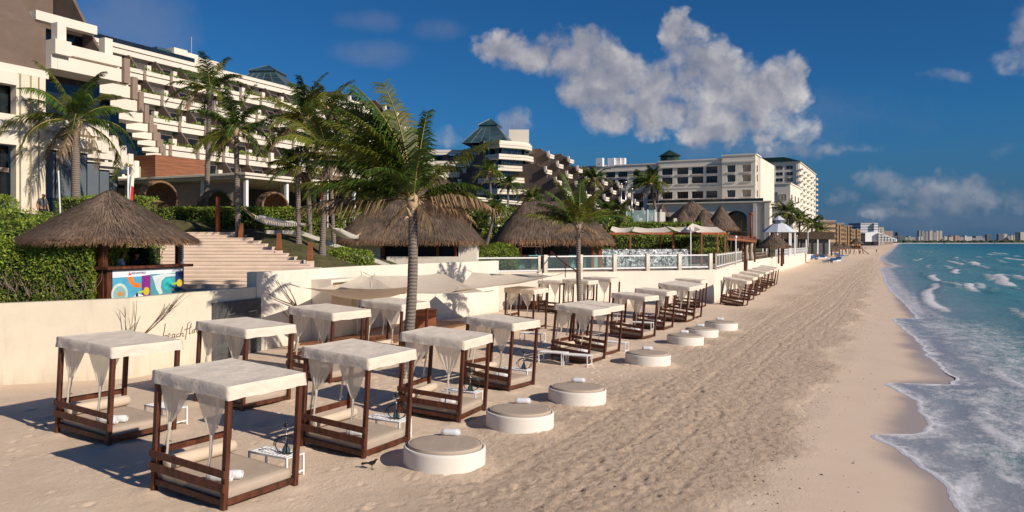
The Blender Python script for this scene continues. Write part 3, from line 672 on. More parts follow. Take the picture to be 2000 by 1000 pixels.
# ------------------------------------------------------------------ walls
def wall(name, label, P, tops, mtl, th=.35, zb=-.6, cat='wall'):
    """a run of wall over plan points P (world x, y), front face on the line, with a height at each point"""
    t = thing(name, label, cat, (P[0][0], P[0][1], 0))
    m = MB(); n = len(P); L0 = Vector((P[0][0], P[0][1], 0))
    fr = []; bk = []
    for i in range(n):
        d1 = Vector(P[i]) - Vector(P[i - 1]) if i else Vector(P[1]) - Vector(P[0])
        d2 = Vector(P[i + 1]) - Vector(P[i]) if i < n - 1 else d1
        d = (d1.normalized() + d2.normalized()).normalized(); nn = Vector((-d.y, d.x)) * th / max(.5, d.dot(d2.normalized()))
        fr.append(Vector((P[i][0], P[i][1], 0)) - L0); bk.append(fr[-1] + Vector((nn.x, nn.y, 0)))
    vs = []; fs = []
    for i in range(n):
        z = tops[i]
        vs += [fr[i] + Vector((0, 0, zb)), fr[i] + Vector((0, 0, z)), bk[i] + Vector((0, 0, z)), bk[i] + Vector((0, 0, zb))]
    for i in range(n - 1):
        a = 4 * i; b = a + 4
        fs += [(a, b, b + 1, a + 1), (a + 1, b + 1, b + 2, a + 2), (a + 2, b + 2, b + 3, a + 3)]
    fs += [(0, 1, 2, 3), (4 * n - 1, 4 * n - 2, 4 * n - 3, 4 * n - 4)]
    m.add(vs, fs); m.build('wall_body', mtl, t)
    return t
P1 = (-13.05, 27.2)
wall('retaining_wall', 'plain cream wall below the hedge at the left edge', [(-31, 20.9), P1], [2.7, 3.08], CREAM)
wallB = wall('retaining_wall', 'cream wall with handwritten lettering and dry branches in front of the kiosk', [(P1[0] + .003, P1[1] + .003), (-10.9, 33.9)], [3.09, 3.1], CREAM)
wallC = wall('retaining_wall', 'taller white wall behind the shade sails, stepping up beside the travertine stairs', [(-10.9, 34.0), (-8.05, 42.0), (-3.0, 50.2), (-.9, 53.6)], [3.72, 3.74, 3.76, 3.76], WHITE, .3)
m = MB(); m.b2((-.42, .02, -.4), (-.1, .5, 3.719)); m.build('wall_end', WHITE, wallC)
wall('low_wall', 'white wall below the round bush and glass panel', [(-2.9, 54.4), (2.1, 56.0), (2.2, 58.5)], [2.95, 2.95, 2.95], WHITE, .3)
wall('terrace_wall', 'white terrace wall under the glass fence facing the daybeds', [(2.25, 58.6), (16.2, 63.9)], [2.72, 2.80], WHITE, .4)
wall('terrace_wall', 'long white terrace wall under the slatted glass fence running along the shore', [(16.203, 63.91), (26.9, 92.5)], [2.80, 2.72], WHITE, .4)
wall('beach_wall', 'white beach wall beyond the brown gate running to the far palapas', [(28.2, 95.8), (60, 165), (107, 279)], [2.75, 2.75, 2.75], WHITE, .4)
# lettering on wall B, as brush strokes, in the wall's own frame
def on_wallB(px, py, off=.025):
    a, b = Vector((P1[0], P1[1])), Vector((-10.9, 33.9)); d = (b - a); nrm = Vector((d.y, -d.x)).normalized()
    k = (px - HX) / F
    # X = k Y ; a + s d
    s = (k * a.y - a.x) / (d.x - k * d.y)
    p = a + d * s + nrm * off
    Y = a.y + d.y * s
    return Vector((p.x, p.y, H - (py - HY) * Y / F))
def strokes(name, mtl, parent, lines, r):
    m = MB()
    for ln in lines: m.tube([on_wallB(*q) - parent.location for q in ln], r, 5)
    return m.build(name, mtl, parent)
LET = [  # b e a c h
    [(322, 632), (320, 646), (317, 660), (321, 655), (325, 655), (324, 660), (319, 661)], [(328, 658), (332, 654), (330, 651), (327, 655), (328, 660), (333, 659)],
    [(340, 652), (336, 653), (335, 659), (339, 658), (341, 652), (340, 659), (343, 658)], [(349, 651), (345, 653), (344, 658), (349, 657)],
    [(356, 638), (353, 648), (350, 658), (354, 651), (357, 650), (356, 657), (359, 656)],
    # f l a v o r s
    [(371, 628), (366, 632), (364, 645), (361, 663)], [(359, 644), (366, 642), (374, 638)], [(373, 631), (370, 643), (369, 652), (372, 651)],
    [(379, 643), (375, 645), (374, 651), (378, 649), (379, 643), (379, 650)], [(382, 642), (384, 650), (388, 641)], [(391, 642), (389, 647), (392, 649), (394, 644), (391, 642)],
    [(397, 650), (399, 641), (403, 640)], [(409, 639), (406, 642), (409, 645), (406, 649)]]
lt = strokes('lettering', TWIG, wallB, LET, .011); lt['label'] = 'beach flavors handwritten in thin dark brush letters'
# dark slate fireplace panel on wall B and one further along
def wall_panel(label, px0, px1, y0, y1, hole):
    a = on_wallB(px0, y0, .06); b = on_wallB(px1, y0, .06); zt = a.z; zb = .0
    t = thing('slate_panel', label, 'stone panel', (a.x, a.y, 0))
    d = (b - a); d.z = 0; L = d.length; t.rotation_euler = (0, 0, math.atan2(d.y, d.x))
    m = MB(); m.b2((0, -.0, zb - .3), (L, .09, .25)); m.b2((0, 0, .25), (L * hole[0], .09, 1.25)); m.b2((L * hole[1], 0, .25), (L, .09, 1.25)); m.b2((0, 0, 1.25), (L, .09, zt)); m.build('slab', SLATE, t, bevel=.01)
    m = MB(); m.b2((L * hole[0], .04, .25), (L * hole[1], .085, 1.25)); m.build('fire_opening', BLACK, t)
    for i, q in enumerate((.25, .7)): m = MB(); m.bar((L * q, -.03, zt - .55 + .03 * i), (L * q + .5, -.06, zt - .5), .04, .03); m.build('bracket', STEEL, t)
wall_panel('dark slate fireplace panel fixed to the cream wall behind the beach beds', 413, 508, 592, 700, (.3, .6))
# dry branches standing in front of the walls
def branch(label, base, tips, r=.02, sub=3, seed=0):
    rng = random.Random(seed); m = MB(); base = Vector(base); ns = 0
    for tp in tips:
        tp = Vector(tp); d = tp - base
        side = Vector((rng.uniform(-.2, .2), rng.uniform(-.1, .1), 0)) * d.length * .4
        pts = [base + d * s + side * math.sin(s * math.pi) for s in (0, .25, .5, .75, 1)]
        m.tube(pts, [r, r * .8, r * .6, r * .45, r * .2], 5)
        for k in range(sub):
            s = rng.uniform(.3, .9); p = base + d * s + side * math.sin(s * math.pi)
            q = p + d * rng.uniform(.18, .4) + Vector((rng.uniform(-.5, .5), rng.uniform(-.1, .1), rng.uniform(-.2, .25))) * d.length * .35
            m.tube([p, (p + q) / 2 + Vector((0, 0, .04)), q], [r * .45, r * .35, r * .15], 4)
    m2 = MB(); m2.v = [tuple(Vector(v) - base) for v in m.v]; m2.f = m.f; m2.m = m.m
    o = m2.build('dry_branch', TWIG, loc=base); return tag(o, label, 'branch', 'dry branches along the white walls')
def onB(px, py): return on_wallB(px, py, .12)
branch('bare forked dry branch at the corner of the cream wall', onB(248, 690), [onB(240, 600), onB(262, 585), onB(270, 615), onB(246, 620)], .022, 2, 1)
branch('long arching dry palm branch leaning against the cream wall beside the lettering', onB(268, 660), [onB(345, 572), onB(320, 600)], .022, 9, 2)
def onC(px, py, off=.15):
    a, b = Vector((-10.9, 34.0)), Vector((-8.05, 42.0)); d = b - a; nrm = Vector((d.y, -d.x)).normalized(); k = (px - HX) / F
    s = (k * a.y - a.x) / (d.x - k * d.y); p = a + d * s + nrm * off; Y = a.y + d.y * s
    return Vector((p.x, p.y, H - (py - HY) * Y / F))
branch('thick dry branch high on the white wall above the slate panel', onC(574, 598), [onC(535, 545), onC(552, 556), onC(515, 572)], .035, 2, 3)
branch('thin dry branch low on the white wall behind the beds', onC(580, 640), [onC(538, 592), onC(545, 630)], .02, 3, 4)
branch('upright dry branch against the white wall left of the tall palm', onC(683, 655), [onC(684, 582), onC(672, 600), onC(700, 590), onC(668, 640)], .025, 4, 5)

# ------------------------------------------------------------------ cabana beds
def pleat(t, k, a): return a * math.sin(t * k)
def make_cabana():
    t = thing('beach_cabana', '', 'beach bed', group='canopied beach beds on the sand')
    hx, hy, Hc = 1.10, .98, 2.40
    px, py = hx - .07, hy - .07
    for sx in (-1, 1):
        for sy in (-1, 1):
            m = MB(); m.box((0, 0, 1.015), (.105, .105, 2.35)); o = m.build('post', WOOD, t, bevel=.008); o.location = (sx * px, sy * py, 0)
    m = MB()
    for sy in (-1, 1): m.b2((-px + .055, sy * py - .025, .13), (px - .055, sy * py + .025, .25))
    for sx in (-1, 1): m.b2((sx * px - .025, -py + .055, .13), (sx * px + .025, py - .055, .25))
    m.b2((-px + .03, -py + .03, .2), (px - .03, py - .03, .23))
    m.build('bed_frame', WOOD, t, bevel=.006)
    m = MB()
    for z, h in ((.50, .16), (.76, .14)): m.b2((-px - .07, -py - .10, z - h / 2), (px + .07, -py - .055, z + h / 2))
    m.build('side_rail', WOOD, t, bevel=.008)
    m = MB()
    for z, h in ((.50, .16), (.76, .14)): m.b2((-px - .10, -py - .05, z - h / 2), (-px - .055, py + .07, z + h / 2))
    m.build('back_rail', WOOD, t, bevel=.008)
    m = MB()
    mx, my = px - .06, py - .06
    def mt(i, j):
        x = (i * 2 - 1); y = (j * 2 - 1)
        return (x * mx, y * my, .43 - .012 * nz(x * 2, y * 2, 3) - .03 * max(abs(x), abs(y)) ** 12)
    m.grid(14, 14, mt)
    n0 = 15; rim = [(i, 0) for i in range(14)] + [(14, j) for j in range(14)] + [(14 - i, 14) for i in range(14)] + [(0, 14 - j) for j in range(14)]
    top = [j * 15 + i for i, j in rim]; o0 = len(m.v)
    for (i, j) in rim:
        x, y = (i / 7 - 1) * (mx + .012), (j / 7 - 1) * (my + .012); m.v.append((x, y, .35))
    for (i, j) in rim:
        x, y = (i / 7 - 1) * mx, (j / 7 - 1) * my; m.v.append((x, y, .235))
    K = len(rim)
    for q in range(K):
        r = (q + 1) % K
        m.f.append((top[q], o0 + q, o0 + r, top[r])); m.f.append((o0 + q, o0 + K + q, o0 + K + r, o0 + r)); m.m += [0, 0]
    m.build('mattress', CUSH, t, smooth=True)
    # canopy: sagging cloth top and a skirt with a wavy hem
    m = MB(); G_ = 22
    def top_fn(i, j):
        x = i * 2 - 1; y = j * 2 - 1
        e = (1 - x * x) * (1 - y * y)
        fold = .009 * math.sin(11 * x + 6 * y + 4 * nz(x * 2, y * 2)) * (1 - .5 * e) + .008 * abs(nz(x * 4 + 3, y * 4))
        return (x * hx, y * hy, Hc + .02 - .035 * e ** .5 + .016 * nz(x * 2.4, y * 2.4, 1) * (e ** .4 + .15) + fold * (.2 + e) + .02 * e ** 6)
    m.grid(G_, G_, top_fn)
    rim = [(i, 0) for i in range(G_)] + [(G_, j) for j in range(G_)] + [(G_ - i, G_) for i in range(G_)] + [(0, G_ - j) for j in range(G_)]
    K = len(rim); top = [j * (G_ + 1) + i for i, j in rim]; o0 = len(m.v)
    for lev, (dz, out) in enumerate(((.0, .004), (.03, .016), (.08, .018), (.14, .02), (.20, .022), (.26, .024))):
        for q, (i, j) in enumerate(rim):
            x, y = (i / G_ * 2 - 1), (j / G_ * 2 - 1)
            w = .012 * nz(x * 5 + lev * .35, y * 5 - lev * .3, 5) * min(lev, 3) + .006 * nz(x * 14, y * 14, lev * .5) * (lev > 1); hem = .02 * nz(x * 2.2, y * 2.2, 9) * (lev / 5) ** 2
            sx_ = hx + out + w; zt_ = top_fn(i / G_, j / G_)[2]; m.v.append((x * sx_, y * (hy + out + w), zt_ - dz + hem))
    for lev in range(1, 6):
        for q in range(K):
            r = (q + 1) % K
            a = [o0 + (lev - 1) * K + z for z in range(K)]; b = [o0 + lev * K + z for z in range(K)]
            m.f.append((a[q], b[q], b[r], a[r])); m.m.append(0)
    m.build('canopy', CLOTH, t, smooth=True)
    m = MB()
    for y in (-.5, 0, .5): m.b2((-px, y - .03, 2.29), (px, y + .03, 2.35))
    for sy in (-1, 1): m.b2((-px, sy * py - .035, 2.192), (px, sy * py + .035, 2.28))
    for sx in (-1, 1): m.b2((sx * px - .03, -py + .036, 2.195), (sx * px + .03, py - .036, 2.275))
    m.build('roof_frame', WOOD, t)
    # tied curtains
    def curtain(p, d, w, apex, zs, ze, sd):
        """p top start, d unit direction, w width, apex = fraction along the top under which the cloth is knotted"""
        m = MB(); nrm = Vector((-d.y, d.x, 0))
        ax = p + d * (w * apex)
        def fn(i, j):
            jj = j ** .9
            width = (1 - jj) ** .85 * w + .05
            c = p + d * (w * .5) * (1 - jj) + (ax - p) * jj
            s = (i - .5)
            q = c + d * s * width + nrm * (.03 * (.35 + jj) * math.sin(i * 26 + sd) * (1 - .5 * jj) + .03 * math.sin(j * 3) * math.cos(s * 3))
            z = 2.18 + (zs - 2.18) * j - .10 * (abs(s) * 2) ** 2 * j * (1 - j) * 2
            return (q.x, q.y, z)
        m.grid(28, 14, fn)
        rp = []
        for k in range(11):
            z = zs + .03 + (ze - zs - .03) * k / 10
            rp.append(ax + Vector((.02 * nz(k * .4, sd), .02 * nz(k * .4, sd + 7), 0)) + Vector((0, 0, z)) - Vector((0, 0, ax.z)) + d * (-.09 * (k / 10) ** 1.5))
        m.tube(rp, [.042, .036, .03, .034, .026, .03, .024, .028, .024, .034, .018], 7)
        e = rp[-2]; m.tube([e, e + d * .07 + Vector((0, 0, .015)), e + d * .12 - Vector((0, 0, .03))], [.02, .015, .006], 5)
        m.build('curtain', GAUZE, t, smooth=True)
    X = Vector((1, 0, 0)); Yd = Vector((0, 1, 0))
    curtain(Vector((-px + .05, -py, 0)), X, .90, .38, 1.42, .55, 1.0)
    curtain(Vector((.06, -py, 0)), X, .90, .60, 1.38, .40, 2.2)
    curtain(Vector((-px, -py + .08, 0)), Yd, .62, .4, 1.5, .85, 3.1)
    curtain(Vector((-px, py - .70, 0)), Yd, .62, .6, 1.5, .9, 4.4)
    return t
CAB = make_cabana()
def solve(px, py, wpx, yaw, hpx):
    """place a canopy whose four top corners span wpx around column px, at mean row py, hpx tall at its nearest corner"""
    X, Y, z, s, h = (px - HX) * 2.6 / (py - HY), 2.6 * F / (py - HY), 0.0, 1.0, 2.4
    for _ in range(60):
        pts = []
        for a, b in ((-1, -1), (1, -1), (1, 1), (-1, 1)):
            lx, ly = a * 1.115 * s, b * .995 * s
            wx, wy = X + lx * math.cos(yaw) + ly * math.sin(yaw), Y - lx * math.sin(yaw) + ly * math.cos(yaw)
            pts.append((HX + F * wx / wy, HY + F * (H - z - h) / wy, wy))
        xs = [p[0] for p in pts]; w = max(xs) - min(xs); my = sum(p[1] for p in pts) / 4
        h += .5 * (min(3.0, hpx * min(p[2] for p in pts) / F) - h)
        X += .7 * (px - (max(xs) + min(xs)) / 2) * Y / F
        Y *= 1 + .6 * (my - py) / (my - HY)
        s = min(1.15, max(.75, s * (1 + .4 * (wpx / w - 1)))); z = float(sand_z(uv(X, Y)[0]))
    return X, Y, z, s, h / 2.42
# (px, py, width, yaw degrees, tilt degrees, label)
CABS = [
 (448, 725, 300, 33, 3.5, 'nearest canopied beach bed at the bottom left, with a white table and hookah behind it'),
 (234, 660, 247, 33, 3.5, 'leftmost canopied beach bed, standing below the lettered cream wall'),
 (702, 679, 224, 32, 4, 'canopied beach bed right behind the black bird, second in the front row'),
 (481, 630, 196, 31, 3.5, 'canopied beach bed in front of the slate fireplace panel'),
 (872, 650, 181, 31, 4, 'canopied beach bed just right of the tall palm trunk, third in the front row'),
 (644, 601, 162, 30, 3.5, 'canopied beach bed below the shade sails, left of the tall palm trunk'),
 (982, 621, 147, 29, 4, 'canopied beach bed behind the third, fourth in the front row'),
 (772, 587, 136, 30, 3, 'canopied beach bed under the shade sails half hidden by the tall palm trunk'),
 (1138, 597, 111, 27, 5.5, 'canopied beach bed with two white slatted tables at its foot'),
 (1170, 592, 100, 27, 5, 'canopied beach bed pushed close behind the one with two white tables'),
 (1241, 574, 93, 26, 4, 'canopied beach bed beyond the fourth daybed, first of the middle cluster'),
 (1281, 565, 82, 26, 4.5, 'canopied beach bed second in the middle cluster'),
 (1325, 555, 78, 26, 6, 'canopied beach bed third in the middle cluster, leaning seaward'),
 (1341, 552, 74, 26, 6, 'canopied beach bed fourth in the middle cluster, close behind the leaning one'),
 (1351, 545, 64, 26, 3, 'canopied beach bed set back by the terrace wall, last of the middle cluster'),
 (1441, 544, 57, 26, 9, 'canopied beach bed nearest in the far leaning row below the gate'),
 (1455, 537.5, 51, 26, 9, 'canopied beach bed second in the far leaning row'),
 (1468, 532, 47, 26, 8, 'canopied beach bed third in the far leaning row'),
 (1481, 527.5, 44, 26, 8, 'canopied beach bed fourth in the far leaning row'),
 (1490, 524.5, 41, 26, 8, 'canopied beach bed fifth in the far leaning row'),
 (1499, 522, 39, 26, 8, 'canopied beach bed sixth in the far leaning row'),
 (1504, 519.8, 38, 26, 8, 'farthest canopied beach bed at the end of the leaning row'),
 (1028, 562, 86, 29, 2, 'canopied beach bed against the white wall with a white table at its right'),
 (1082, 548, 60, 28, 2, 'canopied beach bed by the terrace stairs, left of the slim palm'),
 (1134, 546, 70, 28, 2, 'canopied beach bed by the terrace wall directly behind the slim palm'),
 (1176, 541.5, 74, 28, 2, 'canopied beach bed below the terrace wall right of the slim palm'),
]
CPOS = []
YAW = {0: 30, 3: 30, 4: 23, 5: 31, 6: 32, 8: 32, 9: 32, 10: 34}
HPX = {0: 255, 1: 199, 2: 208, 3: 166, 4: 167, 5: 145, 6: 140, 7: 122, 8: 111, 9: 101, 10: 88, 11: 78, 14: 56, 23: 62, 24: 70, 25: 70}
for i, (px_, py_, w_, yaw, tilt, lab) in enumerate(CABS):
    yaw = YAW.get(i, 29); X, Y, z, s, sz = solve(px_, py_, w_, R(yaw), HPX.get(i, .955 * w_))
    o = CAB if i == 0 else dup(CAB, (0, 0, 0), label=lab)
    rot = Matrix.Rotation(-R(yaw), 4, 'Z') @ Matrix.Rotation(R(tilt), 4, 'Y') @ Matrix.Rotation(R(random.uniform(-1, 1)), 4, 'X')
    # the canopy centre is what was measured: put the foot below it along the tilted axis
    up = rot @ Vector((0, 0, 2.40 * sz))
    loc = Vector((X, Y, z + 2.40 * sz)) - up; loc.z = float(sand_z(uv(loc.x, loc.y)[0])) - .01
    o.location = loc; o.rotation_euler = rot.to_euler(); o.scale = (s, s, sz); o['label'] = lab
    CPOS.append((loc.copy(), rot.copy(), s, sz, yaw))
def on_cab(i, p):
    loc, rot, s, sz, _ = CPOS[i]; return loc + rot @ Vector((p[0] * s, p[1] * s, p[2] * sz))

# ------------------------------------------------------------------ towels, bolsters, tables, hookahs
def make_towel():
    m = MB(); n = 14; L = .42
    prof = [(0.012, -L / 2 + .02), (.05, -L / 2), (.072, -L / 2 + .012), (.078, -L / 4), (.075, 0), (.079, L / 4), (.072, L / 2 - .012), (.05, L / 2), (.012, L / 2 - .02)]
    m.lathe(prof, n)
    pts = []
    for k in range(26):
        a = k * .6; r = .012 + .0024 * k; pts.append((r * math.cos(a), r * math.sin(a), L / 2 + .004))
    m.tube(pts, .006, 4)
    m.v = [(z, x, y + .078) for x, y, z in m.v]
    m.b2((-L / 2 + .02, .03, .10), (L / 2 - .02, .082, .115))
    me = m.build('rolled_towel', TOWEL, smooth=True); return me
TOW = make_towel(); TOW_USED = [False]
def towel(loc, rz, label, group, s=1.0):
    o = TOW if not TOW_USED[0] else TOW.copy()
    if TOW_USED[0]: COL.objects.link(o)
    TOW_USED[0] = True
    o.location = loc; o.rotation_euler = (0, 0, rz); o.scale = (s, s, s)
    return tag(o, label, 'towel', group)
BOL = None
def bolster(i, label):
    global BOL
    loc, rot, s, _, _ = CPOS[i]
    if BOL is None:
        m = MB(); prof = [(.02, -.86), (.11, -.85), (.135, -.82), (.14, -.4), (.136, 0), (.14, .4), (.135, .82), (.11, .85), (.02, .86)]
        m.lathe(prof, 18); m.v = [(x, z, y) for x, y, z in m.v]; m.f = [f[::-1] for f in m.f]
        o = BOL = m.build('bolster_pillow', CUSHL, smooth=True)
    else:
        o = BOL.copy(); COL.objects.link(o)
    o.location = on_cab(i, (-.80, .02, .57)); o.rotation_euler = rot.to_euler(); o.scale = (s, s, s)
    tag(o, label, 'pillow', 'long bolsters on the beach beds')
short = {0: 'nearest beach bed', 1: 'leftmost beach bed', 2: 'bed behind the black bird', 3: 'bed before the slate panel', 4: 'bed right of the tall palm', 5: 'bed left of the tall palm', 6: 'fourth front row bed',
         7: 'bed hidden by the palm trunk', 8: 'bed with two tables', 9: 'bed behind the two-table bed', 10: 'first middle cluster bed', 11: 'second middle cluster bed', 12: 'leaning middle cluster bed', 13: 'fourth middle cluster bed', 14: 'set-back middle cluster bed',
         15: 'nearest bed of the far row', 16: 'second bed of the far row', 17: 'third bed of the far row', 18: 'fourth bed of the far row', 22: 'bed against the white wall'}
for i in range(14):
    bolster(i, 'long pale bolster along the back rail of the ' + short[i])
tow_rng = random.Random(4)
for i in (0, 1, 2, 3, 4, 6, 8, 9, 10, 11, 12, 13, 15, 16, 17, 18):
    n = 2 if i in (0, 1, 8) else 1
    for k in range(n):
        p = on_cab(i, (.55 + .02 * k, -.62 + .22 * k, .432)) if i in (0, 1) else on_cab(i, (.4, -.5 + .22 * k, .432))
        side = ('front', 'rear')[k] + ' ' if n == 2 else ''
        towel(p, -R(CPOS[i][4]) + R(18) + (k * .25), side + 'white rolled towel on the mattress of the ' + short[i], 'rolled towels on the beach beds', CPOS[i][2] * 1.15)
def make_table():
    t = thing('side_table', '', 'table', group='white slatted side tables by the beach beds')
    m = MB(); L, Wd, h = 1.15, .52, .42
    for y in (-Wd / 2 + .02, Wd / 2 - .02): m.b2((-L / 2, y - .02, h - .04), (L / 2, y + .02, h))
    for k in range(11): x = -L / 2 + .03 + k * (L - .06) / 10; m.b2((x - .037, -Wd / 2 + .041, h - .028), (x + .037, Wd / 2 - .041, h - .004))
    m.build('slatted_top', WMETAL, t, bevel=.003)
    for sx in (-1, 1):
        m = MB()
        for y in (-1, 1): m.b2((-.02, y * Wd / 2 - .02 - y * .021, -.1), (.02, y * Wd / 2 + .02 - y * .021, h - .041))
        m.b2((-.018, -Wd / 2 + .042, .03), (.018, Wd / 2 - .042, .06))
        m.build('leg_frame', WMETAL, t).location = (sx * (L / 2 - .022), 0, 0)
    return t
TAB = make_table(); tn = [0]
def table(loc, rz, label):
    o = TAB if tn[0] == 0 else dup(TAB, loc)
    tn[0] += 1; o.location = loc; o.rotation_euler = (0, 0, rz); o['label'] = label; return o
def make_hookah():
    t = thing('hookah', '', 'hookah', group='black hookahs on the white tables')
    m = MB(); m.lathe([(.07, 0), (.085, .02), (.09, .07), (.06, .14), (.028, .19), (.028, .22)], 16); m.build('glass_vase', GLASSB, t, smooth=True)
    m = MB(); m.lathe([(.03, .22), (.015, .24), (.014, .36), (.03, .38), (.013, .40), (.013, .52), (.1, .525), (.1, .535), (.015, .54)], 14); m.build('stem', STEEL, t, smooth=True)
    m = MB(); m.lathe([(.015, .54), (.03, .56), (.055, .60), (.06, .62), (.03, .63), (.02, .66), (.008, .69)], 14); m.build('bowl', BLACK, t, smooth=True)
    m = MB(); pts = [(.03 + .2 * math.sin(a) * (1 + .04 * a), .05 * a / 5 - .12, .20 - .19 * math.cos(a)) for a in [k * .32 for k in range(36)]]
    m.tube([(.02, 0, .3)] + pts, .012, 6); m.build('hose', BLACK, t, smooth=True)
    return t
HOO = make_hookah(); hn = [0]
def hookah(loc, rz, label):
    o = HOO if hn[0] == 0 else dup(HOO, loc)
    hn[0] += 1; o.location = loc; o.rotation_euler = (0, 0, rz); o['label'] = label; return o
TABLES = [(0, (.0, 1.38), 'nearest bed'), (2, (.0, 1.38), 'bed behind the black bird'), (4, (.0, 1.38), 'bed right of the tall palm'), (6, (.0, 1.38), 'fourth front row bed')]
for i, (x, y), nm in TABLES:
    p = on_cab(i, (x, y, 0)); p.z = float(sand_z(uv(p.x, p.y)[0])) + .02
    rz = -R(CPOS[i][4]); t = table(p, rz, 'white slatted table carrying a hookah beyond the ' + nm)
    hookah(p + Vector((math.cos(rz), math.sin(rz), 0)) * (.28 if i != 0 else .3) + Vector((0, 0, .425)), rz + .6, 'black hookah with coiled hose on the table of the ' + nm)
p = on_cab(1, (.1, 1.4, 0)); p.z = float(sand_z(uv(p.x, p.y)[0])) + .02; table(p, -R(33), 'empty white slatted table beyond the leftmost bed')
for i, x, y, lab in ((8, -.6, -1.5, 'left of the two white tables at the foot of the two-table bed'), (8, .68, -1.45, 'right of the two white tables at the foot of the two-table bed'), (9, .6, 1.35, 'white table seaward of the paired beds'), (11, -.2, -1.45, 'white table before the second middle cluster bed')):
    p = on_cab(i, (x, y, 0)); p.z = float(sand_z(uv(p.x, p.y)[0])) + .02; table(p, -R(27), lab)
p = G(1040, 668, 0); table(Vector((p.x, p.y, p.z + .02)), -R(29), 'lone white table near the white wall bed')

# ------------------------------------------------------------------ round plastered daybeds
def make_daybed():
    t = thing('round_daybed', '', 'daybed', group='round white daybeds along the walkway')
    m = MB(); m.lathe([(.90, -.3), (.905, .38), (.90, .425), (.885, .44), (.845, .44), (.84, .40), (.82, .385)], 72, cap=False); m.build('plaster_base', BEDW, t, smooth=True)
    m = MB(); m.lathe([(.80, .37), (.825, .41), (.825, .455), (.80, .485), (.70, .497), (.4, .502), (.02, .50)], 64); cu = m.build('cushion', CUSH, t, smooth=True)
    m = MB(); m.tube([(.80 * math.cos(a), .80 * math.sin(a), .485) for a in [k * math.pi / 32 for k in range(65)]], .010, 5, False)
    for k in (-.27, .27): m.tube([(k + .02 * math.sin(y * 4), y, .499 - .012 * abs(y) ** 6 / .1) for y in [-.72 + .09 * j for j in range(17)]], .006, 4)
    m.build('piping', BOLT if False else CUSHL, cu, smooth=True)
    return t
BED = make_daybed()
BEDS = [(868, 908, 160), (1015, 834, 133), (1127, 785, 113), (1265, 712, 88), (1338, 673, 71), (1370, 658, 64), (1408, 645, 63)]
bl = ['nearest round white daybed, beside the black bird', 'second nearest round white daybed', 'third round white daybed from the camera', 'fourth round white daybed standing alone past the gap', 'front daybed of the far cluster of three', 'middle daybed of the far cluster of three', 'farthest round white daybed, rear of the cluster of three']
for i, (px_, py_, w_) in enumerate(BEDS):
    g = G(px_, py_); s = min(1.1, max(.85, w_ * g.y / F / 1.81))
    o = BED if i == 0 else dup(BED, g)
    o.location = g; o.scale = (s, s, s); o['label'] = bl[i]; o.rotation_euler = (0, R(1.5), 0)
    DEEP.append((*uv(g.x, g.y), .95 * s, .07))
    d = Vector((.14, .99, 0)); q = g + d * .62 * s; q.z = g.z + .495 * s
    towel(q, R(-8 + 5 * math.sin(i * 2)), 'white rolled towel on the ' + bl[i].replace('nearest round white daybed, beside the black bird', 'nearest round daybed').split(',')[0], 'rolled towels on the round daybeds', 1.0 * s)
for loc, rot, s, _, _ in CPOS[:16]:
    for sx in (-1, 1):
        for sy in (-1, 1):
            q = loc + rot @ Vector((sx * 1.03 * s, sy * .91 * s, 0)); DEEP.append((*uv(q.x, q.y), .1, .045))
make_sand()
def make_weed():
    rng = np.random.default_rng(44); P = []
    for _ in range(1500):
        v = 8 + 90 * rng.random() ** 1.6; k = rng.random()
        u = (-2.7 + .5 * math.sin(v * .5) + rng.normal(0, .35)) if k < .45 else (rng.uniform(-3, -.6) if k < .7 else rng.normal(-6, 2.2))
        P.append((u, v))
    P = np.array(P); n = len(P); z = sand_z(P[:, 0]) + .006; a = rng.uniform(0, math.pi, n); l = rng.uniform(.012, .05, n) * (.4 + rng.random(n) ** 2); w = l * rng.uniform(.2, .6, n)
    dx = np.stack([np.cos(a), np.sin(a)], 1); dy = np.stack([-np.sin(a), np.cos(a)], 1)
    V = np.zeros((n, 4, 3)); c = [(-1, 0), (0, -1), (1, 0), (0, 1)]
    for k, (p, q) in enumerate(c): V[:, k, :2] = P + dx * (p * l)[:, None] + dy * (q * w)[:, None]; V[:, k, 2] = z + (.012 if k in (1, 2) else .0)
    o = arrays('seaweed_scraps', V.reshape(-1, 3), np.arange(n * 4).reshape(n, 4), TWIG); o.rotation_euler = (0, 0, FRAME_RZ)
    tag(o, 'scraps of dry seaweed strewn along the beach', 'seaweed', kind='stuff')
make_weed()

# ------------------------------------------------------------------ the grackle on the sand
def make_bird():
    g = G(727, 917)
    t = thing('black_bird', 'small black long-tailed bird standing on the sand beside the nearest daybed', 'bird', g, R(-20))
    m = MB()
    m.tube([(-.11, 0, .13), (-.07, 0, .135), (-.02, 0, .14), (.03, 0, .155), (.065, 0, .185), (.085, 0, .215), (.105, 0, .23), (.125, 0, .232)], [.012, .033, .046, .045, .03, .024, .024, .01], 10)
    m.tube([(.125, 0, .232), (.165, 0, .225)], [.008, .002], 6)
    m.tube([(-.10, 0, .135), (-.17, 0, .125), (-.26, 0, .10)], [.02, .022, .03], 6)
    m.build('body', BLACK, t, smooth=True)
    for s in (-1, 1):
        m = MB(); m.tube([(-.005, s * .02, .11), (-.015, s * .022, .06), (0, s * .022, .0)], [.009, .005, .005], 6)
        for a in (-.5, 0, .5): m.tube([(0, s * .022, .005), (.04 * math.cos(a), s * .022 + .04 * math.sin(a), .003)], [.004, .002], 5)
        m.build('leg', BLACK, t)
        m = MB(); m.tube([(.03, s * .042, .165), (-.04, s * .046, .15), (-.13, s * .03, .13)], [.014, .026, .004], 6); m.build('wing', BLACK, t, smooth=True)
make_bird()
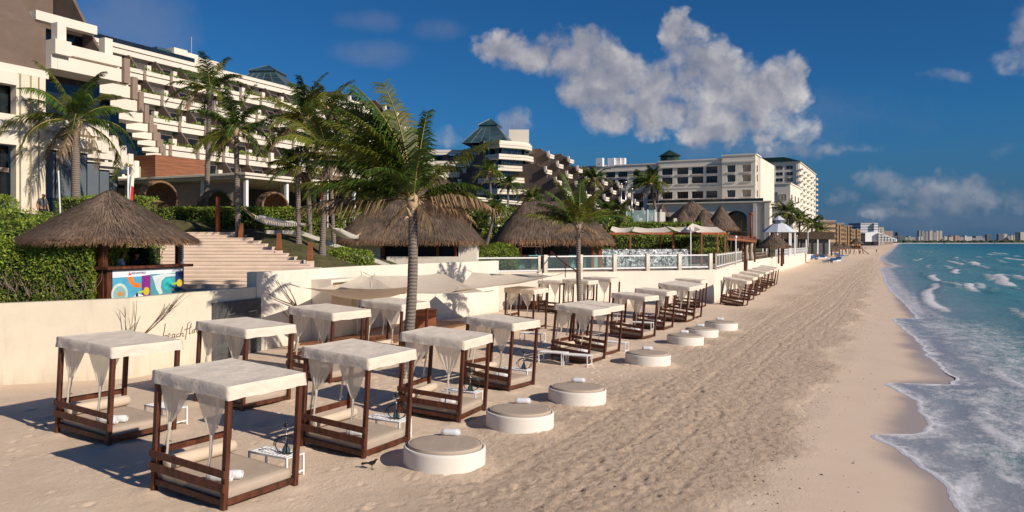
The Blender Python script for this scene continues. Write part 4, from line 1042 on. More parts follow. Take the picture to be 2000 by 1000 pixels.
# ------------------------------------------------------------------ leaves, hedges
def leaf_cloud(name, P, Nrm, size, mtl, parent=None, seed=0, aspect=.42, cols=None, label=None):
    """folded diamond leaves at points P looking roughly along Nrm"""
    rng = np.random.default_rng(seed); n = len(P)
    Nn = Nrm + rng.normal(0, .55, (n, 3)); Nn /= np.linalg.norm(Nn, axis=1, keepdims=True)
    T = np.cross(Nn, rng.normal(0, 1, (n, 3))); T /= np.linalg.norm(T, axis=1, keepdims=True)
    T[:, 2] += .35; T /= np.linalg.norm(T, axis=1, keepdims=True)
    B = np.cross(T, Nn); s = (size * rng.uniform(.6, 1.35, n))[:, None]
    V = np.stack([P, P + T * s * .5 + B * s * aspect * .5 + Nn * s * .1, P + T * s, P + T * s * .5 - B * s * aspect * .5 + Nn * s * .1], 1).reshape(-1, 3)
    i = np.arange(n)[:, None] * 4
    Fc = np.concatenate([i + [0, 1, 2], i + [0, 2, 3]], 1).reshape(-1, 3)
    c = cols if cols is not None else leaf_cols(rng, n)
    return arrays(name, V, Fc, mtl, parent, np.repeat(c, 4, 0))
def leaf_cols(rng, n):
    k = rng.uniform(.45, 1.25, (n, 1)); c = np.concatenate([k * rng.uniform(.75, 1.25, (n, 1)), k, k * .85], 1)
    return c
def hedge(name, label, c, d, n, size, seed=0, rz=0.0, topf=None, group=None, twigs=0, cat='hedge', taper=.0, blob=.0):
    """box-shaped hedge: centre of base c, size d, leaves through an outer shell of it, uneven on top"""
    rng = np.random.default_rng(seed)
    t = thing(name, label, cat, c, rz, group)
    dx, dy, dz = d
    faces = [('t', dx * dy * 1.2), ('f', dx * dz), ('b', dx * dz * .3), ('l', dy * dz), ('r', dy * dz)]
    tot = sum(a for _, a in faces); Ps = []; Ns = []
    for k, a in faces:
        m_ = int(n * a / tot); p = rng.uniform(-.5, .5, (m_, 3)); nr = np.zeros((m_, 3)); deep = np.abs(rng.normal(0, .11, m_))
        if k == 't': p[:, 2] = .5 - deep / dz; nr[:, 2] = 1
        if k == 'f': p[:, 1] = -.5 + deep / dy; nr[:, 1] = -1
        if k == 'b': p[:, 1] = .5 - deep / dy; nr[:, 1] = 1
        if k == 'l': p[:, 0] = -.5 + deep / dx; nr[:, 0] = -1
        if k == 'r': p[:, 0] = .5 - deep / dx; nr[:, 0] = 1
        Ps.append(p); Ns.append(nr)
    P = np.concatenate(Ps); Nr = np.concatenate(Ns)
    Q = P * np.array(d); Q[:, 2] += dz / 2
    if blob:      # round it off
        k = np.linalg.norm(P / .5 * np.array([1, 1, .9]), axis=1); f = np.where(k > 1, 1 - blob * (1 - 1 / k), 1); Q[:, :2] *= f[:, None]; Q[:, 2] *= f
    if topf: Q[:, 2] *= np.array([topf(x, y) for x, y in zip(P[:, 0], P[:, 1])])
    bumps = np.array([nz(x * .9 + seed, y * .9, z * .9) for x, y, z in Q]); Q += Nr * (bumps * .22)[:, None]
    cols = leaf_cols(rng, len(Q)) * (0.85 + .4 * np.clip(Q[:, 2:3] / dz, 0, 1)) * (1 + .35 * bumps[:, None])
    if twigs:     # bare low front with the twigs showing
        keep = ~((P[:, 1] < -.3) & (Q[:, 2] < dz * .62) & (rng.random(len(Q)) < .22)); Q = Q[keep]; Nr = Nr[keep]; cols = cols[keep]
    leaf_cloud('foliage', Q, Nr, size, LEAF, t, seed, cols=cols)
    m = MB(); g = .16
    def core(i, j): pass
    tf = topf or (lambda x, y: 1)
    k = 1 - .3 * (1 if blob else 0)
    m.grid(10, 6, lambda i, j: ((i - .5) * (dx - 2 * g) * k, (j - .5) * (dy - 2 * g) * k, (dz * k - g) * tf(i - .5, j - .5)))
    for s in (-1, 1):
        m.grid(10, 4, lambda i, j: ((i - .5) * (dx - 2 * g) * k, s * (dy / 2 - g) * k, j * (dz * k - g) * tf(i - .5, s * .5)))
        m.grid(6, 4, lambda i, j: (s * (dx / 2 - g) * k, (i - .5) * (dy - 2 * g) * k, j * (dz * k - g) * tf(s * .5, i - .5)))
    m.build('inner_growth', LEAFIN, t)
    if twigs:
        m = MB(); r = random.Random(seed)
        for _ in range(twigs):
            x = r.uniform(-.5, .5) * dx; y = -dy / 2 + r.uniform(.02, .25); z = r.uniform(.05, dz * .35)
            p = Vector((x, y, z)); q = p + Vector((r.uniform(-.35, .35), r.uniform(-.15, .1), r.uniform(.2, .6))); w = q + Vector((r.uniform(-.25, .25), r.uniform(-.12, .05), r.uniform(.05, .35)))
            m.tube([p, q, w], [.011, .008, .004], 4, False)
        m.build('twigs', BOLT, t)
    return t
hedge('hedge', 'big leafy hedge on the left with bare twigs low on its front', (-18.6, 30.2, 2.72), (6.9, 2.6, 2.45), 34000, .13, 1, R(-3), lambda x, y: 1 - .10 * (x + .5) + .02 * y, None, 230)
hedge('hedge', 'leafy hedge rising behind the big left hedge toward the lobby', (-24.2, 35.2, 3.2), (9, 6, 3.4), 14000, .15, 2, R(-8), lambda x, y: .78 + .22 * (y + .5) - .25 * max(0, x), None)
hedge('hedge', 'bushy hedge beside the standing man at the far left', (-26.9, 38.9, 5.0), (5, 2.4, 2.4), 5000, .15, 3, 0, None, None, blob=.35)
hedge('hedge', 'clipped hedge under the dark lobby windows', (-22.2, 43.6, 5.7), (5.2, 1.2, 1.75), 4200, .14, 4, R(-4))
hedge('hedge', 'hedge running below the wicker pods behind the kiosk roof', (-19.2, 50.0, 5.5), (8.0, 1.4, 1.62), 9000, .14, 5, R(2))
hedge('hedge', 'hedge behind the hammocks under the white columns', (-16.0, 51.2, 5.4), (7.6, 1.3, 1.75), 8000, .15, 6, R(4))
hedge('hedge', 'hedge behind the kiosk counter seen under the thatch', (-17.6, 35.6, 2.72), (3.6, 1.4, 2.2), 4000, .13, 8)
hedge('bush', 'bright green bush left of the thatched hut with white walls', (-9.2, 45.2, 3.2), (2.7, 1.8, 1.45), 5500, .13, 9, cat='bush', blob=.5)
hedge('bush', 'round dark green bush behind the glass panel right of the hut', (-1.0, 57.4, 2.6), (3.0, 2.4, 2.3), 6000, .13, 10, cat='bush', blob=.6)
hedge('hedge', 'tall dark hedge behind the plum sofas under the pergola', (15.6, 83, 2.8), (13.5, 1.5, 2.9), 7000, .2, 11)
hedge('hedge', 'flowering low hedge in front of the tall dark hedge by the silver water wall', (16.6, 79.5, 2.8), (8, 1.2, 1.55), 3000, .18, 12)
hedge('hedge', 'bright hedge strip above the pergola canopies', (17.2, 95, 5.6), (10.5, 2, 1.7), 4500, .24, 13)

# ------------------------------------------------------------------ coconut palms
def frond_arrays(o, az, el, L, droop, nl, leaf, wind, rng, dry=0.0, wdt=.035, tw=0.0):
    """one pinnate frond; returns verts, quads, colours, material ids (leaflets 0, midrib 1)"""
    K = 14; pts = [np.array(o, float)]; dirs = []
    ca = np.array([math.cos(az), math.sin(az), 0.0])
    for i in range(K):
        s = (i + .5) / K; e = el - droop * s ** 1.4
        d = ca * math.cos(e) + np.array([0, 0, math.sin(e)]) + np.array(wind) * (.15 + s * 1.1)
        d /= np.linalg.norm(d); dirs.append(d); pts.append(pts[-1] + d * L / K)
    pts = np.array(pts); dirs = np.array(dirs + [dirs[-1]])
    V = []; Q = []; C = []; M = []
    base = np.array([.75, 1, .8]) * rng.uniform(.6, 1.1)
    if rng.random() < .45: base = np.array([1.5, 1.25, .7]) * rng.uniform(.7, 1.0)
    if dry: base = np.array([1, .95, .85]) * rng.uniform(.6, 1.1)
    # midrib
    for i in range(K + 1):
        t = dirs[i]; x = np.cross(t, [0, 0, 1]); x /= max(np.linalg.norm(x), 1e-3); y = np.cross(x, t); r = .04 * (1 - i / K) ** .8 * (L / 3.5) + .004
        V += [pts[i] + x * r, pts[i] + y * r, pts[i] - x * r]
        C += [np.ones(3) * (1 if not dry else .8)] * 3
    for i in range(K):
        a = 3 * i; Q += [(a, a + 1, a + 4, a + 3), (a + 1, a + 2, a + 5, a + 4), (a + 2, a, a + 3, a + 5)]; M += [1] * 3
    if dry: nl = int(nl * .55)
    for k in range(nl):
        s = .13 + .87 * (k + .5) / nl; f = s * K; i = min(int(f), K - 1); w = f - i
        p = pts[i] * (1 - w) + pts[i + 1] * w; t = dirs[i]
        x = np.cross(t, [0, 0, 1]); x /= max(np.linalg.norm(x), 1e-3); up = np.cross(x, t)
        x = x * math.cos(tw) + up * math.sin(tw); up = np.cross(x, t)
        ll = leaf * (1.35 if dry else 1) * (math.sin(min(1, s * 1.15 + .12) * math.pi * .93) ** .55 + .06) * rng.uniform(.82, 1.1)
        for sd in (-1, 1):
            if rng.random() < .06: continue
            g = rng.uniform(.35, .75) + (.6 if dry else 0)
            d1 = t * rng.uniform(.55, .8) + x * sd * .85 + up * .1 + np.array(wind) * .6; d1[2] -= g * .45; d1 /= np.linalg.norm(d1)
            d2 = d1 + np.array(wind) * .5; d2[2] -= g * 1.5; d2 /= np.linalg.norm(d2)
            m1 = p + d1 * ll * .5; e1 = m1 + d2 * ll * .5
            wv = t * wdt * (1.0 if s < .9 else .7) * (.75 + .5 * rng.random()) + up * rng.normal(0, .3) * wdt
            o0 = len(V); V += [p - wv * .5, p + wv * .5, m1 + wv * .5, m1 - wv * .5, e1 + wv * .08, e1 - wv * .08]
            c = base * rng.uniform(.7, 1.3); C += [c * .9, c * .9, c, c, c * 1.15 * np.array([1.1, 1, .9])] + [c * 1.15]
            Q += [(o0, o0 + 1, o0 + 2, o0 + 3), (o0 + 3, o0 + 2, o0 + 4, o0 + 5)]; M += [2 if dry else 0] * 2
    return V, Q, C, M
def crown(seed, fronds, nl, leaf, wind, wdt):
    rng = np.random.default_rng(seed); V = []; Q = []; C = []; M = []
    for az, el, L, droop, dry in fronds:
        v, q, c, m = frond_arrays((.06 * math.cos(R(az)), .06 * math.sin(R(az)), .1), R(az), R(el), L, droop, nl, leaf * L, wind, rng, dry, wdt, rng.normal(0, .35))
        o = len(V); V += v; C += c; M += m; Q += [tuple(i + o for i in f) for f in q]
    return V, Q, C, M
def rand_fronds(seed, n, L, dead=3, up=80):
    r = random.Random(seed); out = []
    for k in range(n):
        f = k / n; az = k * 137.5 + r.uniform(-18, 18); el = up - 100 * f + r.uniform(-12, 12)
        out.append((az, el, L * r.uniform(.82, 1.08) * (1 - .15 * (1 - f)), .7 + 1.0 * (.3 + .7 * f) * r.uniform(.7, 1.3), 0))
    for k in range(dead): out.append((r.uniform(0, 360), r.uniform(-45, -15), L * r.uniform(.6, .85), .9, 1))
    return out
CROWN_MESH = {}
def palm(label, base, top, r0, r1, fronds, seed, nl=44, leaf=.19, wind=(-.35, .12, .02), wdt=.04, bend=0.0, share=None, scale=1.0, rz=0.0, group='coconut palms', coconuts=True):
    base = Vector(base); top = Vector(top)
    t = thing('coconut_palm', label, 'palm tree', base, 0, group)
    d = top - base; m = MB(); pts = []; rs = []; K = 16
    for i in range(K + 1):
        s = i / K; off = Vector((bend, bend * .2, 0)) * math.sin(s * math.pi)
        pts.append(d * s + off); rs.append((r0 + (r1 - r0) * min(1, s * 1.3)) * (1 + .03 * math.sin(i * 2.1)) + (r0 * .45 * (1 - s * 8) if s < .12 else 0))
    pts[0] = pts[0] - Vector((0, 0, .4)); m.tube(pts, rs, 12)
    m.build('trunk', BARK, t, smooth=True)
    # boots under the crown: old leaf bases and fibre
    m = MB(); rr = random.Random(seed)
    for k in range(14):
        a = k * 2.4; z = rr.uniform(-.55, .1); q = d + Vector((math.cos(a) * r1 * .8, math.sin(a) * r1 * .8, z)); e = q + Vector((math.cos(a) * rr.uniform(.12, .3), math.sin(a) * rr.uniform(.12, .3), rr.uniform(-.25, .35)))
        m.tube([q, (q + e) / 2 + Vector((0, 0, .05)), e], [.06, .045, .015], 5)
    m.lathe([(r1 * .9, -.3), (r1 * 1.5, 0), (r1 * 1.3, .2), (.03, .45)], 10, d)
    m.build('leaf_bases', ROPE if seed % 2 else BOLT, t, smooth=True)
    key = share or label
    if key not in CROWN_MESH:
        V, Q, C, M = crown(seed, fronds, int(nl * 1.25), leaf * 1.22, wind, wdt * 1.1)
        o = arrays('crown', np.array(V), np.array(Q), [FROND, FROND2, DRYF], t, np.clip(np.array(C), 0, 2), M); CROWN_MESH[key] = o.data
    else: o = link('crown', CROWN_MESH[key], t)
    o.location = d; o.scale = (scale,) * 3; o.rotation_euler = (0, 0, rz)
    return t
# the tall palm among the beds
bs = G(790, 737); tp = W(806, 398, bs.y - .1)
main_fr = [(180, 85, 4.7, .75, 0), (150, 87, 4.5, .35, 0), (40, 81, 3.4, .3, 0), (200, 76, 4.3, .8, 0), (165, 74, 4.4, .75, 0), (225, 70, 4.0, .9, 0), (190, 66, 4.1, .9, 0), (172, 58, 3.9, 1.0, 0), (215, 56, 3.7, 1.1, 0), (140, 62, 3.8, .9, 0), (196, 50, 3.6, 1.2, 0),
           (180, 42, 4.2, .95, 0), (187, 24, 4.1, .75, 0), (176, 30, 3.9, 1.1, 0), (204, 30, 3.5, 1.2, 0), (2, 50, 3.7, .75, 0), (-4, 31, 2.9, 1.15, 0), (14, 22, 2.8, 1.1, 0), (210, 80, 4.4, .7, 0), (170, 66, 4.3, .85, 0), (184, 58, 4.0, .95, 0), (160, 52, 3.8, 1.0, 0), (120, 76, 3.9, .6, 0), (90, 72, 3.6, .7, 0), (70, 50, 3.2, 1.0, 0), (110, 40, 3.3, 1.1, 0),
           (-70, 60, 2.8, 1.1, 0), (250, 48, 2.9, 1.3, 0), (186, 8, 3.9, .6, 1), (174, 6, 3.6, .7, 0), (2, 14, 3.0, .9, 1), (24, 4, 2.5, .9, 1), (225, -34, 1.7, .7, 1), (335, -40, 1.5, .7, 1)]
palm('tall coconut palm rooted in the sand among the beach beds', bs, tp, .20, .17, main_fr, 21, 66, .205, (-.13, .05, .05), .042, .12)
b = G(1133, 640); b = Vector(((1134 - HX) * 44 / F, 44, float(sand_z(-20)))); tp = W(1130, 447, 44)
palm('slim coconut palm in the sand below the terrace fence', b, tp, .15, .12, [(185, 80, 3.0, .5, 0), (150, 86, 3.1, .3, 0), (60, 82, 2.8, .4, 0), (200, 66, 2.7, .7, 0), (20, 70, 2.5, .7, 0), (180, 30, 3.2, .8, 0), (2, 32, 2.6, .9, 0), (190, 52, 2.6, .9, 0), (100, 60, 2.6, .9, 0), (250, 62, 2.3, 1.0, 0), (300, 66, 2.2, .9, 0), (10, 52, 2.1, 1.1, 0), (170, 44, 2.6, 1.1, 0), (214, 8, 1.5, 1.0, 1), (340, 0, 1.3, 1.0, 1)], 22, 46, .2, (-.14, .05, .05), .045, -.05)
def gpalm(label, px, py_base, Y, cpx, cpy, L, seed, n=22, nl=38, r=.16, **kw):
    n = int(n * .74); L *= 1.1
    X = (px - HX) * Y / F; z = ground(X, Y) - .1
    palm(label, (X, Y, z), W(cpx, cpy, Y), r, r * .85, rand_fronds(seed, n, L), seed, nl + 6, .19, (-.22, .08, .05), .048, **kw)
gpalm('coconut palm before the lobby windows behind the kiosk roof', 149, 0, 44.5, 147, 240, 3.9, 31, 24, 46, .26)
gpalm('tall dark-trunked palm behind the hedge before the hotel balconies', 402, 0, 58, 410, 178, 3.4, 32, 22, 36, .2)
gpalm('palm with the hammock tied to its trunk beside the stairs', 466, 0, 46, 461, 258, 3.1, 33, 22, 42, .17)
gpalm('short palm beside the tapered bollards on the lawn', 583, 0, 44.5, 582, 334, 2.1, 34, 18, 36, .15)
gpalm('tall bushy palm rising highest above the hotel roofline', 607, 0, 48, 598, 238, 3.4, 35, 26, 42, .16)
gpalm('leaning palm at the right end of the hammock', 629, 0, 44, 637, 302, 3.5, 36, 24, 44, .17)
gpalm('palm close behind the tallest one in the lawn grove', 655, 0, 52, 640, 220, 3.0, 37, 20, 34, .15)
# a share of far palms reuse three crowns
far_fr = rand_fronds(41, 20, 2.8, 2)
FAR = [('palm in front of the pyramid hotel, left of two', 962, 105, 957, 338, 1.0), ('palm in front of the pyramid hotel, right of two', 993, 100, 992, 362, .9), ('low palm half behind the pyramid hotel garden roofs', 1040, 95, 1040, 390, .9),
       ('windswept palm with a slanted trunk before the cream hotel', 1299, 108, 1271, 362, 1.35), ('low palm beside the metal poles left of the glass pavilion', 1184, 100, 1184, 412, .9), ('short palm behind the slim beach palm', 1164, 92, 1160, 352, .95),
       ('leafy palm over the dark garden behind the white-walled hut', 905, 74, 905, 436, .8), ('second leafy palm in the dark garden behind the white-walled hut', 872, 80, 930, 447, .8), ('left palm of the row beyond the white gazebo', 1541, 175, 1538, 417, 1.7), ('middle palm of the row beyond the white gazebo', 1560, 180, 1562, 432, 1.6),
       ('right palm of the row beyond the white gazebo', 1587, 190, 1586, 440, 1.5), ('smallest palm of the row beyond the white gazebo', 1604, 200, 1604, 452, 1.2), ('palm between the two thatched huts', 940, 72, 968, 412, .7), ('palm behind the bar hut roof at its right', 1215, 90, 1208, 415, .8)]
for i, (lab, px, Y, cx, cy, sc) in enumerate(FAR):
    X = (px - HX) * Y / F
    k = i % 3
    palm(lab, (X, Y, 3.0 if Y < 150 else 2.5), W(cx, cy, Y), .16 * max(1, sc), .13 * max(1, sc), far_fr if k == 0 else rand_fronds(41 + k, 20, 2.8, 2), 41 + k, 26, .22, (-.5 if 'windswept' in lab else -.28, .1, .04), .07, share='windswept' if 'windswept' in lab else 'far%d' % k, scale=sc, rz=(0 if 'windswept' in lab else random.uniform(-.6, .6)), group='coconut palms')

# ------------------------------------------------------------------ thatched roofs
def thatch_roof(parent, c, a, A, B, Ht, n, seed=0, flare=.35, blade=.7, name='thatch_roof', fringe=.42, wid=.05, sag=.06):
    """ridge half-length a, eave half-axes A x B, height Ht; straw laid down the slope, a ragged fringe at the eave; local to parent"""
    rng = np.random.default_rng(seed); c = np.array(c, float); n = int(n * 1.6)
    def surf(ph, t):
        sq = np.maximum(np.abs(np.cos(ph)), np.abs(np.sin(ph))); kx = 1 / (np.abs(np.cos(ph)) ** 4 + np.abs(np.sin(ph)) ** 4) ** .25 if a > .5 else 1.0
        ex = A * np.cos(ph) * kx; ey = B * np.sin(ph) * kx; tx = a * np.cos(ph) * kx; ty = .06 * np.sin(ph)
        q = t ** (1 + .12 * flare)
        x = tx + (ex - tx) * q; y = ty + (ey - ty) * q
        z = Ht * (1 - t) ** (1 + flare) * 1.0 + sag * np.sin(t * math.pi) * Ht
        return np.stack([x, y, z], -1) + c
    NU, NV = 56, 12
    ph, t = np.meshgrid(np.linspace(0, 2 * math.pi, NU + 1)[:-1], np.linspace(0.0, 1, NV + 1))
    V = surf(ph, t); V += rng.normal(0, .03, V.shape)
    idx = np.arange(NU * (NV + 1)).reshape(NV + 1, NU); nx = np.roll(idx, -1, 1)
    Fc = np.stack([idx[:-1], idx[1:], nx[1:], nx[:-1]], -1).reshape(-1, 4)
    root = arrays(name, V.reshape(-1, 3), Fc, STRAWB, parent, smooth=True)
    # straw blades
    tt = np.sqrt(rng.random(n)) * 1.0; pp = rng.uniform(0, 2 * math.pi, n)
    tt[: int(n * .16)] = rng.uniform(.93, 1.0, int(n * .16))
    P = surf(pp, tt); D = surf(pp, np.minimum(tt + .02, 1.02)) - surf(pp, np.minimum(tt + .02, 1.02) - .03); D /= np.linalg.norm(D, axis=1, keepdims=True)
    Sd = surf(pp + .02, tt) - P; Sd /= np.maximum(np.linalg.norm(Sd, axis=1, keepdims=True), 1e-6)
    Nn = np.cross(Sd, D); Nn /= np.linalg.norm(Nn, axis=1, keepdims=True); Nn *= np.sign(Nn[:, 2:3] + 1e-6)
    D = D + rng.normal(0, .06, (n, 3)); ed = tt > .93
    D[ed, 2] -= rng.uniform(.25, 1.2, ed.sum()); D /= np.linalg.norm(D, axis=1, keepdims=True)
    L = (blade * rng.uniform(.6, 1.2, n))[:, None]; L[ed] = fringe * rng.uniform(.5, 1.35, (ed.sum(), 1))
    lift = rng.uniform(.0, .05, (n, 1)); w = (wid * .72 * rng.uniform(.5, 1.2, n))[:, None]
    P0 = P + Nn * lift; P1 = P0 + D * L + Nn * rng.uniform(-.03, .05, (n, 1))
    V = np.stack([P0 - Sd * w / 2, P0 + Sd * w / 2, P1 + Sd * w / 4, P1 - Sd * w / 4], 1).reshape(-1, 3)
    i = np.arange(n)[:, None] * 4; Fc = i + [0, 1, 2, 3]
    # uneven greying: rows and patches
    k = rng.uniform(.55, 1.25, (n, 1)) * (1 + .18 * np.sin(pp * 5 + seed) * np.sin(tt * 9))[:, None]
    cc = k * np.array([[1.0, .93, .86]]); cc[ed] *= np.array([1.35, 1.1, .85])
    o = arrays('straw', V, Fc, STRAW, root, np.repeat(cc, 4, 0))
    return root
def post(t, x, y, z0, z1, w=.2, m_=WOOD, name='post'):
    m = MB(); m.box((0, 0, (z0 + z1) / 2), (w, w, z1 - z0)); o = m.build(name, m_, t, bevel=.01); o.location = (x, y, 0); return o

# kiosk by the stairs
KZ = 2.95; KD = math.atan2(33.9 - 27.2, -10.9 + 13.05)
ki = thing('thatched_kiosk', 'round thatched activity kiosk with a wave and water-park banner under its counter', 'kiosk', (-15.95, 31.6, KZ), KD)
thatch_roof(ki, (0, 0, 2.12), .15, 3.3, 3.3, 1.95, 16000, 3, .12, .5, wid=.03, sag=.05, fringe=.30)
for x in (-1.95, 1.95):
    for y in (-1.6, 1.6): post(ki, x, y, -.3, 2.25, .24 if y < 0 and x < 0 else .16)
m = MB(); m.b2((-2.15, -2.05, 1.04), (2.35, -1.35, 1.15)); m.b2((-2.15, -1.349, 1.045), (-1.5, 1.7, 1.145)); m.build('counter', WOOD, ki, bevel=.01)
m = MB(); m.b2((-2.02, -1.86, -.3), (2.0, -1.78, 1.03)); m.b2((-2.02, -1.777, -.3), (-1.95, 1.5, 1.03)); m.build('counter_front', WOOD, ki)
m = MB(); m.b2((-1.9, 1.5, -.3), (.2, 1.58, 1.9)); m.b2((-.5, 1.3, .0), (.1, 1.49, 1.8)); m.build('back_panel', WOOD, ki)
m = MB(); m.b2((-1.4, -.9, -.3), (-.2, 1.3, 0.02)); m.b2((-2, -1.77, -.3), (2, 1.49, .0)); m.build('floor', DECK, ki)
# printed banner: sheets of colour a few mm proud of each other
def flat(name, color, parent, pts, y, rough=.45, grad=None):
    key = 'print_%02d%02d%02d' % tuple(int(99 * c) for c in color)
    mt_ = MATS.get(key) or mat(key, color, rough, .12, 2.5)
    m = MB(); m.add([(p[0], y, p[1]) for p in pts], [tuple(range(len(pts)))]); return m.build(name, mt_, parent)
def disc(cx, cz, rx, rz_, n=20, a0=0, a1=2 * math.pi, wob=0):
    return [(cx + rx * math.cos(a0 + (a1 - a0) * k / n) * (1 + wob * math.sin(k * 2.4)), cz + rz_ * math.sin(a0 + (a1 - a0) * k / n) * (1 + wob * math.cos(k * 1.7))) for k in range(n)]
YB = -1.875
bn = flat('banner', (.78, .80, .84), ki, [(-1.78, -.25), (1.9, -.25), (1.9, 1.0), (-1.78, 1.0)], YB); bn['label'] = 'printed banner with two water-sport pictures below a white header'
def pr(n, c, pts, k): return flat(n, c, bn, pts, YB - .004 * k)
pr('picture', (.09, .38, .56), [(-1.78, -.25), (-.35, -.25), (-.35, .74), (-1.78, .74)], 1)
pr('picture', (.08, .32, .37), [(.12, -.25), (1.9, -.25), (1.9, .80), (.12, .80)], 1)
pr('text_panel', (.22, .03, .22), [(-.35, -.25), (.12, -.25), (.12, .78), (-.35, .75)], 1)
pr('text_panel', (.02, .045, .16), [(1.48, .06), (1.9, .06), (1.9, .86), (1.48, .86)], 2)
pr('grass_patch', (.13, .42, .08), [(1.3, -.24), (1.9, -.24), (1.9, .02), (1.5, .04)], 3)
pr('float_ring', (.55, .66, .60), disc(-1.45, .12, .40, .40), 2); pr('float_ring', (.25, .45, .45), disc(-1.45, .12, .30, .30), 3); pr('swimmer', (.62, .25, .06), disc(-1.42, .12, .13, .10, 12, wob=.2), 4)
pr('orange_slide', (.80, .20, .03), [(-1.1, .74), (-.8, .74), (-.72, .5), (-.45, .48), (-.38, .3), (-.72, .33), (-.95, .5)], 2)
pr('raft', (.75, .76, .78), [(-.9, -.24), (-.2, -.24), (-.28, .0), (-.6, .1), (-.8, -.05)], 3); pr('swimmer', (.03, .03, .06), disc(-.6, .0, .07, .12, 10), 4)
pr('wave_foam', (.62, .70, .72), [(.2, .72), (.9, .8), (1.48, .76), (1.48, .68), (.95, .66), (.72, .52), (.66, .25), (.78, .02), (.6, -.02), (.42, .2), (.32, .45)], 2)
pr('wave_curl', (.04, .50, .52), disc(1.05, .38, .28, .24, 16), 3); pr('surfer', (.03, .05, .14), disc(1.34, .0, .08, .17, 10), 4); pr('surfer_face', (.5, .24, .14), disc(1.34, .13, .05, .05, 8), 5)
for cx, cz in ((-.12, .15), (1.7, .38)): pr('badge', (.60, .48, .03), disc(cx, cz, .16, .16, 16), 5); pr('badge_tab', (.45, .62, .05), [(cx - .42, cz - .06), (cx - .1, cz - .03), (cx - .1, cz + .05), (cx - .42, cz)], 4)
pr('logo_mark', (.70, .03, .04), [(-1.02, .80), (-.96, .94), (-.92, .84), (-.86, .92), (-.88, .80)], 2)
def text(body, size, parent, loc, rot, color, name='lettering', ext=.002):
    cu = bpy.data.curves.new(name, 'FONT'); cu.body = body; cu.size = size; cu.extrude = ext; cu.align_x = 'CENTER'; cu.align_y = 'CENTER'
    o = bpy.data.objects.new(name, cu); COL.objects.link(o); o.parent = parent; o.location = loc; o.rotation_euler = rot
    key = 'ink_%02d%02d%02d' % tuple(int(99 * c) for c in color); o.data.materials.append(MATS.get(key) or mat(key, color, .6, .02))
    bpy.context.view_layer.update(); me = bpy.data.meshes.new_from_object(o.evaluated_get(bpy.context.evaluated_depsgraph_get()))
    bpy.data.objects.remove(o); o = link(name, me, parent, loc=loc); o.rotation_euler = rot; return o
text('AQUAWORLD', .11, bn, (-.5, YB - .012, .87), (R(90), 0, 0), (.03, .05, .2))
m = MB(); m.b2((2.12, -1.5, 1.1), (2.42, -1.44, 2.3)); sg = m.build('sign_board', WMETAL, ki); sg['label'] = 'narrow white upright sign with small vertical lettering'
for k in range(9): pr2 = flat('sign_mark', (.05, .09, .3), sg, [(2.2, 1.3 + k * .09), (2.3, 1.3 + k * .09), (2.3, 1.36 + k * .09), (2.2, 1.36 + k * .09)], -1.504) if k == 0 else None
m = MB()
for k in range(10): m.b2((2.21, -1.506, 1.25 + k * .085), (2.31, -1.5015, 1.31 + k * .085))
m.build('sign_lettering', MATS['ink_030519'] if 'ink_030519' in MATS else BLACK, sg)

# hut with white walls and long hip roof
h1 = thing('thatched_hut', 'long thatched hut with white walls behind the shade sails', 'thatched hut', (-6.55, 55.2, 3.0))
thatch_roof(h1, (-.45, 0, 2.1), 2.5, 5.0, 3.6, 2.75, 22000, 5, .05, .6, wid=.045, fringe=.42, sag=.02)
m = MB(); m.b2((-4.4, -2.3, -.6), (-2.2, 2.4, 2.1)); m.b2((3.0, -2.3, -.6), (4.2, 2.4, 2.1)); m.b2((-2.19, 1.6, -.6), (2.99, 2.39, 2.1)); m.build('walls', WHITE, h1)
m = MB(); m.b2((-1.7, -2.8, -.6), (3.25, -2.55, 1.05)); m.build('parapet', WHITE, h1)
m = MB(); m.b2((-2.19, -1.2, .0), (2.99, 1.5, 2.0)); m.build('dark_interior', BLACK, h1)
for x in (-2.0, .0, 1.6, 2.8): post(h1, x, -2.2, -.6, 2.15, .16, ORANGE)
# bar hut on the terrace
h2 = thing('thatched_bar', 'thatched pool bar with teal counter and orange posts on the terrace', 'thatched bar', (3.3, 67.2, 2.85), R(6))
thatch_roof(h2, (0, 0, 2.35), 2.2, 4.95, 4.0, 3.25, 20000, 6, .02, .6, wid=.05, fringe=.6, sag=.03)
for x, mm in ((-3.6, WOOD), (-1.4, WOOD), (1.0, WOOD), (3.0, ORANGE), (3.6, ORANGE)): post(h2, x, -2.6, -.3, 2.5, .26, mm)
m = MB(); m.b2((-3.9, -1.9, -.3), (3.6, -1.5, 1.05)); m.build('bar_counter', TEAL, h2)
m = MB(); m.b2((-3.9, -2.1, 1.051), (3.6, -1.3, 1.11)); m.build('bar_top', CUSHL, h2)
m = MB(); m.b2((-4.2, 1.4, -.3), (4.2, 1.7, 2.4)); m.b2((-4.2, -1.2, -.3), (-3.95, 1.39, 2.4)); m.build('back_wall', SLATE, h2)
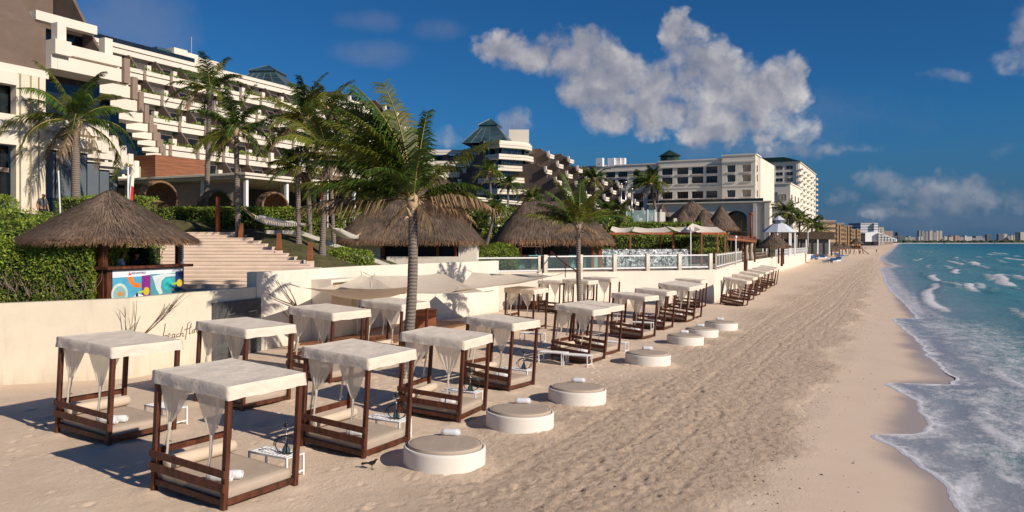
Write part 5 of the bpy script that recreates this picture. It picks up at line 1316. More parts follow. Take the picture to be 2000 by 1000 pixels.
# cone roof rising behind
h3 = thing('thatched_roof', 'tall thatched roof slope rising behind the dark garden', 'thatched roof', (-8.0, 82, 5.0))
thatch_roof(h3, (0, 0, 3.6), .8, 5.6, 4.2, 3.1, 6000, 7, .1, .8, wid=.08)
for x in (-3, 3): post(h3, x, 0, -2, 4.4, .3)
def cone_hut(label, apx, apy, ex0, ex1, ey, Y, seed, n=3500, group='thatched cone roofs by the cream hotel', zb=2.8, flare=.25):
    cx = (ex0 + ex1) / 2; X = (cx - HX) * Y / F; r = (ex1 - ex0) / 2 * Y / F; ze = H - (ey - HY) * Y / F; za = H - (apy - HY) * Y / F
    t = thing('thatched_palapa', label, 'palapa', (X, Y, zb), 0, group)
    thatch_roof(t, (0, 0, ze - zb + .1), .1, r * .97, r * .97, za - ze, n, seed, flare, r * .22, wid=r * .025 + .03, fringe=r * .16)
    for k in range(4):
        a = math.pi / 4 + k * math.pi / 2; post(t, r * .6 * math.cos(a), r * .6 * math.sin(a), -1, ze - zb + .4, .22, WOOD)
    return t
cone_hut('biggest cone-roofed palapa at the back of the thatched cluster', 1345, 393, 1292, 1412, 440, 128, 11, 5000, flare=.05)
cone_hut('front left palapa of the thatched cluster', 1333, 411, 1302, 1364, 450, 112, 12)
cone_hut('front middle palapa of the thatched cluster', 1373, 412, 1346, 1400, 449, 114, 13)
cone_hut('palapa at the right end of the thatched cluster', 1400, 403, 1372, 1444, 448, 122, 14)
cone_hut('low palapa peeping out left behind the thatched cluster', 1292, 400, 1268, 1318, 440, 132, 15)
cone_hut('single palapa beside the white gazebo on the beach wall', 1510, 456, 1479, 1544, 482, 118, 16, 4000)
for i, (lab, ax, ay, x0, x1, ey, Y) in enumerate([('small straw beach umbrella at the end of the beach wall', 1601, 487, 1585, 1617, 499, 245), ('large straw palapa on the beach just past the wall', 1615, 473, 1596, 1640, 490, 262), ('straw palapa behind the large one on the beach', 1632, 473, 1618, 1652, 486, 285), ('far straw palapa before the lifeguard hut', 1646, 475, 1634, 1664, 485, 310)]):
    cone_hut(lab, ax, ay, x0, x1, ey, Y, 20 + i, 1500, 'straw palapas on the far beach', .0)

# ------------------------------------------------------------------ travertine stairs, bollards, hammocks
m = MB()
for k in range(20):
    Y0 = 33.5 + .7 * k; z = 2.4 + .168 * k; xr = stair_right(Y0 + .35)
    m.b2((-25, Y0, z - .9), (xr, Y0 + .735, z))
    m.b2((-25.0, Y0 - .03, z - .05), (xr + .02, Y0 - .001, z - .004))
structure(m.build('stone_stairs', STONE))
m = MB()
for k in range(8): m.b2((-27.5, 40.6 + .5 * k, 4.6 + .16 * k), (-20.2, 41.15 + .5 * k, 5.4 + .16 * k))
structure(m.build('lobby_stairs', STONE))
for i, (px, Y, z0, lab) in enumerate([(471, 45.6, 5.05, 'highest tapered wood bollard by the hammock palm'), (545, 42.7, 4.45, 'middle tapered wood bollard beside the stairs'), (606, 40.3, 3.95, 'lowest tapered wood bollard at the foot of the stairs')]):
    X = (px - HX) * Y / F
    t = thing('wood_bollard', lab, 'bollard', (X, Y, z0), 0, 'tapered wood bollards along the stairs')
    m = MB(); m.lathe([(.19, .1), (.13, 1.0), (.11, 1.03), (.02, 1.035)], 4, ph=math.pi / 4); m.build('wood_shaft', CLAD, t)
    m = MB(); m.box((0, 0, -.15), (.32, .32, .5)); m.build('stone_foot', STONE, t)
m = MB(); m.lathe([(.13, -.5), (.13, 2.05), (.11, 2.08), (.02, 2.085)], 12); tag(m.build('wood_post', ORANGE, loc=(-17.35, 47, 5.6), smooth=True), 'upright orange wooden post standing before the hedge', 'post')
m = MB(); vs = []
for k in range(12):
    xa = -14.4 + .7 * k; zz_ = ground(xa, 46.3) + .22; vs += [(xa, 46.35, zz_ - .9), (xa, 46.35, zz_), (xa, 46.6, zz_), (xa, 46.6, zz_ - .9)]
m.add(vs, [f for k in range(11) for f in ((4 * k, 4 * k + 4, 4 * k + 5, 4 * k + 1), (4 * k + 1, 4 * k + 5, 4 * k + 6, 4 * k + 2), (4 * k + 2, 4 * k + 6, 4 * k + 7, 4 * k + 3))])
tag(m.build('low_wall', WHITE), 'low white kerb wall crossing the lawn under the hammocks', 'wall')
def hammock(label, A, B, sag, lay=.45):
    A, B = Vector(A), Vector(B); d = B - A; side = Vector((-d.y, d.x, 0)).normalized()
    t = thing('hammock', label, 'hammock', (A + B) / 2, 0, 'white cotton hammocks between the palms'); o = Vector(t.location)
    def P(s): return A + d * s - Vector((0, 0, sag * 4 * s * (1 - s)))
    m = MB()
    def fn(i, j):
        s = .2 + .6 * i; w = lay * math.sin(i * math.pi) ** .4 * (j - .5) * 2
        p = P(s) + side * w; p.z += .28 * (2 * (j - .5)) ** 2 * math.sin(i * math.pi) ** .4 + .015 * math.sin(j * 40)
        return p - o
    m.grid(20, 8, fn)
    m.build('cloth', HAMM, t, smooth=True)
    m = MB()
    for i in range(24):      # fringe along the near edge
        s = .26 + .48 * i / 23; p = P(s) - side * lay * .95; p.z += .2; m.tube([p - o, p - o - Vector((.02, 0, .2))], [.02, .012], 4)
    m.build('fringe', HAMM, t)
    m = MB()
    for e, s in ((A, .2), (B, .8)):
        for k in (-1, 0, 1): m.tube([e - o, P(s) + side * k * .06 - o], .02, 4)
    m.build('rope', ROPE, t)
hammock('white hammock slung nearest the stairs from the bollard palm', W(467, 400, 45.9), W(632, 430, 44), .75)
hammock('white fringed hammock hanging behind the nearest one', W(470, 404, 46.3), W(600, 415, 48), 1.0)
hammock('white hammock at the right, partly behind the thatched hut', W(634, 425, 44.2), W(705, 455, 48), .7)

# ------------------------------------------------------------------ shade sails and the white lockers below them
def sail(label, corners, sag, nu=16, nv=12):
    P = [W(*c) for c in corners]; o = (P[0] + P[1] + P[2] + P[3]) / 4
    t = thing('shade_sail', label, 'shade sail', o, 0, 'cream shade sails tied to the white wall')
    m = MB()
    def fn(i, j):
        p = (P[0] * (1 - i) + P[1] * i) * (1 - j) + (P[3] * (1 - i) + P[2] * i) * j
        e = 16 * i * (1 - i) * j * (1 - j); b = .8 * (i * (1 - i) + j * (1 - j))
        p = p - Vector((0, 0, sag * e * .6 + sag * b * .9)); p += Vector((0, 0, .03 * nz(i * 5, j * 5, sag)))
        return p - o
    m.grid(nu, nv, fn); m.build('sailcloth', SAIL, t, smooth=True)
    m = MB()
    for p in P: m.tube([p - o, (p - o) * 1.14 + Vector((0, 0, .12))], .018, 5)
    m.build('tie_rope', ROPE, t)
sail('shaded front sail sagging level left of the tall palm', [(586, 561, 32.6), (800, 560, 34.5), (800, 565, 38.5), (648, 556, 37.8)], .6)
sail('peaked sail left of the tall palm trunk', [(655, 560, 35.0), (772, 566, 36.0), (730, 541, 40), (706, 536, 40)], .2)
sail('wide bright sail behind the tall palm trunk', [(726, 572, 35.5), (945, 570, 37.5), (866, 534, 43.5), (722, 538, 40.4)], .35)
sail('long right-hand sail pointing at the slim palm', [(888, 568, 37.5), (1086, 538, 43.5), (1050, 534, 47), (922, 532, 46)], .35)
def wbox(name, label, cat, px0, px1, y0, z0, dpt, mtl=WHITE):
    a = onC(px0, 560, 0); b = onC(px1, 560, 0); d = (b - a); d.z = 0; L = d.length
    t = thing(name, label, cat, (a.x, a.y, 0), math.atan2(d.y, d.x), None)
    zt = H - (y0 - HY) * a.y / F
    m = MB(); m.b2((0, -dpt, z0), (.12, -.01, zt)); m.b2((L - .12, -dpt, z0), (L, -.01, zt)); m.b2((.121, -dpt, zt - .14), (L - .121, -.01, zt)); m.build('frame', mtl, t)
    m = MB(); m.b2((.121, -dpt + .25, z0), (L - .121, -.02, zt - .141)); m.build('panel', CREAM, t)
wbox('wall_niche', 'white boxed niche on the tall wall left of the sails', 'wall niche', 608, 662, 546, -.4, 1.1)
wbox('wall_niche', 'white boxed niche behind the sails right of the tall palm', 'wall niche', 882, 935, 536, -.2, .9)
m = MB(); m.b2((0, 0, -.3), (1.5, .9, 1.25)); m.b2((-.05, -.05, 1.25), (1.55, .95, 1.31)); t = thing('bar_cabinet', 'reddish wooden bar cabinet behind the tall palm trunk', 'cabinet', (-5.35, 40.4, .25), R(10)); m.build('cabinet_body', CLAD, t, bevel=.01)
m = MB(); m.b2((.1, -.015, .1), (.7, -.002, 1.15)); m.build('door', CLAD, t); m = MB(); m.b2((.8, -.015, .1), (1.4, -.002, 1.15)); m.build('door', CLAD, t)
m = MB(); P_ = [(-9.6, 36.0), (-5.4, 36.8), (-2.2, 46.2), (-6.0, 46.5)]; m.prism(P_, .1, .42); structure(m.build('wooden_deck', DECK))
m = MB(); m.prism([(-17.5, 24.0), (-13.4, 24.2), (-13.3, 26.7), (-18, 27.4)], .15, .335); structure(m.build('sandy_step', STONE))
# ------------------------------------------------------------------ buildings in the shore frame
def bframe(name, label, u0, v0, z0, cat='hotel'):
    x, y = xy(u0, v0); return thing(name, label, cat, (x, y, z0), FRAME_RZ)
def leaves_strip(parent, x0, x1, y0, y1, z, n, size, seed, name='planter_greenery', thick=.35):
    rng = np.random.default_rng(seed)
    y = rng.uniform(y0, y1, n); den = np.array([.5 + .9 * nz(q * .35, seed * 3.3) for q in y]); keep = rng.random(n) < np.clip(den + .15, .06, 1)
    y = y[keep]; den = den[keep]; k = len(y)
    P = np.stack([rng.uniform(x0, x1, k), y, z + rng.uniform(-.12, thick, k) * np.clip(den + .4, .3, 1.2)], 1)
    Nn = np.tile([.6, -.4, .7], (k, 1))
    return leaf_cloud(name, P, Nn, size, LEAF, parent, seed)
def part_copy(src, parent, loc, rz=None, scale=None):
    c = src.copy(); COL.objects.link(c); c.parent = parent; c.location = loc
    if rz is not None: c.rotation_euler = (0, 0, rz)
    if scale: c.scale = scale
    for ch in kids(src):
        d = ch.copy(); COL.objects.link(d); d.parent = c
        if ch.name.startswith('pane') and random.random() < .22: d.material_slots[0].link = 'OBJECT'; d.material_slots[0].material = random.choice((CURT, GLASSB, CURT))
    return c
def window_part(parent, w, h, loc, frame=HOTELW, glass=GLASSD, facing='x', bars=2, name='window', dep=.12):
    """window with its pane as a sub-part; facing x = looks seaward, y = looks toward -y"""
    m = MB(); t = .09
    def b(a, z0, a1, z1, d0, d1):
        if facing == 'x': m.b2((d0, a, z0), (d1, a1, z1))
        else: m.b2((a, -d1, z0), (a1, -d0, z1))
    b(-w / 2, -h / 2, w / 2, -h / 2 + t, 0, dep); b(-w / 2, h / 2 - t, w / 2, h / 2, 0, dep); b(-w / 2, -h / 2 + t, -w / 2 + t, h / 2 - t, 0, dep); b(w / 2 - t, -h / 2 + t, w / 2, h / 2 - t, 0, dep)
    for k in range(1, bars + 1): x = -w / 2 + w * k / (bars + 1); b(x - .035, -h / 2 + t, x + .035, h / 2 - t, .01, dep - .03)
    f = m.build(name, frame, parent); f.location = loc
    m = MB()
    if facing == 'x': m.b2((-.02, -w / 2 + .02, -h / 2 + .02), (.03, w / 2 - .02, h / 2 - .02))
    else: m.b2((-w / 2 + .02, -.03, -h / 2 + .02), (w / 2 - .02, .02, h / 2 - .02))
    m.build('pane', glass, f)
    return f

# ---- main terraced hotel
HB = bframe('terraced_hotel', 'long white terraced hotel with planted balconies stepping back up to a flat roof', -78.7, 62.0, 6.3)
NB, BAY = 16, 4.35
def zf(i): return 12.6 + 3.7 * i - 6.3
def xf(i): return -3.3 * i
LEN = NB * BAY
w0 = None; d0 = None; pr0 = None
for i in range(-1, 6):
    x, z = xf(i), zf(i)
    m = MB()
    m.b2((x - .35, -.2, z + .28), (x, LEN, z + .82)); m.b2((x - .42, -.2, z - .52), (x - .07, LEN, z + .14)); m.b2((x - 4.0, 0, z - .5), (x - .43, LEN, z - .1))
    m.build('balcony_band', HOTELW, HB)
    m = MB(); m.b2((x - .5, 0, z + .1), (x - .2, LEN - .1, z + .3)); m.build('band_recess', BOLT, HB)
    if i == 5: break
    leaves_strip(HB, x - .55, x - .05, .5, LEN - 1, z + .84, 1500 if i > 0 else 900, .42, 60 + i)
    for b in range(NB):
        y = b * BAY
        if w0 is None: w0 = window_part(HB, BAY - .5, 2.6, (x - 4.35, y + BAY / 2, z + 1.45), BOLT, GLASSD, bars=1)
        else: part_copy(w0, HB, (x - 4.35, y + BAY / 2, z + 1.45))
        if d0 is None:
            m = MB()
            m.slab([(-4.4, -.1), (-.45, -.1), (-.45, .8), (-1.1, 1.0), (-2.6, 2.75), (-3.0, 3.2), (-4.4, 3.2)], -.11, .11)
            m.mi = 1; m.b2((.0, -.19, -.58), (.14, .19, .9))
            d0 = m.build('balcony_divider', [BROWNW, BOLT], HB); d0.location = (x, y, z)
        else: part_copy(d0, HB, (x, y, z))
        if pr0 is None:
            m = MB(); m.b2((-1.0, -.32, .6), (-.42, .32, 1.75)); pr0 = m.build('white_pier', HOTELW, HB); pr0.location = (x, y + 1.1, z)
        else: part_copy(pr0, HB, (x, y + 1.1, z))
m = MB()
for i in range(-2, 6): m.b2((-40, .02, zf(i) - .5 if i > -2 else -.3), (xf(i) - 4.45, LEN - .02, zf(i) + 3.2 - .01 if i < 5 else zf(5) - .12))
m.build('rear_mass', HOTELW, HB)
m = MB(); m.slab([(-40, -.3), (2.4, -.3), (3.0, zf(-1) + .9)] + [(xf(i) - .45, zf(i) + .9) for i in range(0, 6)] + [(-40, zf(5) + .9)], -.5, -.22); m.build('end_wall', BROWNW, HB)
# a second run of the same hotel beyond, seen as brown fins with white tips
def fins(parent, ys, xt, zt, levels, dx, dz, depth, tip=3.2, first=0, th=.5):
    for j, y in enumerate(ys):
        pts = []
        n0 = first[j] if hasattr(first, '__len__') else first
        for f in range(levels - 1, n0 - 1, -1):
            x, z = xt + dx * f, zt - dz * f
            pts += [(x - .5, z - dz + .9), (x - .5, z + .9), (x - 1.0, z + 1.15), (x - dx + .2, z + dz - 1.3)]
        x, z = xt + dx * n0, zt - dz * n0
        prof = [(-depth, zt - dz * levels), (xt + dx * (levels - 1) - .5, zt - dz * levels)] + pts + [(x - dx - .4, z + dz - .6), (-depth, z + dz - .6)]
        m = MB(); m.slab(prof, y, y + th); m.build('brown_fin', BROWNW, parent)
        for f in range(n0, levels):
            x, z = xt + dx * f, zt - dz * f
            m = MB()
            m.b2((x - .4, y - .8, z + .05), (x, y + tip, z + .6)); m.b2((x - .45, y - .8, z - .6), (x - .06, y + tip, z - .06)); m.b2((x - 2.6, y + th, z - .5), (x - .46, y + tip, z - .2)); m.b2((x - 1.1, y - .7, z + .61), (x - .41, y - .2, z + 1.6)); m.b2((x - .85, y - .9, z - .15), (x - .46, y - .25, z + .6))
            m.build('balcony_tip', HOTELW, parent)
        for f in range(n0, levels):
            x, z = xt + dx * f, zt - dz * f
            m = MB(); m.b2((x - dx - 1.2, y + th, z - .1), (x - dx - 1.0, y + tip * 1.6, z + dz - 1.0)); m.build('window', GLASSD, parent)
fins(HB, [LEN + 1.5, LEN + 14], -22.5, 33.5 - 6.3, 5, 3.1, 3.6, 46, 4)
m = MB(); m.b2((-46, LEN + 2.1, zf(-1)), (-28, LEN + 30, 33.5 - 6.3 + 2.6)); m.build('rear_mass', BROWNW, HB)
# roof structures
def loc_of(parent, px, py, Y):
    return parent.matrix_world_inv @ W(px, py, Y)
def mwi(o):
    return (Matrix.Translation(o.location) @ o.rotation_euler.to_matrix().to_4x4()).inverted()
Mi = mwi(HB)
a = Mi @ W(340, 92, 124); b = Mi @ W(433, 100, 134)
m = MB(); m.b2((a.x - 6, a.y, 24), (a.x, a.y + 2.6, a.z)); m.b2((a.x - 5.6, a.y + 2.61, 24), (a.x - .5, a.y + 5.2, a.z - .12)); m.b2((a.x - 5.2, a.y + 5.21, 24), (a.x - .9, b.y, a.z - .25)); m.build('roof_block', HOTELW, HB)
m = MB(); m.b2((a.x - 5.2, a.y - 2.6, 24), (a.x - .6, a.y - .01, a.z - .4)); m.build('roof_glass_room', GLASSB, HB)
m = MB(); m.b2((xf(5) - 1.6, 3, zf(5) + .9), (xf(5) - 1.56, 26, zf(5) + 1.9)); m.build('roof_railing', GLASSD, HB)
c = Mi @ W(400, 68, 130); m = MB(); m.tube([(c.x - 3, c.y, 24), (c.x - 3, c.y, c.z)], .05, 5); m.build('mast', STEEL, HB)
def pyramid(parent, c, hw, h, mtl, zc=.74, rot=0.0):
    """glass roof: steep lower pyramid, a short upright lantern band, a small cap, glazing bars"""
    cr, sr = math.cos(rot), math.sin(rot)
    def sq(r, z): return [Vector((c[0] + (x * cr - y * sr) * r, c[1] + (x * sr + y * cr) * r, c[2] + z)) for x, y in ((-1, -1), (1, -1), (1, 1), (-1, 1))]
    lv = [sq(hw, 0), sq(hw * .40, h * .62), sq(hw * .40, h * .72), sq(hw * .44, h * .72), sq(.02, h)]
    m = MB()
    for p, q in zip(lv[:-1], lv[1:]):
        for k in range(4): m.add([p[k], p[(k + 1) % 4], q[(k + 1) % 4], q[k]], [(0, 1, 2, 3)])
    g = m.build('glass_pyramid', mtl, parent)
    m = MB(); r = hw * .012
    for k in range(4):
        m.tube([lv[0][k], lv[1][k]], r * 1.3, 4); m.tube([lv[3][k], lv[4][k]], r * 1.3, 4)
        for s in (.2, .4, .6, .8):
            m.tube([lv[0][k].lerp(lv[0][(k + 1) % 4], s), lv[1][k].lerp(lv[1][(k + 1) % 4], s)], r, 4)
        for s in (.0, .33, .66, 1): m.tube([lv[0][k].lerp(lv[1][k], s), lv[0][(k + 1) % 4].lerp(lv[1][(k + 1) % 4], s)], r, 4)
        m.tube([lv[2][k], lv[2][(k + 1) % 4]], r * 2, 4)
    m.build('glazing_bars', BLIND, g)
PYR = mat('pyramid_glass', (0.035, 0.075, 0.085), 0.25, 0.5, 0.4, spec=0.5)
c = Mi @ W(523, 128, 150); pyramid(HB, (c.x, c.y, 26.6), 6.3, c.z - 26.6, PYR, rot=R(20))

# ---- sawtooth lobby wing in front of it
LB = bframe('lobby_wing', 'near lobby wing with sawtooth white balconies over grey blinds and tall dark windows', -43.95, 34.2, 6.3)
def lz(z): return z - 6.3
du, dv = -4.4, 4.1
for k in range(9):
    x, y = du * k, dv * k
    y0 = -4.2 if k == 0 else y - dv
    m = MB(); m.b2((x - 14, y0, lz(15.05)), (x, y, lz(15.85))); m.b2((x - 14, y0 + .05, lz(15.851)), (x - .35, y - .05, lz(16.0))); m.b2((x - .6, y0, lz(16.001)), (x + .02, y, lz(16.62)))
    if k: m.b2((x - 1.0, y - .25, lz(16.001)), (x - .61, y, lz(16.62)))
    m.build('balcony_band', HOTELW, LB)
    m = MB(); m.b2((x - .2, y + .01, lz(15.0)), (x + .25, y + .42, lz(16.55))); m.build('corner_bolt', BOLT, LB)
    m = MB(); m.b2((x - 1.1, y - .75, lz(16.63)), (x - .55, y - .2, lz(17.75))); m.build('white_pier', HOTELW, LB)
    top = [(x - 4.4, lz(20.0))] if k else [(x - 3.6, lz(19.6)), (x - 5.6, lz(22.5))]
    m = MB(); m.slab([(x - 16, lz(16.0)), (x - 1.3, lz(16.0)), (x - 1.3, lz(17.1)), (x - 1.9, lz(17.25)), (x - 2.7, lz(18.3))] + (top if k < 2 else [(x - 3.0, lz(18.8))]) + [(x - 16, top[-1][1] if k < 2 else lz(18.8))], y - .19, y + .02); m.build('brown_fin', BROWNW, LB)
    m = MB(); m.b2((x - 2.6, y0, lz(18.2)), (x - 2.0, y - .2, lz(18.75))); m.build('floor_beam', HOTELW, LB)
    m = MB(); m.b2((x - 3.6, y0 + .1, lz(16.63)), (x - 3.4, y - .25, lz(18.19))); m.build('window', GLASSD, LB)
    m = MB(); m.b2((x - 14, y0 + .1, lz(12.2)), (x - 1.9, y - .1, lz(15.04))); m.build('upper_window', GLASSD, LB)
# the big brown end wall on the left and its boxed white balcony end
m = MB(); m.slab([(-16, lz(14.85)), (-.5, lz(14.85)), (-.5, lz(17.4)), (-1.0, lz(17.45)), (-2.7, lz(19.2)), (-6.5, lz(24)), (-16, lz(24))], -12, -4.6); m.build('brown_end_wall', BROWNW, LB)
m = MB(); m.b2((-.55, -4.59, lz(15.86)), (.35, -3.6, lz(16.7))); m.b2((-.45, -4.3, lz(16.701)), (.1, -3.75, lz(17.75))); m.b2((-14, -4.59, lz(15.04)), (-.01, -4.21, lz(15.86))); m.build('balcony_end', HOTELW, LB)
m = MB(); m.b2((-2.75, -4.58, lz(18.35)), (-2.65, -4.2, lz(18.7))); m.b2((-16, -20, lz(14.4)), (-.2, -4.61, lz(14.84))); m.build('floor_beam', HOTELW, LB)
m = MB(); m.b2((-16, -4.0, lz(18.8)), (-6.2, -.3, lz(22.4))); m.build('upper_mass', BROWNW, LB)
# lower storey
for k in range(8):
    x, y = du * k - .05, dv * k - 1.4
    y0 = -5.0 if k == 0 else y - dv
    m = MB()
    m.b2((x - 13, y0, lz(11.45)), (x, y, lz(12.18))); m.b2((x - 13, y0, lz(10.62)), (x + .02, y + .02, lz(11.2))); m.b2((x - 13, y0, lz(11.2)), (x - .22, y - .22, lz(11.45))); m.b2((x - 13, y0, lz(10.38)), (x - .3, y - .3, lz(10.62))); m.b2((x - .4, y + .021, lz(10.5)), (x + .05, y + .5, lz(12.3)))
    m.build('cornice', HOTELW, LB)
    m = MB(); m.b2((x - 12.6, y0 - .1, -.3), (x - .55, y - .5, lz(10.37))); m.build('dark_window', GLASSD, LB)
    m = MB()
    n = 3 if k == 0 else 1
    for q in range(n):
        a = y0 + .05 + (y - .55 - y0) * q / n; b_ = y0 + (y - .55 - y0) * (q + 1) / n - .06
        m.b2((x - .53, a, lz(7.6 if k == 0 else 6.6)), (x - .50, b_, lz(10.3)))
    m.build('grey_blind', BLIND, LB)
    if k < 7:
        m = MB(); m.b2((x - 4.2, y - .49, lz(6.0)), (x - .6, y - .46, lz(10.3))); m.build('side_blind', BLIND, LB)
m = MB()
for a in (-6.35, -5.75, -5.3): m.b2((-.62, a, -.4), (.0, a + .36, lz(14.39)))
m.b2((-.7, -6.5, -.4), (-.2, -4.95, lz(14.38))); m.build('pilasters', CREAM, LB)
m = MB(); m.b2((-.62, -20, lz(10.38)), (-.05, -6.51, lz(12.05))); m.b2((-.72, -20, lz(13.7)), (-.1, -6.51, lz(14.39))); m.build('wall_beam', HOTELW, LB)
m = MB(); m.b2((-1.2, -20, lz(12.06)), (-.9, -6.51, lz(13.69))); m.build('upper_window', GLASSD, LB)
m = MB(); m.b2((-1.2, -20, -.3), (-.9, -6.51, lz(10.37))); m.build('lobby_window', GLASSD, LB)
m = MB()
for a in (-19, -16.6, -14.2, -11.8, -9.4, -7.6): m.b2((-.89, a, -.3), (-.8, a + .09, lz(10.37)))
m.b2((-.895, -20, lz(8.9)), (-.81, -6.52, lz(9.15))); m.build('window_bars', BOLT, LB)

# ---- restaurant pavilion with flat roof and slim columns
PV = bframe('restaurant_pavilion', 'low open restaurant pavilion with flat white roof and slim white columns', -46, 46.8, 6.3, 'pavilion')
m = MB(); m.b2((-17, 0, 3.72), (0, 58, 4.08)); m.b2((-17.15, -.15, 3.95), (.15, 58.15, 4.16)); m.build('flat_roof', HOTELW, PV, bevel=.03)
for y in [.5 + 4.6 * k for k in range(13)]:
    m = MB(); m.b2((-.55, y - .13, -.4), (-.29, y + .13, 3.71)); m.build('column', WMETAL, PV)
    if y > 2:
        m = MB(); m.b2((-5.2, y - .1, -.4), (-5.0, y + .1, 3.71)); m.build('inner_column', WMETAL, PV)
m = MB()
for x in (-5, -9.5, -14): m.b2((x - .13, .3, -.4), (x + .13, .56, 3.71))
m.build('front_columns', WMETAL, PV)
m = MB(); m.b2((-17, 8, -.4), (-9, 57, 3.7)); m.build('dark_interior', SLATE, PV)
m = MB(); m.b2((-9.2, .6, 1.7), (-1.0, .7, 3.5)); m.b2((-16.6, .6, .2), (-10.5, .7, 3.4)); m.build('canvas_screen', CUSH, PV)
m = MB(); m.b2((-3.4, 26, -.2), (-.6, 26.3, 1.9)); m.build('pale_partition', CUSHL, PV)
m = MB()
for k in range(18): x = -9 + .45 * k; m.lathe([(.06, -.3), (.1, .0), (.05, .2), (.1, .55), (.05, .8), (.07, .9)], 8, (x, .4, 0))
m.b2((-9.3, .3, .9), (-.9, .5, 1.02)); m.build('balustrade', WMETAL, PV)
for k, (x, y) in enumerate(((-2, 6), (-2.5, 13), (-2, 17), (-3, 30))):
    t = thing('wicker_lantern', ['round wicker lantern hanging nearest the pavilion corner', 'second round wicker lantern under the pavilion roof', 'third round wicker lantern under the pavilion roof', 'farthest round wicker lantern under the pavilion roof'][k], 'lantern', tuple(xy(-46 + x, 46.8 + y)) + (9.0,), 0, 'wicker lanterns hanging in the pavilion')
    m = MB(); m.lathe([(.05, .35), (.3, .15), (.36, -.05), (.22, -.3), (.05, -.36)], 12); m.build('shade', WICKER, t, smooth=True)
    m = MB(); m.tube([(0, 0, .35), (0, 0, 1.05)], .015, 4); m.build('cord', BLACK, t)
# timber-clad box on the pavilion roof
CB = bframe('timber_box', 'red-brown timber-clad box standing on the pavilion roof', -63.9, 53.4, 10.46, 'rooftop box')
m = MB(); m.b2((-5, 0, 0), (0, 6.4, 2.9)); m.build('clad_walls', CLAD, CB, bevel=.02)
m = MB()
for k in range(15): m.b2((-5.02, -.02, .12 + k * .19), (.02, 6.42, .14 + k * .19))
m.build('board_gaps', BOLT, CB)
# wicker pods
def pod(label, px, py, Y, r, zb, turn):
    X = (px - HX) * Y / F
    t = thing('wicker_pod', label, 'wicker pod', (X, Y, zb), turn, 'round woven pods before the pavilion')
    m = MB(); n = 26
    def fn(i, j):
        a = 2 * math.pi * i; b = math.pi * (.08 + .92 * j) * .62
        q = Vector((math.cos(a) * math.sin(b), math.sin(a) * math.sin(b), math.cos(b)))
        # opening faces -y: axis tilted
        p = Vector((q.x, q.z, q.y)) * r * (1 + .04 * nz(q.x * 6, q.y * 6, q.z * 6)); return (p.x, p.y, p.z * .95 + r * .75)
    m.grid(36, 16, fn)
    m.build('woven_shell', WICKER, t, smooth=True)
    P = []; rng = random.Random(int(px))
    m = MB()
    for k in range(240):
        a = rng.uniform(0, 2 * math.pi); b = rng.uniform(.1, 1.95); pts = []
        da, db = rng.uniform(-.35, .35), rng.uniform(-.35, .35)
        for s in (0, .5, 1):
            q = Vector((math.cos(a + da * s) * math.sin(b + db * s), math.sin(a + da * s) * math.sin(b + db * s), math.cos(b + db * s))); p = Vector((q.x, q.z, q.y)) * r * 1.02; pts.append((p.x, p.y, p.z * .95 + r * .75))
        m.tube(pts, .018, 4, False)
    m.build('woven_cane', WICKER, t)
    m = MB(); m.tube([(math.cos(a) * r * .95, -r * .37, math.sin(a) * r * .9 + r * .75) for a in [k * 2 * math.pi / 24 for k in range(25)]], .09, 6, False); m.build('rim', WICKER, t, smooth=True)
    m = MB(); m.lathe([(r * .7, .0), (r * .75, .25), (r * .6, .4)], 16, (0, .1, .0)); m.build('seat_cushion', TEAL if 'teal' in label else CUSH, t, smooth=True)
pod('biggest round wicker pod behind the kiosk roof', 306, 0, 52.5, 1.28, 6.85, R(58))
pod('middle round wicker pod with a teal cushion behind the orange post', 420, 0, 53, 1.1, 6.6, R(60))
pod('right round wicker pod behind the hammocks', 530, 0, 53, 1.1, 6.45, R(55))

# ---- pyramid hotel
P2 = thing('pyramid_hotel', 'brown and white terraced hotel topped by a glass pyramid', 'hotel', (-3.6, 225, 5.0))
def off(poly, d):
    c = Vector((-1.5, 240)); return [tuple(Vector(p) + (Vector(p) - c).normalized() * d - Vector((-3.6, 225))) for p in poly]
base_poly = [(-8.1, 229.5), (-3.6, 225), (3.85, 229.7), (5.86, 233.8), (6.5, 262), (-14, 262)]
for f in range(9):
    z = 32.6 - 3.35 * f - 5; e = .55 * f + (.9 if f > 1 else 0)
    m = MB(); m.prism(off(base_poly, e), z + .05, z + .72); m.prism(off(base_poly, e - .25), z - .08, z + .05); m.prism(off(base_poly, e + .05), z - .75, z - .08); m.build('white_band', HOTELW, P2)
    m = MB(); m.prism(off(base_poly, e - 1.6), z - 3.4, z - .76); m.build('ribbon_window', GLASSD, P2)
    if f < 8:
        pl = off(base_poly, e - 1.5)
        for a, b in ((0, 1), (1, 2), (2, 3)):
            A, B = Vector(pl[a]), Vector(pl[b]); n = max(2, int((B - A).length / 1.6)); m = MB()
            for k in range(n + 1): p = A.lerp(B, k / n); w = .35 if k in (0, n) else .05; m.b2((p.x - w, p.y - .1, z - 3.3), (p.x + w, p.y + .1, z - .77))
            m.build('mullions', BROWNW if f else BLIND, P2)
m = MB(); m.prism(off(base_poly, -.6), 28.3, 28.9); m.build('roof_deck', HOTELW, P2)
pyramid(P2, (-2.9, 12.5, 28.9), 6.9, 7.9, PYR, rot=R(-12))
m = MB(); a = W(994, 254, 246); b = W(1033, 254, 246); m.b2((a.x + 3.6, 20, 28), (b.x + 3.6, 26, a.z - 5)); m.build('lift_tower', HOTELW, P2)
m = MB(); m.tube([(a.x + 4.6, 20.5, a.z - 5), (a.x + 4.6, 20.5, a.z - 3)], .08, 4); m.build('mast', STEEL, P2)
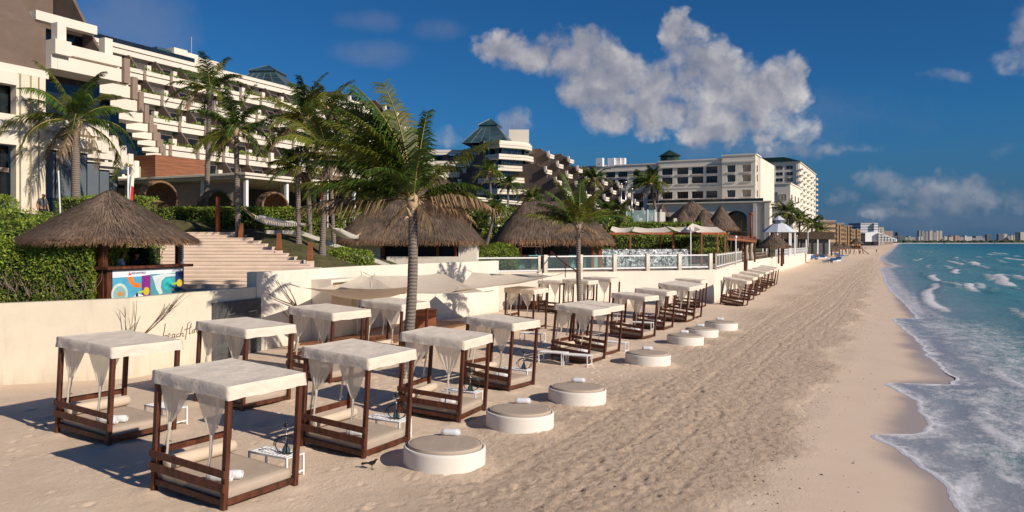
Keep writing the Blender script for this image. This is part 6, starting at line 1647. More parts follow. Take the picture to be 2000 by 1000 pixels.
# left wing: sunlit brown buttresses and recessed bands
for k, (px, Y) in enumerate(((938, 229), (868, 238))):
    X = (px - HX) * Y / F + 3.6; m = MB()
    m.slab([(-.2, 29 if k == 0 else 27), (1.3, 29 if k == 0 else 27), (1.3, 0), (-9, 0), (-9, 8), (-4.6, 15), (-4.6, 18), (-2, 22)], 0, .8); o = m.build('brown_buttress', BROWNW, P2); o.location = (X, Y - 225, 0); o.rotation_euler = (0, 0, R(-38))
for f in range(8):
    z = 31.8 - 3.4 * f - 5; m = MB(); s = -f * 1.5
    m.b2((-31 + s * .5, 12 + s * .4, z), (-7.5 + s * .4, 12.5 + s * .4, z + .7)); m.b2((-31 + s * .5, 12.1 + s * .4, z - .75), (-7.5 + s * .4, 12.5 + s * .4, z - .08)); o = m.build('wing_band', HOTELW, P2)
    m = MB(); m.b2((-31, 14 + s * .4, z - 3.2), (-7.2, 14.4, z - .76)); m.build('wing_window', GLASSD, P2)
    m = MB(); m.b2((-8.2 + s * .9, 10.5 + s * .4, z + .3), (-7.2 + s * .9, 11.5 + s * .4, z + 1.8)); m.build('white_pier', HOTELW, P2)
P3 = bframe('finned_hotel_wing', 'brown finned hotel wing with small white balcony tips right of the glass pyramid', -94.7, 221, 5.0)
fins(P3, [-15.8, 0, 16.2, 32, 48], 0, 30.9 - 5, 8, 3.0, 3.1, 30, 2.6, [2, 0, 0, 1, 2])
m = MB(); m.b2((-30, 0.6, -2), (-4, 60, 24)); m.build('rear_mass', BROWNW, P3)

# ---- cream hotel with flat roof and many balcony windows
H3 = bframe('cream_hotel', 'large cream hotel with flat roof, dark balcony windows and an arched podium', -45.5, 287, 4.0)
ZT = 35.9 - 4
segs = [(-11.5, 0, 0.0, ZT), (-35, -11.51, 1.6, ZT - 1.0), (-66, -35.01, 3.2, ZT - 1.5)]
rows = [31.0 - 4, 27.6 - 4, 22.2 - 4, 19.1 - 4]
cols = {0: [(1428, 2.9), (1458, 3.0)], 1: [(1303, 4.0), (1333, 4.2), (1362, 4.2), (1390, 4.0)], 2: [(1168, 3.6), (1192, 3.9), (1216, 3.9), (1246, 4.0), (1274, 4.0)]}
hw = {}
for s, (xa, xb, y, zt) in enumerate(segs):
    m = MB()
    openings = []
    for px, w in cols[s]:
        k = (px - HX) / F; Y = (287 + y) / (k * SN + CS); x = (k * CS - SN) * Y + 45.5; openings.append((x, w))
    openings.sort()
    for r, z in enumerate(rows): pass
    # wall as piers and spandrels so the windows sit in real openings
    edges = [xa] + [q for x, w in openings for q in (x - w / 2, x + w / 2)] + [xb]
    for i in range(0, len(edges), 2): m.b2((edges[i], y, -4), (edges[i + 1], y + 1.2, zt))
    zb = -4
    for x, w in openings:
        lo = -4
        for z in sorted(rows): m.b2((x - w / 2, y + .003, lo), (x + w / 2, y + 1.2, z - 1.3)); lo = z + 1.25
        m.b2((x - w / 2, y + .003, lo), (x + w / 2, y + 1.2, zt))
    m.b2((xa, y + 1.6, -4), (xb, 46, zt - .3))
    m.build('facade_wall', HOTELC, H3)
    m = MB(); m.b2((xa - .2, y - .35, zt - 2.6), (xb + .2, y - .002, zt - 2.2)); m.b2((xa - .2, y - .25, zt - .35), (xb + .25, y - .002, zt + .1)); m.build('cornice', HOTELC, H3); m = MB(); m.b2((xa, y - .2, 24.9 - 4.2), (xb + .1, y - .002, 25.4 - 4.2)); m.build('string_course', HOTELC, H3)
    for x, w in openings:
        for z in rows:
            dark = not (s == 0 and x > -6)
            window_part(H3, w, 2.55, (x, y + .95, z), BOLT if dark else HOTELC, random.choice((GLASSD, GLASSD, CURT, GLASSB)) if dark else CUSH, 'y', 3 if dark else 1)
            m = MB(); m.b2((x - w / 2 - .15, y - .3, z - 1.5), (x + w / 2 + .15, y - .003, z - 1.3)); m.build('sill', HOTELC, H3)
            if s:
                m = MB(); m.b2((x - w / 2, y + .15, z - .32), (x + w / 2, y + .2, z - .26))
                n = 9
                for q in range(n): xx = x - w / 2 + w * (q + .5) / n; m.b2((xx - .03, y + .16, z - 1.3), (xx + .03, y + .19, z - .33))
                m.build('balcony_rail', BLACK, H3)
m = MB(); m.b2((-.9, 1.21, -4), (.0, 11, ZT)); m.b2((-6, 11.01, -4), (-2.5, 46, ZT - 2.5)); m.b2((-2.49, 17, -4), (-.4, 24, ZT - 2)); m.b2((-2.49, 36, -4), (-.4, 46, ZT - 3)); m.build('east_wall', HOTELC, H3)
m = MB(); m.b2((-1, .5, ZT - .3), (.35, 11.3, ZT + .12)); m.b2((-2.6, 11.3, ZT - 2.6), (-.1, 46.2, ZT - 2.2)); m.build('east_cornice', HOTELC, H3)
for y, w, xx in ((3.4, 1.6, .0), (14, 3.2, -2.5), (20.5, 2.6, -.4), (30, 4, -2.5), (41, 3, -.4)):
    for z in rows: window_part(H3, w, 2.3, (xx + .02, y, z), BOLT, GLASSD, 'x', 1)
# roof plant and cupola
m = MB(); c = mwi(H3) @ W(1308, 295, 300); m.lathe([(3.6, ZT - 1), (3.6, c.z - 2.4), (3.3, c.z - 2.2), (4.5, c.z - 2.0), (.1, c.z + .4)], 8, (c.x, c.y, 0)); m.build('roof_cupola', GREENR, H3)
m = MB()
for px in (1215, 1195, 1172, 1207): c = mwi(H3) @ W(px, 309, 305); m.b2((c.x - 1.3, c.y - 1, ZT - 2), (c.x + 1.3, c.y + 1, c.z))
m.build('roof_units', WMETAL, H3)
# arched podium
m = MB()
A0, A1, AZ, AT, PT = -7.0, 0.3, 8.6, 11.4, 14.0
m.b2((-33, -18, -4), (A0, -16.5, PT)); m.b2((A1, -18, -4), (7.5, -16.5, PT)); m.b2((-33, -16.49, PT - .4), (7.5, -.4, PT))
n = 16
for k in range(n):
    a0 = math.pi - math.pi * k / n; a1 = math.pi - math.pi * (k + 1) / n; cx = (A0 + A1) / 2; r = (A1 - A0) / 2
    x0, x1 = cx + r * math.cos(a0), cx + r * math.cos(a1); z0, z1 = AZ + (AT - AZ) * math.sin(a0), AZ + (AT - AZ) * math.sin(a1)
    m.add([(x0, -18, z0), (x1, -18, z1), (x1, -18, PT), (x0, -18, PT), (x0, -16.5, z0), (x1, -16.5, z1)], [(0, 1, 2, 3), (0, 4, 5, 1)])
m.b2((7.51, -14, -4), (14, -.5, PT - 1.6)); m.b2((5.8, -18.8, -4), (7.4, -18.002, PT - .2)); m.b2((2.2, -18.8, -4), (3.4, -18.002, PT - .2)); m.build('arched_podium', HOTELC, H3)
m = MB(); m.b2((-33.3, -18.9, PT + .002), (8, -16, PT + .45)); m.b2((7.52, -14.5, PT - 1.59), (14.5, -.4, PT - 1.2)); m.build('podium_cornice', HOTELC, H3)
window_part(H3, 9.4, 7.4, ((A0 + A1) / 2, -14, 8.2), BOLT, GLASSD, 'y', 4, 'arch_window')
m = MB(); m.b2((-30, -15.9, 14.45), (5, -15.8, 15.5)); m.build('terrace_rail', GLASSD, H3)

# ---- small block and the white tower behind
H4 = bframe('small_hotel_block', 'small cream hotel block between the cream hotel and the green-roofed tower', -44, 372, 4.0)
T4 = 27; m = MB(); m.b2((-24, 0, -4), (-8.6, 1, T4)); m.b2((-5.4, 0, -4), (0, 1, T4)); m.b2((-24, 1.01, -4), (0, 40, T4 - .2))
m.b2((-8.6, .003, -4), (-5.4, 1, 12)); m.b2((-8.6, .003, 23.4), (-5.4, 1, T4)); m.build('walls', HOTELC, H4)
m = MB(); m.b2((-24.2, -.4, T4 - .1), (.4, 41, T4 + .4)); m.build('cornice', HOTELC, H4)
for x in (-17, -11.2):
    for z in (21, 16.2, 11.5): window_part(H4, 3, 2.8, (x, -.01, z), BOLT, GLASSD, 'y', 1)
for z in (21, 16.2): window_part(H4, 3, 2.8, (-3, -.01, z), HOTELC, CUSH, 'y', 1)
for y in (5, 18, 31):
    for z in (21, 16.2, 11.5): window_part(H4, 3.4, 2.6, (.01, y, z), BOLT, GLASSD, 'x', 1)
H5 = bframe('green_roofed_tower', 'tall white tower with a dark green hipped roof beyond the cream hotel', -49, 455, 4.0)
E5 = 44.7; m = MB(); m.b2((-26, 0, -4), (0, 90, E5)); m.build('walls', WHITE, H5)
m = MB(); m.slab([(-27, E5), (1, E5), (-8, E5 + 2.6), (-20, E5 + 2.6)], -1, 91); m.build('hip_roof', GREENR, H5)
m = MB(); m.b2((-26.6, -.7, E5 - .6), (.6, 90.6, E5 - .01)); m.build('eave', WHITE, H5)
fl = [44.0 - 3.3 * k for k in range(12)]
for r, z in enumerate(fl):
    for x, w in ((-21, 4.2), (-10.5, 3.8), (-5.2, 3.6)): window_part(H5, w, 1.9, (x, -.02, z - 2.4), WHITE, random.choice((GLASSD, CURT)), 'y', 1)
    for y in (3, 22, 42, 62, 82):
        m = MB(); m.b2((0, y - 4.5, z - 3.6), (1.8, y + 4.5, z - 3.35)); m.b2((1.6, y - 4.5, z - 3.349), (1.8, y + 4.5, z - 2.6)); m.build('side_balcony', WHITE, H5)
for x in (-13.4, -1.2): m = MB(); m.b2((x - .6, -.5, -4), (x + .6, -.003, E5 - .61)); m.build('pilaster', WHITE, H5)

# ------------------------------------------------------------------ glass fences along the terrace
def fence(name, label, A, B, n, zA, zB, h, pw, inset=0.0, base=.28):
    A, B = Vector(A), Vector(B); d = B - A; L = d.length; t = thing(name, label, 'glass fence', (A.x, A.y, zA), math.atan2(d.y, d.x))
    sl = (zB - zA) / L
    pm = None
    for k in range(n + 1):
        s = L * k / n
        if pm is None: m = MB(); m.b2((-pw / 2, -pw / 2, -.05), (pw / 2, pw / 2, h + .08)); pm = m.build('post', WHITE, t, bevel=.01); pm.location = (s, 0, 0)
        else: part_copy(pm, t, (s, 0, sl * s))
    for k in range(n):
        s0, s1 = L * k / n + pw / 2 + .002, L * (k + 1) / n - pw / 2 - .002; z = sl * (s0 + s1) / 2
        m = MB(); m.b2((s0, -.04, h - .09), (s1, .04, h)); m.b2((s0, -.04, base - .1), (s1, .04, base)); m.build('rail', WMETAL, t).location = (0, 0, z)
        m = MB(); m.b2((s0, -.01, base + .002), (s1, .01, h - .092)); m.build('pane', PANE, t).location = (0, 0, z)
fence('glass_fence', 'glass panel fence with thick white posts facing the daybeds', (2.45, 58.9), (15.9, 63.95), 5, 2.76, 2.80, 1.22, .30)
fence('glass_fence', 'slatted row of narrow glass panels running away along the terrace wall', (16.5, 64.4), (26.5, 92.0), 12, 2.80, 2.72, 1.2, .13)
fence('glass_fence', 'single green glass panel in front of the round bush', (-2.75, 54.5), (1.9, 55.9), 1, 2.95, 2.95, 1.0, .18, base=.1)
# pool behind the fence and its crinkled silver water wall
m, nt, p = new_mat('silver_painted_glints'); L_ = nt.links.new
tc = N(nt, 'ShaderNodeTexCoord'); n_ = N(nt, 'ShaderNodeTexNoise'); n_.inputs['Scale'].default_value = 2.6; n_.inputs['Detail'].default_value = 5; n_.inputs['Distortion'].default_value = 1.5; L_(tc.outputs['Object'], n_.inputs['Vector'])
bp = N(nt, 'ShaderNodeBump'); bp.inputs['Strength'].default_value = 1.0; bp.inputs['Distance'].default_value = .5; L_(n_.outputs['Fac'], bp.inputs['Height']); L_(bp.outputs[0], p.inputs['Normal'])
r_ = ramp(nt, n_.outputs['Fac'], [(.38, (.05, .06, .07)), (.47, (.40, .41, .43)), (.55, (.85, .85, .85))]); L_(r_.outputs[0], p.inputs['Base Color']); p.inputs['Roughness'].default_value = .18; p.inputs['Metallic'].default_value = .35  # bright and dark glints of the reflecting pool are painted into the colour
SILV = m
t = thing('water_wall', 'crinkled silver water wall glittering along the terrace pool', 'water wall', (11.2, 70.5, 2.88), R(14))
m = MB(); m.grid(60, 8, lambda i, j: (-3.4 + 8.2 * i, .06 * nz(i * 30, j * 4), 1.5 * j)); m.build('silver_face', SILV, t, smooth=True)
m = MB(); m.b2((-3.4, .12, 0), (4.8, .5, 1.48)); m.build('backing', WHITE, t)
m = MB(); m.prism([(3.6, 60.6), (15.4, 64.9), (16.4, 71.5), (5.2, 69)], 2.885, 2.92); o = m.build('pool_water', SILV); structure(o)
# tall tables with hookahs and stools at the bar
def hightable(label, px, Y, hk):
    X = (px - HX) * Y / F
    t = thing('high_table', label, 'bar table', (X, Y, 2.88), R(10), 'teal high tables by the pool bar')
    m = MB(); m.b2((-.65, -.35, 1.02), (.65, .35, 1.08)); m.build('table_top', TEAL, t, bevel=.01)
    for sx in (-.5, .5):
        m = MB(); m.b2((sx - .04, -.25, 0), (sx + .04, .25, 1.019)); m.build('leg', BLACK, t)
    hookah((X, Y, 3.96), .3, hk)
hightable('teal high table before the bar, left one', 1047, 63.4, 'slim hookah on the left teal table at the pool bar')
hightable('teal high table before the bar behind the slim palm', 1114, 64.6, 'slim hookah on the teal table behind the slim palm')
hightable('teal high table beside the silver water wall', 1192, 70.0, 'slim hookah on the teal table beside the water wall')
st0 = None
for k, (px, Y, lab) in enumerate([(1028, 63.6, 'leftmost bar stool at the left teal table'), (1040, 62.9, 'bar stool in front of the left teal table'), (1060, 63.2, 'bar stool right of the left teal table'), (1092, 64.2, 'bar stool left of the middle teal table'), (1106, 63.8, 'bar stool in front of the middle teal table'), (1128, 64.8, 'bar stool hidden partly by the slim palm')]):
    X = (px - HX) * Y / F
    if st0 is None:
        st0 = t = thing('bar_stool', lab, 'bar stool', (X, Y, 2.88), .3, 'dark bar stools at the teal tables')
        m = MB(); m.b2((-.2, -.2, .72), (.2, .2, .77)); m.build('seat', WOOD, t)
        m = MB(); m.b2((-.2, .16, .771), (.2, .2, 1.08)); m.build('backrest', WOOD, t)
        for sx in (-1, 1):
            for sy in (-1, 1): m = MB(); m.bar((sx * .17, sy * .17, .72), (sx * .22, sy * .22, 0), .035, .035); m.build('leg', BLACK, t)
    else: dup(st0, (X, Y, 2.88), (0, 0, .3 + .4 * math.sin(k * 3)), label=lab)
# handrails on the two stair flights beside the deck
def handrail(label, pts, h=.95):
    P = [Vector(p) for p in pts]; t = thing('handrail', label, 'handrail', P[0], 0, 'brown handrails of the terrace stairs'); o = Vector(t.location)
    m = MB()
    for a, b in zip(P[:-1], P[1:]): m.bar(a - o + Vector((0, 0, h)), b - o + Vector((0, 0, h)), .07, .06)
    m.build('top_rail', WOOD, t)
    for p in P: m = MB(); m.b2((p.x - o.x - .03, p.y - o.y - .03, p.z - o.z), (p.x - o.x + .03, p.y - o.y + .03, p.z - o.z + h - .03)); m.build('baluster', WOOD, t)
handrail('left brown handrail rising to the bar terrace', [W(1000, 520, 57.5), W(1018, 506, 60), W(1058, 506, 61)])
handrail('right brown handrail descending from the fence post toward the beds', [W(1062, 516, 60), W(1076, 516, 59.5), W(1104, 542, 56), W(1126, 556, 54)])
m = MB()
for k in range(8): m.b2((-.2 + .2 * k, 55.2 + .35 * k, 0), (2.1, 58.8, .6 + .3 * k))
structure(m.build('terrace_steps', DECK))
# plum sofas
for k, px in enumerate((1338, 1352, 1366, 1382, 1398, 1412)):
    Y = 77 + k * .7; X = (px - HX) * Y / F
    t = thing('plum_sofa', ['leftmost plum sofa behind the silver wall', 'second plum sofa from the left', 'third plum sofa from the left', 'fourth plum sofa under the pergola', 'fifth plum sofa under the pergola', 'rightmost plum sofa under the pergola'][k], 'sofa', (X, Y, 2.88), .2, 'plum sofas under the pergola')
    m = MB(); m.b2((-.6, -.4, .1), (.6, .4, .45)); m.build('seat', PURPLE, t, bevel=.06)
    m = MB(); m.b2((-.6, .25, .451), (.6, .45, .95)); m.build('backrest', PURPLE, t, bevel=.06)
    for s in (-1, 1): m = MB(); m.b2((s * .61, -.4, .1), (s * .75, .45, .7)); m.build('armrest', PURPLE, t, bevel=.04)
# pergola with cloths
PG = thing('pergola', 'long timber pergola with sagging cream cloths over the sofas', 'pergola', (11, 74, 2.88))
pps = [(1231, 73.5), (1315, 75), (1370, 73), (1401, 75), (1416, 77), (1200, 78), (1290, 80), (1350, 81)]
for px, Y in pps:
    X = (px - HX) * Y / F; post(PG, X - 11, Y - 74, -.2, H - (456 - HY) * Y / F - 2.88, .16, CLAD)
for (a, Ya), (b, Yb) in (((1190, 73.5), (1316, 75)), ((1315, 75), (1370, 73)), ((1369, 73), (1418, 77)), ((1196, 78.5), (1352, 81))):
    m = MB(); pa, pb = W(a, 456, Ya), W(b, 456, Yb); o = Vector(PG.location); m.bar(pa - o, pb - o, .14, .2); m.build('beam', ORANGE, PG)
for c in ([(1192, 454, 73.8), (1232, 456, 73.7), (1238, 455, 79), (1196, 454, 78.6)], [(1234, 456, 73.7), (1312, 456, 75), (1300, 455, 80), (1240, 455, 79)], [(1318, 455, 75), (1369, 453, 73.2), (1352, 452, 80), (1302, 454, 80)], [(1340, 452, 73.5), (1415, 457, 77), (1400, 455, 82), (1352, 448, 80)]):
    P = [W(*q) - Vector(PG.location) for q in c]
    m = MB(); m.grid(12, 8, lambda i, j: ((P[0] * (1 - i) + P[1] * i) * (1 - j) + (P[3] * (1 - i) + P[2] * i) * j) + Vector((0, 0, .22 + .4 * j)) - Vector((0, 0, .26 * 4 * i * (1 - i) * (1 - .4 * j) - .05 * nz(i * 4, j * 4)))); m.build('cloth', CLOTH, PG, smooth=True)
t = thing('tiled_awning', 'long low red-brown awning before the brown gate', 'awning', (24.5, 92, 2.8), R(62))
m = MB(); P = [W(1388, 462, 88), W(1478, 470, 95), W(1478, 462, 101), W(1392, 458, 96)]; t.rotation_euler = (0, 0, 0); o = Vector(t.location)
m.add([p - o for p in P] + [p - o - Vector((0, 0, .22)) for p in P], [(0, 1, 2, 3), (7, 6, 5, 4), (0, 4, 5, 1), (1, 5, 6, 2), (2, 6, 7, 3), (3, 7, 4, 0)]); m.build('awning_roof', CLAD, t)
for px, Y in ((1392, 89), (1420, 91), (1450, 94), (1474, 96)): X = (px - HX) * Y / F; post(t, X - o.x, Y - o.y, -.2, 2.9, .18, WOOD)
m = MB()
for k in range(4): X = (1440 + 9 * k - HX) * 95 / F; m.lathe([(.28, 0), (.34, .4), (.16, 1.2), (.3, 2.3)], 8, (X - o.x, 95 - o.y, 0))
m.build('tied_drapes', CUSH, t, smooth=True)
# gate
GT = thing('brown_gate', 'brown slatted timber gate in the gap of the beach wall', 'gate', (27.15, 92.8, .1), math.atan2(95.8 - 92.8, 28.2 - 27.15))
for x in (0.05, 3.1): m = MB(); m.b2((x - .12, -.12, -.2), (x + .12, .12, 4.1)); m.build('gate_post', WOOD, GT)
m = MB()
for k in range(13): m.b2((.2 + .215 * k, -.03, .2), (.39 + .215 * k, .03, 2.6))
m.build('board_panel', WOOD, GT)
m = MB()
for z in (2.8, 3.2, 3.6, 3.95): m.b2((.18, -.03, z - .05), (2.98, .03, z + .05))
m.build('top_rails', WOOD, GT)
# rail fences on the far wall
def rail_fence(label, A, B, n, z, h, mtl):
    A, B = Vector(A), Vector(B); d = B - A; L = d.length; t = thing('rail_fence', label, 'fence', (A.x, A.y, z), math.atan2(d.y, d.x))
    m = MB(); m.b2((-.06, -.05, 0), (.06, .05, h)); o = m.build('picket', mtl, t)
    for k in range(1, n + 1): part_copy(o, t, (L * k / n, 0, 0))
    m = MB(); [m.b2((0, -.03, h * q), (L, .03, h * q + .09)) for q in (.45, .85)]; m.build('rails', mtl, t)
rail_fence('rustic brown rail fence above the wall right after the gate', (28.6, 96.4), (36.5, 114), 12, 2.75, .95, BOLT)
rail_fence('white picket fence along the far wall under the gazebo', (41, 124), (66, 178), 60, 2.75, 1.1, WMETAL)
# gazebo
gz = thing('white_gazebo', 'white gazebo with a two-tier sheet roof near the beach wall', 'gazebo', (47.2, 141, 3.0))
m = MB(); r = 3.05
m.lathe([(r, 3.75), (1.25, 5.15), (.86, 5.3)], 8, cap=False, ph=.39); m.lathe([(.86, 5.3), (.86, 5.95)], 8, cap=False, ph=.39); m.lathe([(1.15, 5.9), (.05, 6.7)], 8, ph=.39); m.build('roof', GAZR, gz)
m = MB(); [m.b2((.86 * math.cos(a) - .2, .86 * math.sin(a) - .2, 5.42), (.86 * math.cos(a) + .2, .86 * math.sin(a) + .2, 5.8)) for a in [k * math.pi / 4 for k in range(8)]]; m.build('lantern_openings', BLIND, gz)
for k in range(8): a = k * math.pi / 4 + .39; post(gz, 2.7 * math.cos(a), 2.7 * math.sin(a), -.5, 3.8, .22, WMETAL)
bb = thing('beach_bar', 'long low bar with a brown thatched flat roof behind the palms', 'bar', (67, 182, 2.8))
m = MB(); m.b2((-7, -3, 2.9), (5.5, 3, 4.5)); m.build('roof', STRAWB, bb); m = MB(); m.b2((-6, -2, -.5), (4.5, 2.4, 2.89)); m.build('walls', SLATE, bb)
for k in range(5): post(bb, -6 + 2.6 * k, -2.7, -.5, 2.9, .25, WMETAL)
# glass pavilion and poles above the pergola
gp = thing('glass_pavilion', 'tall clear glass box with white posts behind the hedge strip', 'glass pavilion', ((1255 - HX) * 100 / F, 100, 5.6))
m = MB(); m.b2((-2.0, -.03, 0), (.6, .03, 3.4)); m.b2((.7, -.03, 0), (1.5, .03, 3.4)); m.build('glass_walls', PANEC, gp)
for x in (-2.05, .65, 1.56, 2.3): m = MB(); m.b2((x - .07, -.07, -.4), (x + .07, .07, 3.5)); m.build('post', WMETAL, gp)
m = MB(); m.b2((1.65, .2, -.4), (2.9, .4, 3.2)); m.b2((3.9, -.1, -.4), (4.3, .3, 2.4)); m.build('white_wall', WHITE, gp)
for k, (px, Y, y0, y1, col, r) in enumerate([(1213, 98, 440, 362, STEEL, .09), (1222, 99, 440, 358, STEEL, .09), (1234, 100, 442, 372, STEEL, .09), (1349, 67, 533, 450, WMETAL, .06), (1437, 80, 518, 466, WMETAL, .08), (1467, 97, 470, 420, ORANGE, .16), (1527, 124, 520, 466, WOOD, .22), (1556, 150, 490, 462, WMETAL, .09), (1578, 160, 482, 455, WMETAL, .09)]):
    a, b = W(px, y0, Y), W(px, y1, Y); m = MB(); m.tube([(0, 0, 0), (0, 0, b.z - a.z)], [r, r * .75], 8); m.lathe([(r, 0), (r * 1.9, .1), (r * 1.9, .25), (.02, .3)], 8, (0, 0, b.z - a.z))
    o = m.build('lamp_pole', col, loc=a, smooth=True)
    tag(o, ['leftmost steel pole beside the glass pavilion', 'second steel pole beside the glass pavilion', 'third steel pole beside the glass pavilion', 'white lamp pole at the corner of the glass fence', 'white lamp pole rising from the slatted glass fence', 'orange pole before the arched podium', 'thick wooden pole at the end of the leaning bed row', 'white pole beyond the white gazebo', 'farther white pole beyond the gazebo'][k], 'pole', 'poles along the terrace')
# flag poles
def flag(label, px, py0, py1, Y, cloths):
    a, b = W(px, py0, Y), W(px, py1, Y); t = thing('flag_pole', label, 'flag', a); h = b.z - a.z
    m = MB(); m.tube([(0, 0, -.5), (0, 0, h)], .04, 8); m.build('pole', WMETAL, t)
    m = MB(); m.lathe([(.01, h - .02), (.09, h + .04), (.09, h + .12), (.01, h + .18)], 10); m.build('finial', BRASS, t, smooth=True)
    for mt_, x0, x1, z0, z1 in cloths:
        m = MB(); m.grid(8, 10, lambda i, j: (x0 + (x1 - x0) * i * (.6 + .4 * (1 - j)), .06 * math.sin(i * 7 + j * 2), h * z1 - (h * z1 - h * z0) * j - .15 * i)); m.build('flag_cloth', mt_, t, smooth=True)
flag('white and red flag hanging from a gold-topped pole behind the kiosk roof', 250, 400, 326, 41, [(HAMM, .02, .3, .05, .8), (REDC, .10, .27, .05, .55)])
flag('small red flag on a pole among the lawn palms', 640, 430, 355, 54, [(REDC, -.55, -.02, .55, .92)])
a = W(118, 425, 39); m = MB(); m.tube([(0, 0, 0), (-.1, 0, 2.3)], .035, 6); tag(m.build('white_pole', WMETAL, loc=a), 'slanted thin white pole near the lobby palm', 'pole')

# ------------------------------------------------------------------ far beach: lifeguard hut, loungers, buildings, skyline
lg = thing('lifeguard_hut', 'thatched lifeguard hut on wooden stilts on the far beach', 'lifeguard hut', ((1673 - HX) * 330 / F, 330, float(sand_z(-10))))
thatch_roof(lg, (0, 0, 4.6), .1, 2.6, 2.6, 2.2, 900, 31, .1, .9, wid=.14, fringe=.5)
m = MB(); m.b2((-1.5, -1.5, 2.2), (1.5, 1.5, 2.4)); m.b2((-1.4, -.9, 2.41), (1.4, 1.4, 3.4)); m.build('cabin', WOOD, lg)
for sx in (-1, 1):
    for sy in (-1, 1): m = MB(); m.bar((sx * 1.3, sy * 1.3, 4.8), (sx * 2.0, sy * 2.0, -.3), .22, .22); m.build('stilt', WOOD, lg)
m = MB(); m.bar((1.6, -1.2, 2.3), (4.3, -1.6, .1), .9, .15); m.build('ramp', WOOD, lg)
lo = None
for k, (px, py) in enumerate([(1590, 507), (1600, 505), (1608, 504), (1618, 513), (1626, 511), (1634, 510), (1640, 501), (1648, 502)]):
    g = G(px, py); lab = ['first', 'second', 'third', 'fourth', 'fifth', 'sixth', 'seventh', 'eighth'][k] + ' blue sun lounger from the left on the far sand'
    if lo is None:
        lo = t = thing('sun_lounger', lab, 'sun lounger', g, 0, 'blue sun loungers on the far sand')
        m = MB(); m.b2((-.7, -1.4, .35), (.7, .7, .5)); m.build('bed', BLUEC, t); m = MB(); m.bar((0, .7, .45), (0, 1.6, 1.1), 1.4, .12); m.build('backrest', BLUEC, t)
        for sx in (-.6, .6): m = MB(); m.b2((sx - .05, -1.2, 0), (sx + .05, 1.0, .349)); m.build('leg', WMETAL, t)
    else: dup(lo, g, (0, 0, .5 + k), label=lab)
def block(name, label, px0, px1, ytop, Y, mtl, extra=(), dpt=None, roof=None, group=None, zb=0.0, cat='building', yb=None):
    """far building: front width from its pixels at depth Y, set on the ground, with extra volumes (x0,x1,ytop) in the same terms"""
    X0, X1 = (px0 - HX) * Y / F, (px1 - HX) * Y / F; t = thing(name, label, cat, ((X0 + X1) / 2, Y, zb), 0, group); w = X1 - X0; dpt = dpt or w * .8
    h = H - (ytop - HY) * Y / F - zb
    m = MB(); m.b2((-w / 2, 0, -4), (w / 2, dpt, h)); m.build('walls', mtl, t)
    m = MB(); m.b2((-w / 2 - .3, -.3, h), (w / 2 + .3, dpt + .3, h + max(.6, h * .02))); m.build('roof', roof or GREYR, t)
    for a, b, yt, k in extra:
        A, B = (a - HX) * Y / F - (X0 + X1) / 2, (b - HX) * Y / F - (X0 + X1) / 2; hh = H - (yt - HY) * Y / F - zb
        m = MB(); m.b2((A, -.12 * dpt * k - .02, -4), (B, dpt * .6, hh)); m.build('volume', mtl, t)
    return t
TAN = facade_mat('tan_facade', (.40, .25, .13), (.10, .07, .05), 3.3, 4.2, False, .55, .55)
TANB = facade_mat('tan_bands', (.46, .32, .18), (.10, .075, .06), 3.3, 4.2, True, .6, .5)
GREYB = facade_mat('grey_bands', (.42, .42, .43), (.12, .13, .15), 3.4, 4.0, True, .6, .5)
WHB = facade_mat('white_bands', (.62, .62, .63), (.22, .24, .28), 3.6, 6, True, .6, .4)
FARW = facade_mat('far_white', (.55, .54, .52), (.26, .28, .31), 4.0, 7.0, False, .5, .6)
FARG = facade_mat('far_grey', (.30, .30, .31), (.14, .16, .19), 4.0, 8.0, False, .6, .6)
FARD = facade_mat('far_dark', (.10, .13, .15), (.06, .08, .10), 5, 9, False, .7, .7)
FARB = facade_mat('far_brick', (.36, .24, .19), (.20, .16, .15), 4.0, 8, False, .5, .5)
FARC = facade_mat('far_beige', (.50, .46, .40), (.28, .27, .26), 4.0, 8, False, .5, .5)
block('tan_apartments', 'nearest tan apartment block with white balcony bands and a sloped grey roof', 1602, 1632, 432, 520, TANB, [(1608, 1611.5, 424, .2), (1601.5, 1612, 437, 1.0)])
block('tan_apartments', 'second tan apartment block in the row along the far beach', 1634, 1648, 437, 600, TAN, [(1640, 1649, 439, 1)])
block('tan_apartments', 'third tan apartment block with stepped towers along the far beach', 1650, 1664, 442, 660, TAN, [(1656, 1658.5, 440, 1), (1661, 1663.5, 443, 1)])
block('tan_apartments', 'fourth tan apartment block with stepped bright end', 1664, 1681, 449, 720, TAN, [(1673, 1677, 446, 1), (1677, 1680, 451, 1)])
t = block('white_slab_hotel', 'big white slab hotel with a long sloping white roof toward the sea', 1681, 1712, 436, 1100, WHB, [(1704, 1712, 436.3, 1)], dpt=40, cat='hotel')
m = MB(); o = Vector(t.location); P = [W(1712, 452, 1080), W(1752, 467, 1080), W(1752, 472, 1080), W(1690, 472, 1080), W(1690, 455, 1080)]
m.add([p - o for p in P] + [p - o + Vector((0, 60, 0)) for p in P], [(0, 1, 2, 3, 4), (0, 5, 6, 1), (1, 6, 7, 2), (4, 9, 5, 0)]); m.build('sloped_roof', WMETAL, t)
m = MB(); [m.b2(tuple(W(1716 + 6 * k, 455 + 2.2 * k, 1075) - o), tuple(W(1717.5 + 6 * k, 472, 1079) - o)) for k in range(6)]; m.build('ribs', WHB, t)
block('beige_tower', 'narrow beige tower right of the white slab hotel', 1716, 1726, 444, 1500, FARC, [(1721, 1726.3, 446, 1)], cat='tower'); block('grey_brown_block', 'broad grey-brown block behind the sloping white roof', 1726.5, 1744, 451.5, 1700, FARB)
